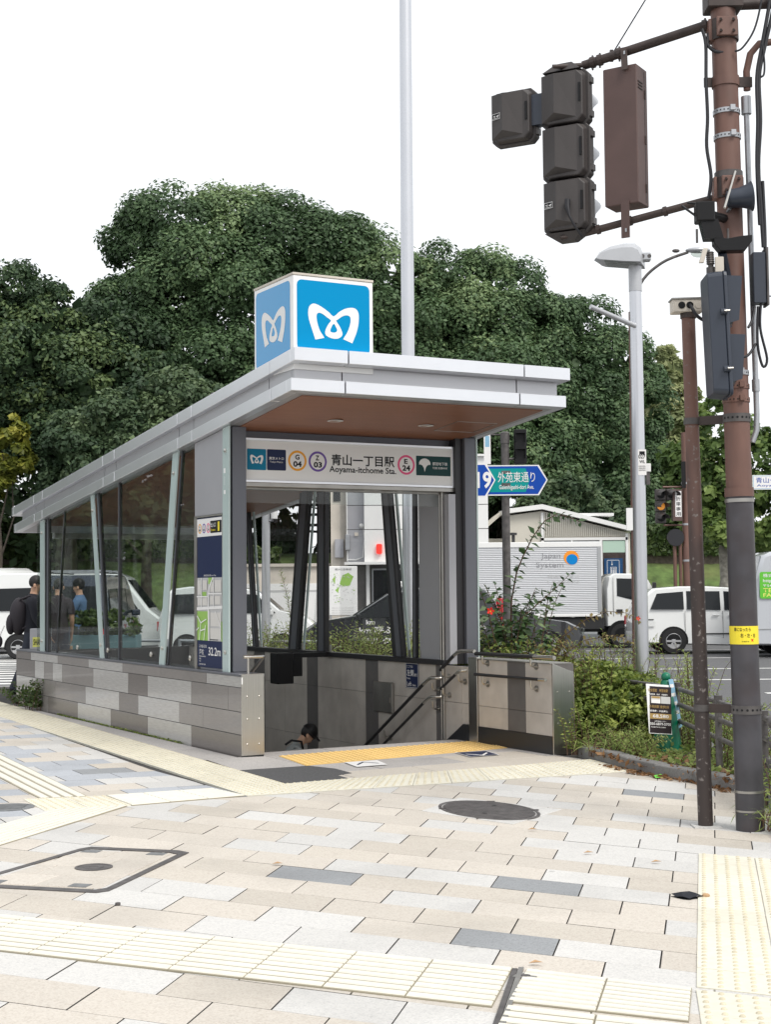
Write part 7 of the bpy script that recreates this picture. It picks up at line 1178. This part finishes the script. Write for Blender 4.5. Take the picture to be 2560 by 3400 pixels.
tree('conifer', 'tall pale conical tree far off between the two right poles', [(14.4, 75, 13.4, .5), (14.5, 75, 12.4, .9), (14.5, 75, 11.2, 1.2), (14.6, 75, 9.8, 1.5), (14.5, 75, 8.3, 1.8), (14.6, 75, 6.6, 2.0), (14.5, 75, 5.0, 2.0), (16.2, 76, 6.2, 1.3)], 'conifer', ((14.5, 75.5, 3.2), (14.5, 75.2, 13), .22), per=90, leaves=90, leaf=.2, jit=.5, core=150)
tree('plane_tree', 'leafy young street tree with pale trunk behind the signal poles', [(11.2, 48, 6.2, 1.1), (10.3, 48, 5.5, 1.0), (12.1, 48, 5.6, 1.1), (9.8, 48, 4.5, .8), (11.2, 47.5, 4.6, 1.1), (12.5, 48, 4.4, 1.0), (10.4, 47.5, 3.6, .9), (12.0, 47.8, 3.5, .9), (11.0, 48, 7.1, .7), (9.5, 48, 3.4, .6)], 'plane', ((10.85, 48, .0), (11.0, 48, 5.5), .16), bark='bark_pale', per=90, leaves=34, leaf=.16, clump=.35, tone_sd=.24)
tree('round_shrub_tree', 'rounded green shrub behind the cream lift house roof', [(6.2, 57, 4.6, 1.0), (7.2, 57, 5.1, 1.0), (8.1, 57, 4.5, .9), (6.8, 56.8, 4.0, 1.0), (7.8, 56.8, 3.8, .9)], 'feathery', ((7.1, 57.6, 1.4), (7.1, 57.3, 4.6), .1), per=110, leaves=40, leaf=.15)
tree('dark_understorey', 'dark mass of evergreen undergrowth below the camphor trees', [(x, 66 + (i % 3), z, 2.6) for i, (x, z) in enumerate([(-16, 6), (-13, 5), (-10, 5.4), (-7, 5), (-4, 5.5), (-1, 5), (2, 5.6), (5, 5), (8, 5.4), (10, 4.4), (-7.5, 9), (-1.5, 7.5), (-15, 9), (-11, 8.5), (2.5, 8), (6, 8.2), (9, 7.8), (-4, 8)])], 'oak_dark', ((0, 68, 3), (0, 68, 6), .2), per=26, leaves=40, leaf=.32, tone_sd=.12, cat='undergrowth')
for k, (x, y) in enumerate(((-22, 60), (-30, 57), (-39, 55), (-49, 53), (-60, 50))):  # unseen trees added and sized to darken reflections in glass and fascia
    tree('camphor_tree', ('tree added out of view to darken the glass reflections, nearest one', 'second tree added out of view to darken the glass reflections', 'third tree added out of view to darken the glass reflections', 'fourth tree added out of view to darken the glass reflections', 'last tree added far out of view to darken the glass reflections')[k], [(x + dx, y + dy, z, 3.2) for dx, dy, z in ((0, 0, 10), (-3.2, 0, 9), (3.2, 0, 9), (0, -1.5, 6.5), (-3, -1, 4.5), (3, -1, 4.5), (-4.5, 0, 3), (4.5, 0, 3))], 'camphor', ((x, y + 1, .5), (x, y + .5, 12), .45), per=26, leaves=50, leaf=.32, clump=.34, front=1.1)
def hedge(label, x0, x1, y, z0, z1, m='hedge'):
    t = thing('hedge', label, 'hedge', (x0, y, 0)); n = int((x1 - x0) * (z1 - z0 + 1) * 300); P = np.stack([RNG.uniform(0, x1 - x0, n), RNG.uniform(-.5, .5, n), RNG.uniform(z0, z1, n)], 1); f = RNG.random(n); P[f < .6, 1] = -.5 + RNG.normal(0, .05, (f < .6).sum()); P[f > .8, 2] = z1 + RNG.normal(0, .06, (f > .8).sum())
    N = np.stack([RNG.normal(0, .3, n), np.where(f < .6, -1, -.2), np.where(f > .8, 1.2, .3)], 1); link('foliage', leaf_mesh('foliage', P, N, .16, RNG.normal(.45, .22, n), m, .7), t); MB().box(0, x1 - x0, -.35, .4, z0 - .6, z1 - .15).build('inner_branches', 'bark', t)
hedge('clipped dark hedge along the top of the left grass bank', -24, -7.2, 60.2, 3.0, 4.4); hedge('clipped hedge along the right grass bank beside the lamp', 10.1, 15.5, 59.5, 2.9, 4.0); hedge('low hedge at the foot of the bank behind the annex', -7, -4.2, 58.6, 1.8, 3.2)
MB().box(11.7, 11.95, 58.6, 58.63, 3.2, 3.6).build('hedge_notice', 'white', None, label='small white notice in front of the right hedge', cat='notice')
# ------------------------------------------------------------ planting between entrance and road
bush('azalea', 'dense bright green azalea cushion between the steel end plate and the silver lamp', [(2.05, 15.0, .3, .36), (2.4, 15.1, .35, .4), (2.2, 15.35, .45, .4), (2.6, 15.3, .25, .36), (1.98, 14.75, .2, .26), (2.3, 14.75, .2, .3), (2.55, 14.9, .15, .25)], 'azalea', .034, per=1300, leaves=16, clump=.2, stems=14, base=(2.3, 15, .07))
bush('azalea', 'second azalea cushion farther back by the guard fence', [(2.3, 15.9, .45, .35), (2.0, 16.0, .5, .35), (2.65, 15.9, .4, .32)], 'azalea', .045, per=700, leaves=12, clump=.22, base=(2.3, 15.9, .07))
S = Sprigs()
for k in range(46):
    a = rnd.uniform(0, 6.28); b0 = V((1.38 + rnd.uniform(-.22, .3), 16.5 + rnd.uniform(-.2, .2), .06)); r = rnd.uniform(.15, .5); h = rnd.uniform(.85, 1.6); S.stem([b0, b0 + V((math.cos(a) * r * .3, math.sin(a) * r * .4, h * .5)), b0 + V((math.cos(a) * r * .8, math.sin(a) * r * .5, h * .85)), b0 + V((math.cos(a) * r * 1.2, math.sin(a) * r * .6, h))], .009, 30, .17, .075, .3, tone=.45, t0=.2)
S.stem([(1.36, 16.6, .06), (1.38, 16.6, 1.04), (1.4, 16.6, 1.48), (1.46, 16.6, 1.78), (1.53, 16.6, 1.95), (1.65, 16.6, 2.18), (1.78, 16.6, 2.35), (1.92, 16.6, 2.43), (2.09, 16.6, 2.38), (2.19, 16.6, 2.33)], .012, 60, .14, .08, .3, tone=.35, t0=.45)
S.stem([(1.38, 16.4, .06), (1.38, 16.4, 1.18), (1.65, 16.4, 1.41), (1.88, 16.4, 1.61), (2.05, 16.4, 1.77)], .009, 36, .13, .065, .2, tone=.35, t0=.35)
S.done('leafy_shrub', 'tall glossy leaved shrub with one long shoot rising behind the short wall', 'shrub', (1.36, 16.5, .06), 'glossy')
S = Sprigs()
for pts in ([(1.7, 15.75, .06), (1.81, 15.8, 1.04), (1.97, 15.8, 1.16), (2.13, 15.8, 1.27), (2.35, 15.8, 1.35), (2.55, 15.8, 1.33), (2.7, 15.8, 1.23)], [(1.72, 15.8, .06), (1.8, 15.8, .85), (2.1, 15.75, 1.05), (2.4, 15.7, 1.1), (2.6, 15.7, 1.02)], [(1.7, 15.7, .06), (1.65, 15.7, .7), (1.75, 15.65, .95), (1.9, 15.6, 1.05)]): S.stem(pts, .007, 24, .085, .045, .4, pairs=True, tone=.6, t0=.35)
for k in range(24): b0 = V((1.75 + rnd.uniform(-.15, .2), 15.7 + rnd.uniform(-.2, .2), .06)); S.stem([b0, b0 + V((rnd.uniform(-.15, .2), rnd.uniform(-.1, .1), rnd.uniform(.4, .6))), b0 + V((rnd.uniform(-.3, .35), rnd.uniform(-.15, .15), rnd.uniform(.75, 1.0)))], .006, 22, .07, .035, .3, pairs=True, tone=.5, t0=.3)
S.done('arching_shrub', 'reddish brown shrub with arching leafy branches reaching towards the lamp', 'shrub', (1.7, 15.75, .06), 'rust_leaf')
for k, (x, y, z, lab) in enumerate(((1.13, 16.15, 1.36, 'red flower on the glossy shrub beside the entrance post'), (2.69, 15.9, 1.27, 'small red flower hanging by the silver lamp post'))):
    t = thing('red_flower', lab, 'flower', (x, y, z)); s = .05 if k == 0 else .03
    for q in range(5): a = q * 1.256; d = V((math.cos(a), -.4, math.sin(a))).normalized(); b = d.cross(V((0, 1, 0))).normalized(); MB().add([(0, 0, 0), d * s * .6 + b * s * .3, d * s, d * s * .6 - b * s * .3], [(0, 1, 2, 3)]).build('petal', 'p_red', t)
    MB().tube([(0, 0, 0), (0, -.4 * s, -.2 * s)], s * .08, 6).build('stamen', 'p_yellow', t)
# weeds: feathery stand by the lamp, thicket behind the glass, spires
def weed(label, pts, lm='weed', n=40, L=.07, W=.02, h=(.4, .8), name='weed', cat='weed', group=None, lean=.2, tone=.5, per=1, leaves=26):
    S = Sprigs()
    for (x, y, z) in pts:
        for _ in range(per):
            b = V((x + rnd.uniform(-.08, .08), y + rnd.uniform(-.08, .08), z)); hh = rnd.uniform(*h); dx, dy = rnd.uniform(-lean, lean), rnd.uniform(-lean, lean); S.stem([b, b + V((dx * .3, dy * .3, hh * .5)), b + V((dx * .8, dy * .8, hh * .85)), b + V((dx * 1.3, dy * 1.3, hh))], .005, leaves, L, W, .1, tone=tone + rnd.gauss(0, .12), t0=.1)
    return S.done(name, label, cat, pts[0], lm, group)
ru = lambda a, b: rnd.uniform(a, b)
def ab(a, b, z=.07): p = BL(a, b); return (p.x, p.y, z)
weed('feathery pale green weeds between azalea and lamp post', [(ru(1.9, 2.9), ru(15.8, 17.2), .07) for _ in range(64)], h=(.5, 1.05), L=.09, W=.018, per=2)
weed('thicket of green weeds outside the stair glass by the taxi', [ab(3.05 + ru(0, .9), ru(1.0, 3.6)) for _ in range(60)], h=(.75, 1.15), L=.1, W=.026, per=3, tone=.72)
weed('darker weeds outside the stair glass farther back', [ab(3.05 + ru(0, 1.0), ru(3.6, 7.8)) for _ in range(64)], 'weed', h=(.75, 1.1), L=.1, W=.024, per=3, tone=.5)
S = Sprigs(); p = ab(3.6, 6.6); S.stem([p, (p[0] + .1, p[1], 1.0), (p[0] + .03, p[1], 1.5), (p[0] - .08, p[1], 1.9)], .008, 130, .12, .02, .05, tone=.45, t0=.2, spread=.7); p = ab(3.5, 2.3); S.stem([p, (p[0] + .05, p[1], 1.0), (p[0] + .1, p[1], 1.5)], .007, 70, .1, .02, .05, tone=.5, t0=.2); S.done('tall_weed', 'tall spire shaped weeds standing up outside the stair glass', 'weed', ab(3.6, 6.6), 'weed')
weed('shrubby greenery behind the corner post and short wall', [ab(3.0 + ru(0, .5), ru(-1.3, 1.0)) for _ in range(40)], 'azalea', h=(.7, 1.05), L=.09, W=.035, per=3, tone=.45)
weed('mixed weeds in front of the green cone', [(ru(2.12, 2.4), ru(13.4, 14.3), .07) for _ in range(18)], h=(.1, .28), L=.05, W=.018, per=2)
weed('weeds around the foot of the guard fence', [(ru(2.85, 3.15), ru(11.0, 14.6), .07) for _ in range(70)], h=(.25, .6), L=.07, W=.018, per=2, tone=.4)
weed('taller weeds behind the green cone near the road', [(ru(2.8, 3.15), ru(14.0, 16.0), .07) for _ in range(30)], h=(.4, .95), L=.08, W=.018, per=2)
weed('small fern like weed leaning on the steel end plate', [(1.72, 14.25, .02), (1.8, 14.2, .02), (1.9, 14.2, .02)], 'azalea', h=(.3, .5), L=.06, W=.02, per=3)
weed('tuft of grass at the end of the kerb by the steel plate', [(1.95, 13.95, .03), (2.02, 13.85, .05), (2.05, 14.0, .05)], h=(.12, .28), L=.16, W=.008, per=6, leaves=7, name='grass_tuft', cat='grass')
weed('low greenery to the right of the thick pole', [(ru(2.62, 3.0), ru(9.3, 10.6), .07) for _ in range(40)], h=(.15, .5), L=.06, W=.02, per=2, tone=.45)
weed('tuft of grass at the foot of the thick pole', [(2.52, 9.75, .02), (2.5, 9.9, .02), (2.55, 9.65, .02)], h=(.08, .2), L=.12, W=.008, per=6, leaves=6, name='grass_tuft', cat='grass')
weed('small weed growing at the far foot of the tiled wall, left one', [ab(-.1, 7.75, 0)], 'hedge', h=(.22, .34), L=.08, W=.05, per=4)
weed('bushier small weed at the far foot of the tiled wall, right one', [ab(-.12, 6.95, 0), ab(-.1, 6.75, 0)], 'hedge', h=(.25, .42), L=.09, W=.055, per=5)
# low cover and leaf litter in the bed
def scatter(name, label, poly, n, z, m, size, up=1.0):
    P = []; xs = [p[0] for p in poly]; ys = [p[1] for p in poly]
    while len(P) < n:
        q = (rnd.uniform(min(xs), max(xs)), rnd.uniform(min(ys), max(ys)))
        if inside(q, poly): P.append((*q, z + abs(rnd.gauss(0, up))))
    C = np.array(P); N = np.tile([0, 0, 1.0], (n, 1)); return link(name, leaf_mesh(name, C, N, size, RNG.normal(.5, .25, n), m, .6), None, label, None, None, 'stuff')
scatter('ground_cover', 'low green ground cover in the planting bed', BED, 16000, .07, 'weed', .032, .035)
scatter('leaf_litter', 'dry fallen leaves along the kerb and in the bed', [(1.9, 13.9), (2.05, 13.1), (2.45, 12.4), (2.66, 11.6), (2.75, 11.7), (2.9, 12.2), (2.7, 13.6), (2.3, 14.4)], 900, .06, 'dry', .035, .02)
scatter('leaf_litter', 'dry fallen leaves lying at the foot of the kerb', [(1.9, 13.5), (2.05, 12.9), (2.45, 12.2), (2.64, 11.6), (2.72, 11.75), (2.53, 12.3), (2.27, 12.8), (2.1, 13.2)], 260, .006, 'dry', .03, .008)
scatter('moss_line', 'thin line of moss at the foot of the tiled wall', [tuple(BL(-.035, 1.5))[:2], tuple(BL(-.0, 1.5))[:2], tuple(BL(-.0, 6.0))[:2], tuple(BL(-.03, 6.0))[:2]], 900, .002, 'azalea', .014, .006)
scatter('grass_blades', 'grass on the bank below the trees', [(-26, 54.6), (-7, 54.6), (-7, 55.6), (-26, 55.6)], 200, .3, 'weed', .1, .1)
for k, (x, y) in enumerate(((.62, 6.4), (1.2, 9.02), (.95, 9.9), (-.65, 8.75), (1.55, 8.7))):
    t = thing('fallen_leaf', ('dry leaf lying on the barred tiles near the channel cover', 'small dry leaf on the paving above the dotted block', 'small brown leaf on the paving left of the poles', 'small dark leaf on the paving right of the access cover', 'small leaf curled on the paving left of the dotted block')[k], 'leaf', (x, y, .012)); MB().add([(-.03, 0, 0), (0, -.012, .008), (.035, .004, .002), (.0, .016, .01)], [(0, 1, 2, 3)]).build('blade', 'kraft', t)

# repeats of one kind carry a common group phrase
GROUPS = {'handrail': 'handrails of the entrance', 'floor marking': 'floor stickers before the steps', 'guard rail': 'low pipe rails beside the road', 'leaf': 'fallen leaves on the paving', 'weed': 'weeds in the planting bed and at the wall', 'hedge': 'clipped hedges on the banks', 'strap': 'straps between the two brown posts', 'flower': 'red flowers on the shrubs', 'shrub': 'shrubs in the planting bed', 'car': 'cars on the road', 'van': 'vans on the road', 'person': 'people around the entrance', 'traffic signal': 'traffic signals at the crossing', 'manhole cover': 'round covers in the paving', 'poster': 'boards on the green cone', 'grass': 'grass tufts along the edge of the bed', 'street lamp': 'street lamps', 'signal pole': 'signal poles', 'building': 'buildings beyond the road', 'pole': 'tall grey poles'}
for o in bpy.data.objects:
    if o.parent is None and o.get('category') in GROUPS and not o.get('group'): o['group'] = GROUPS[o['category']]
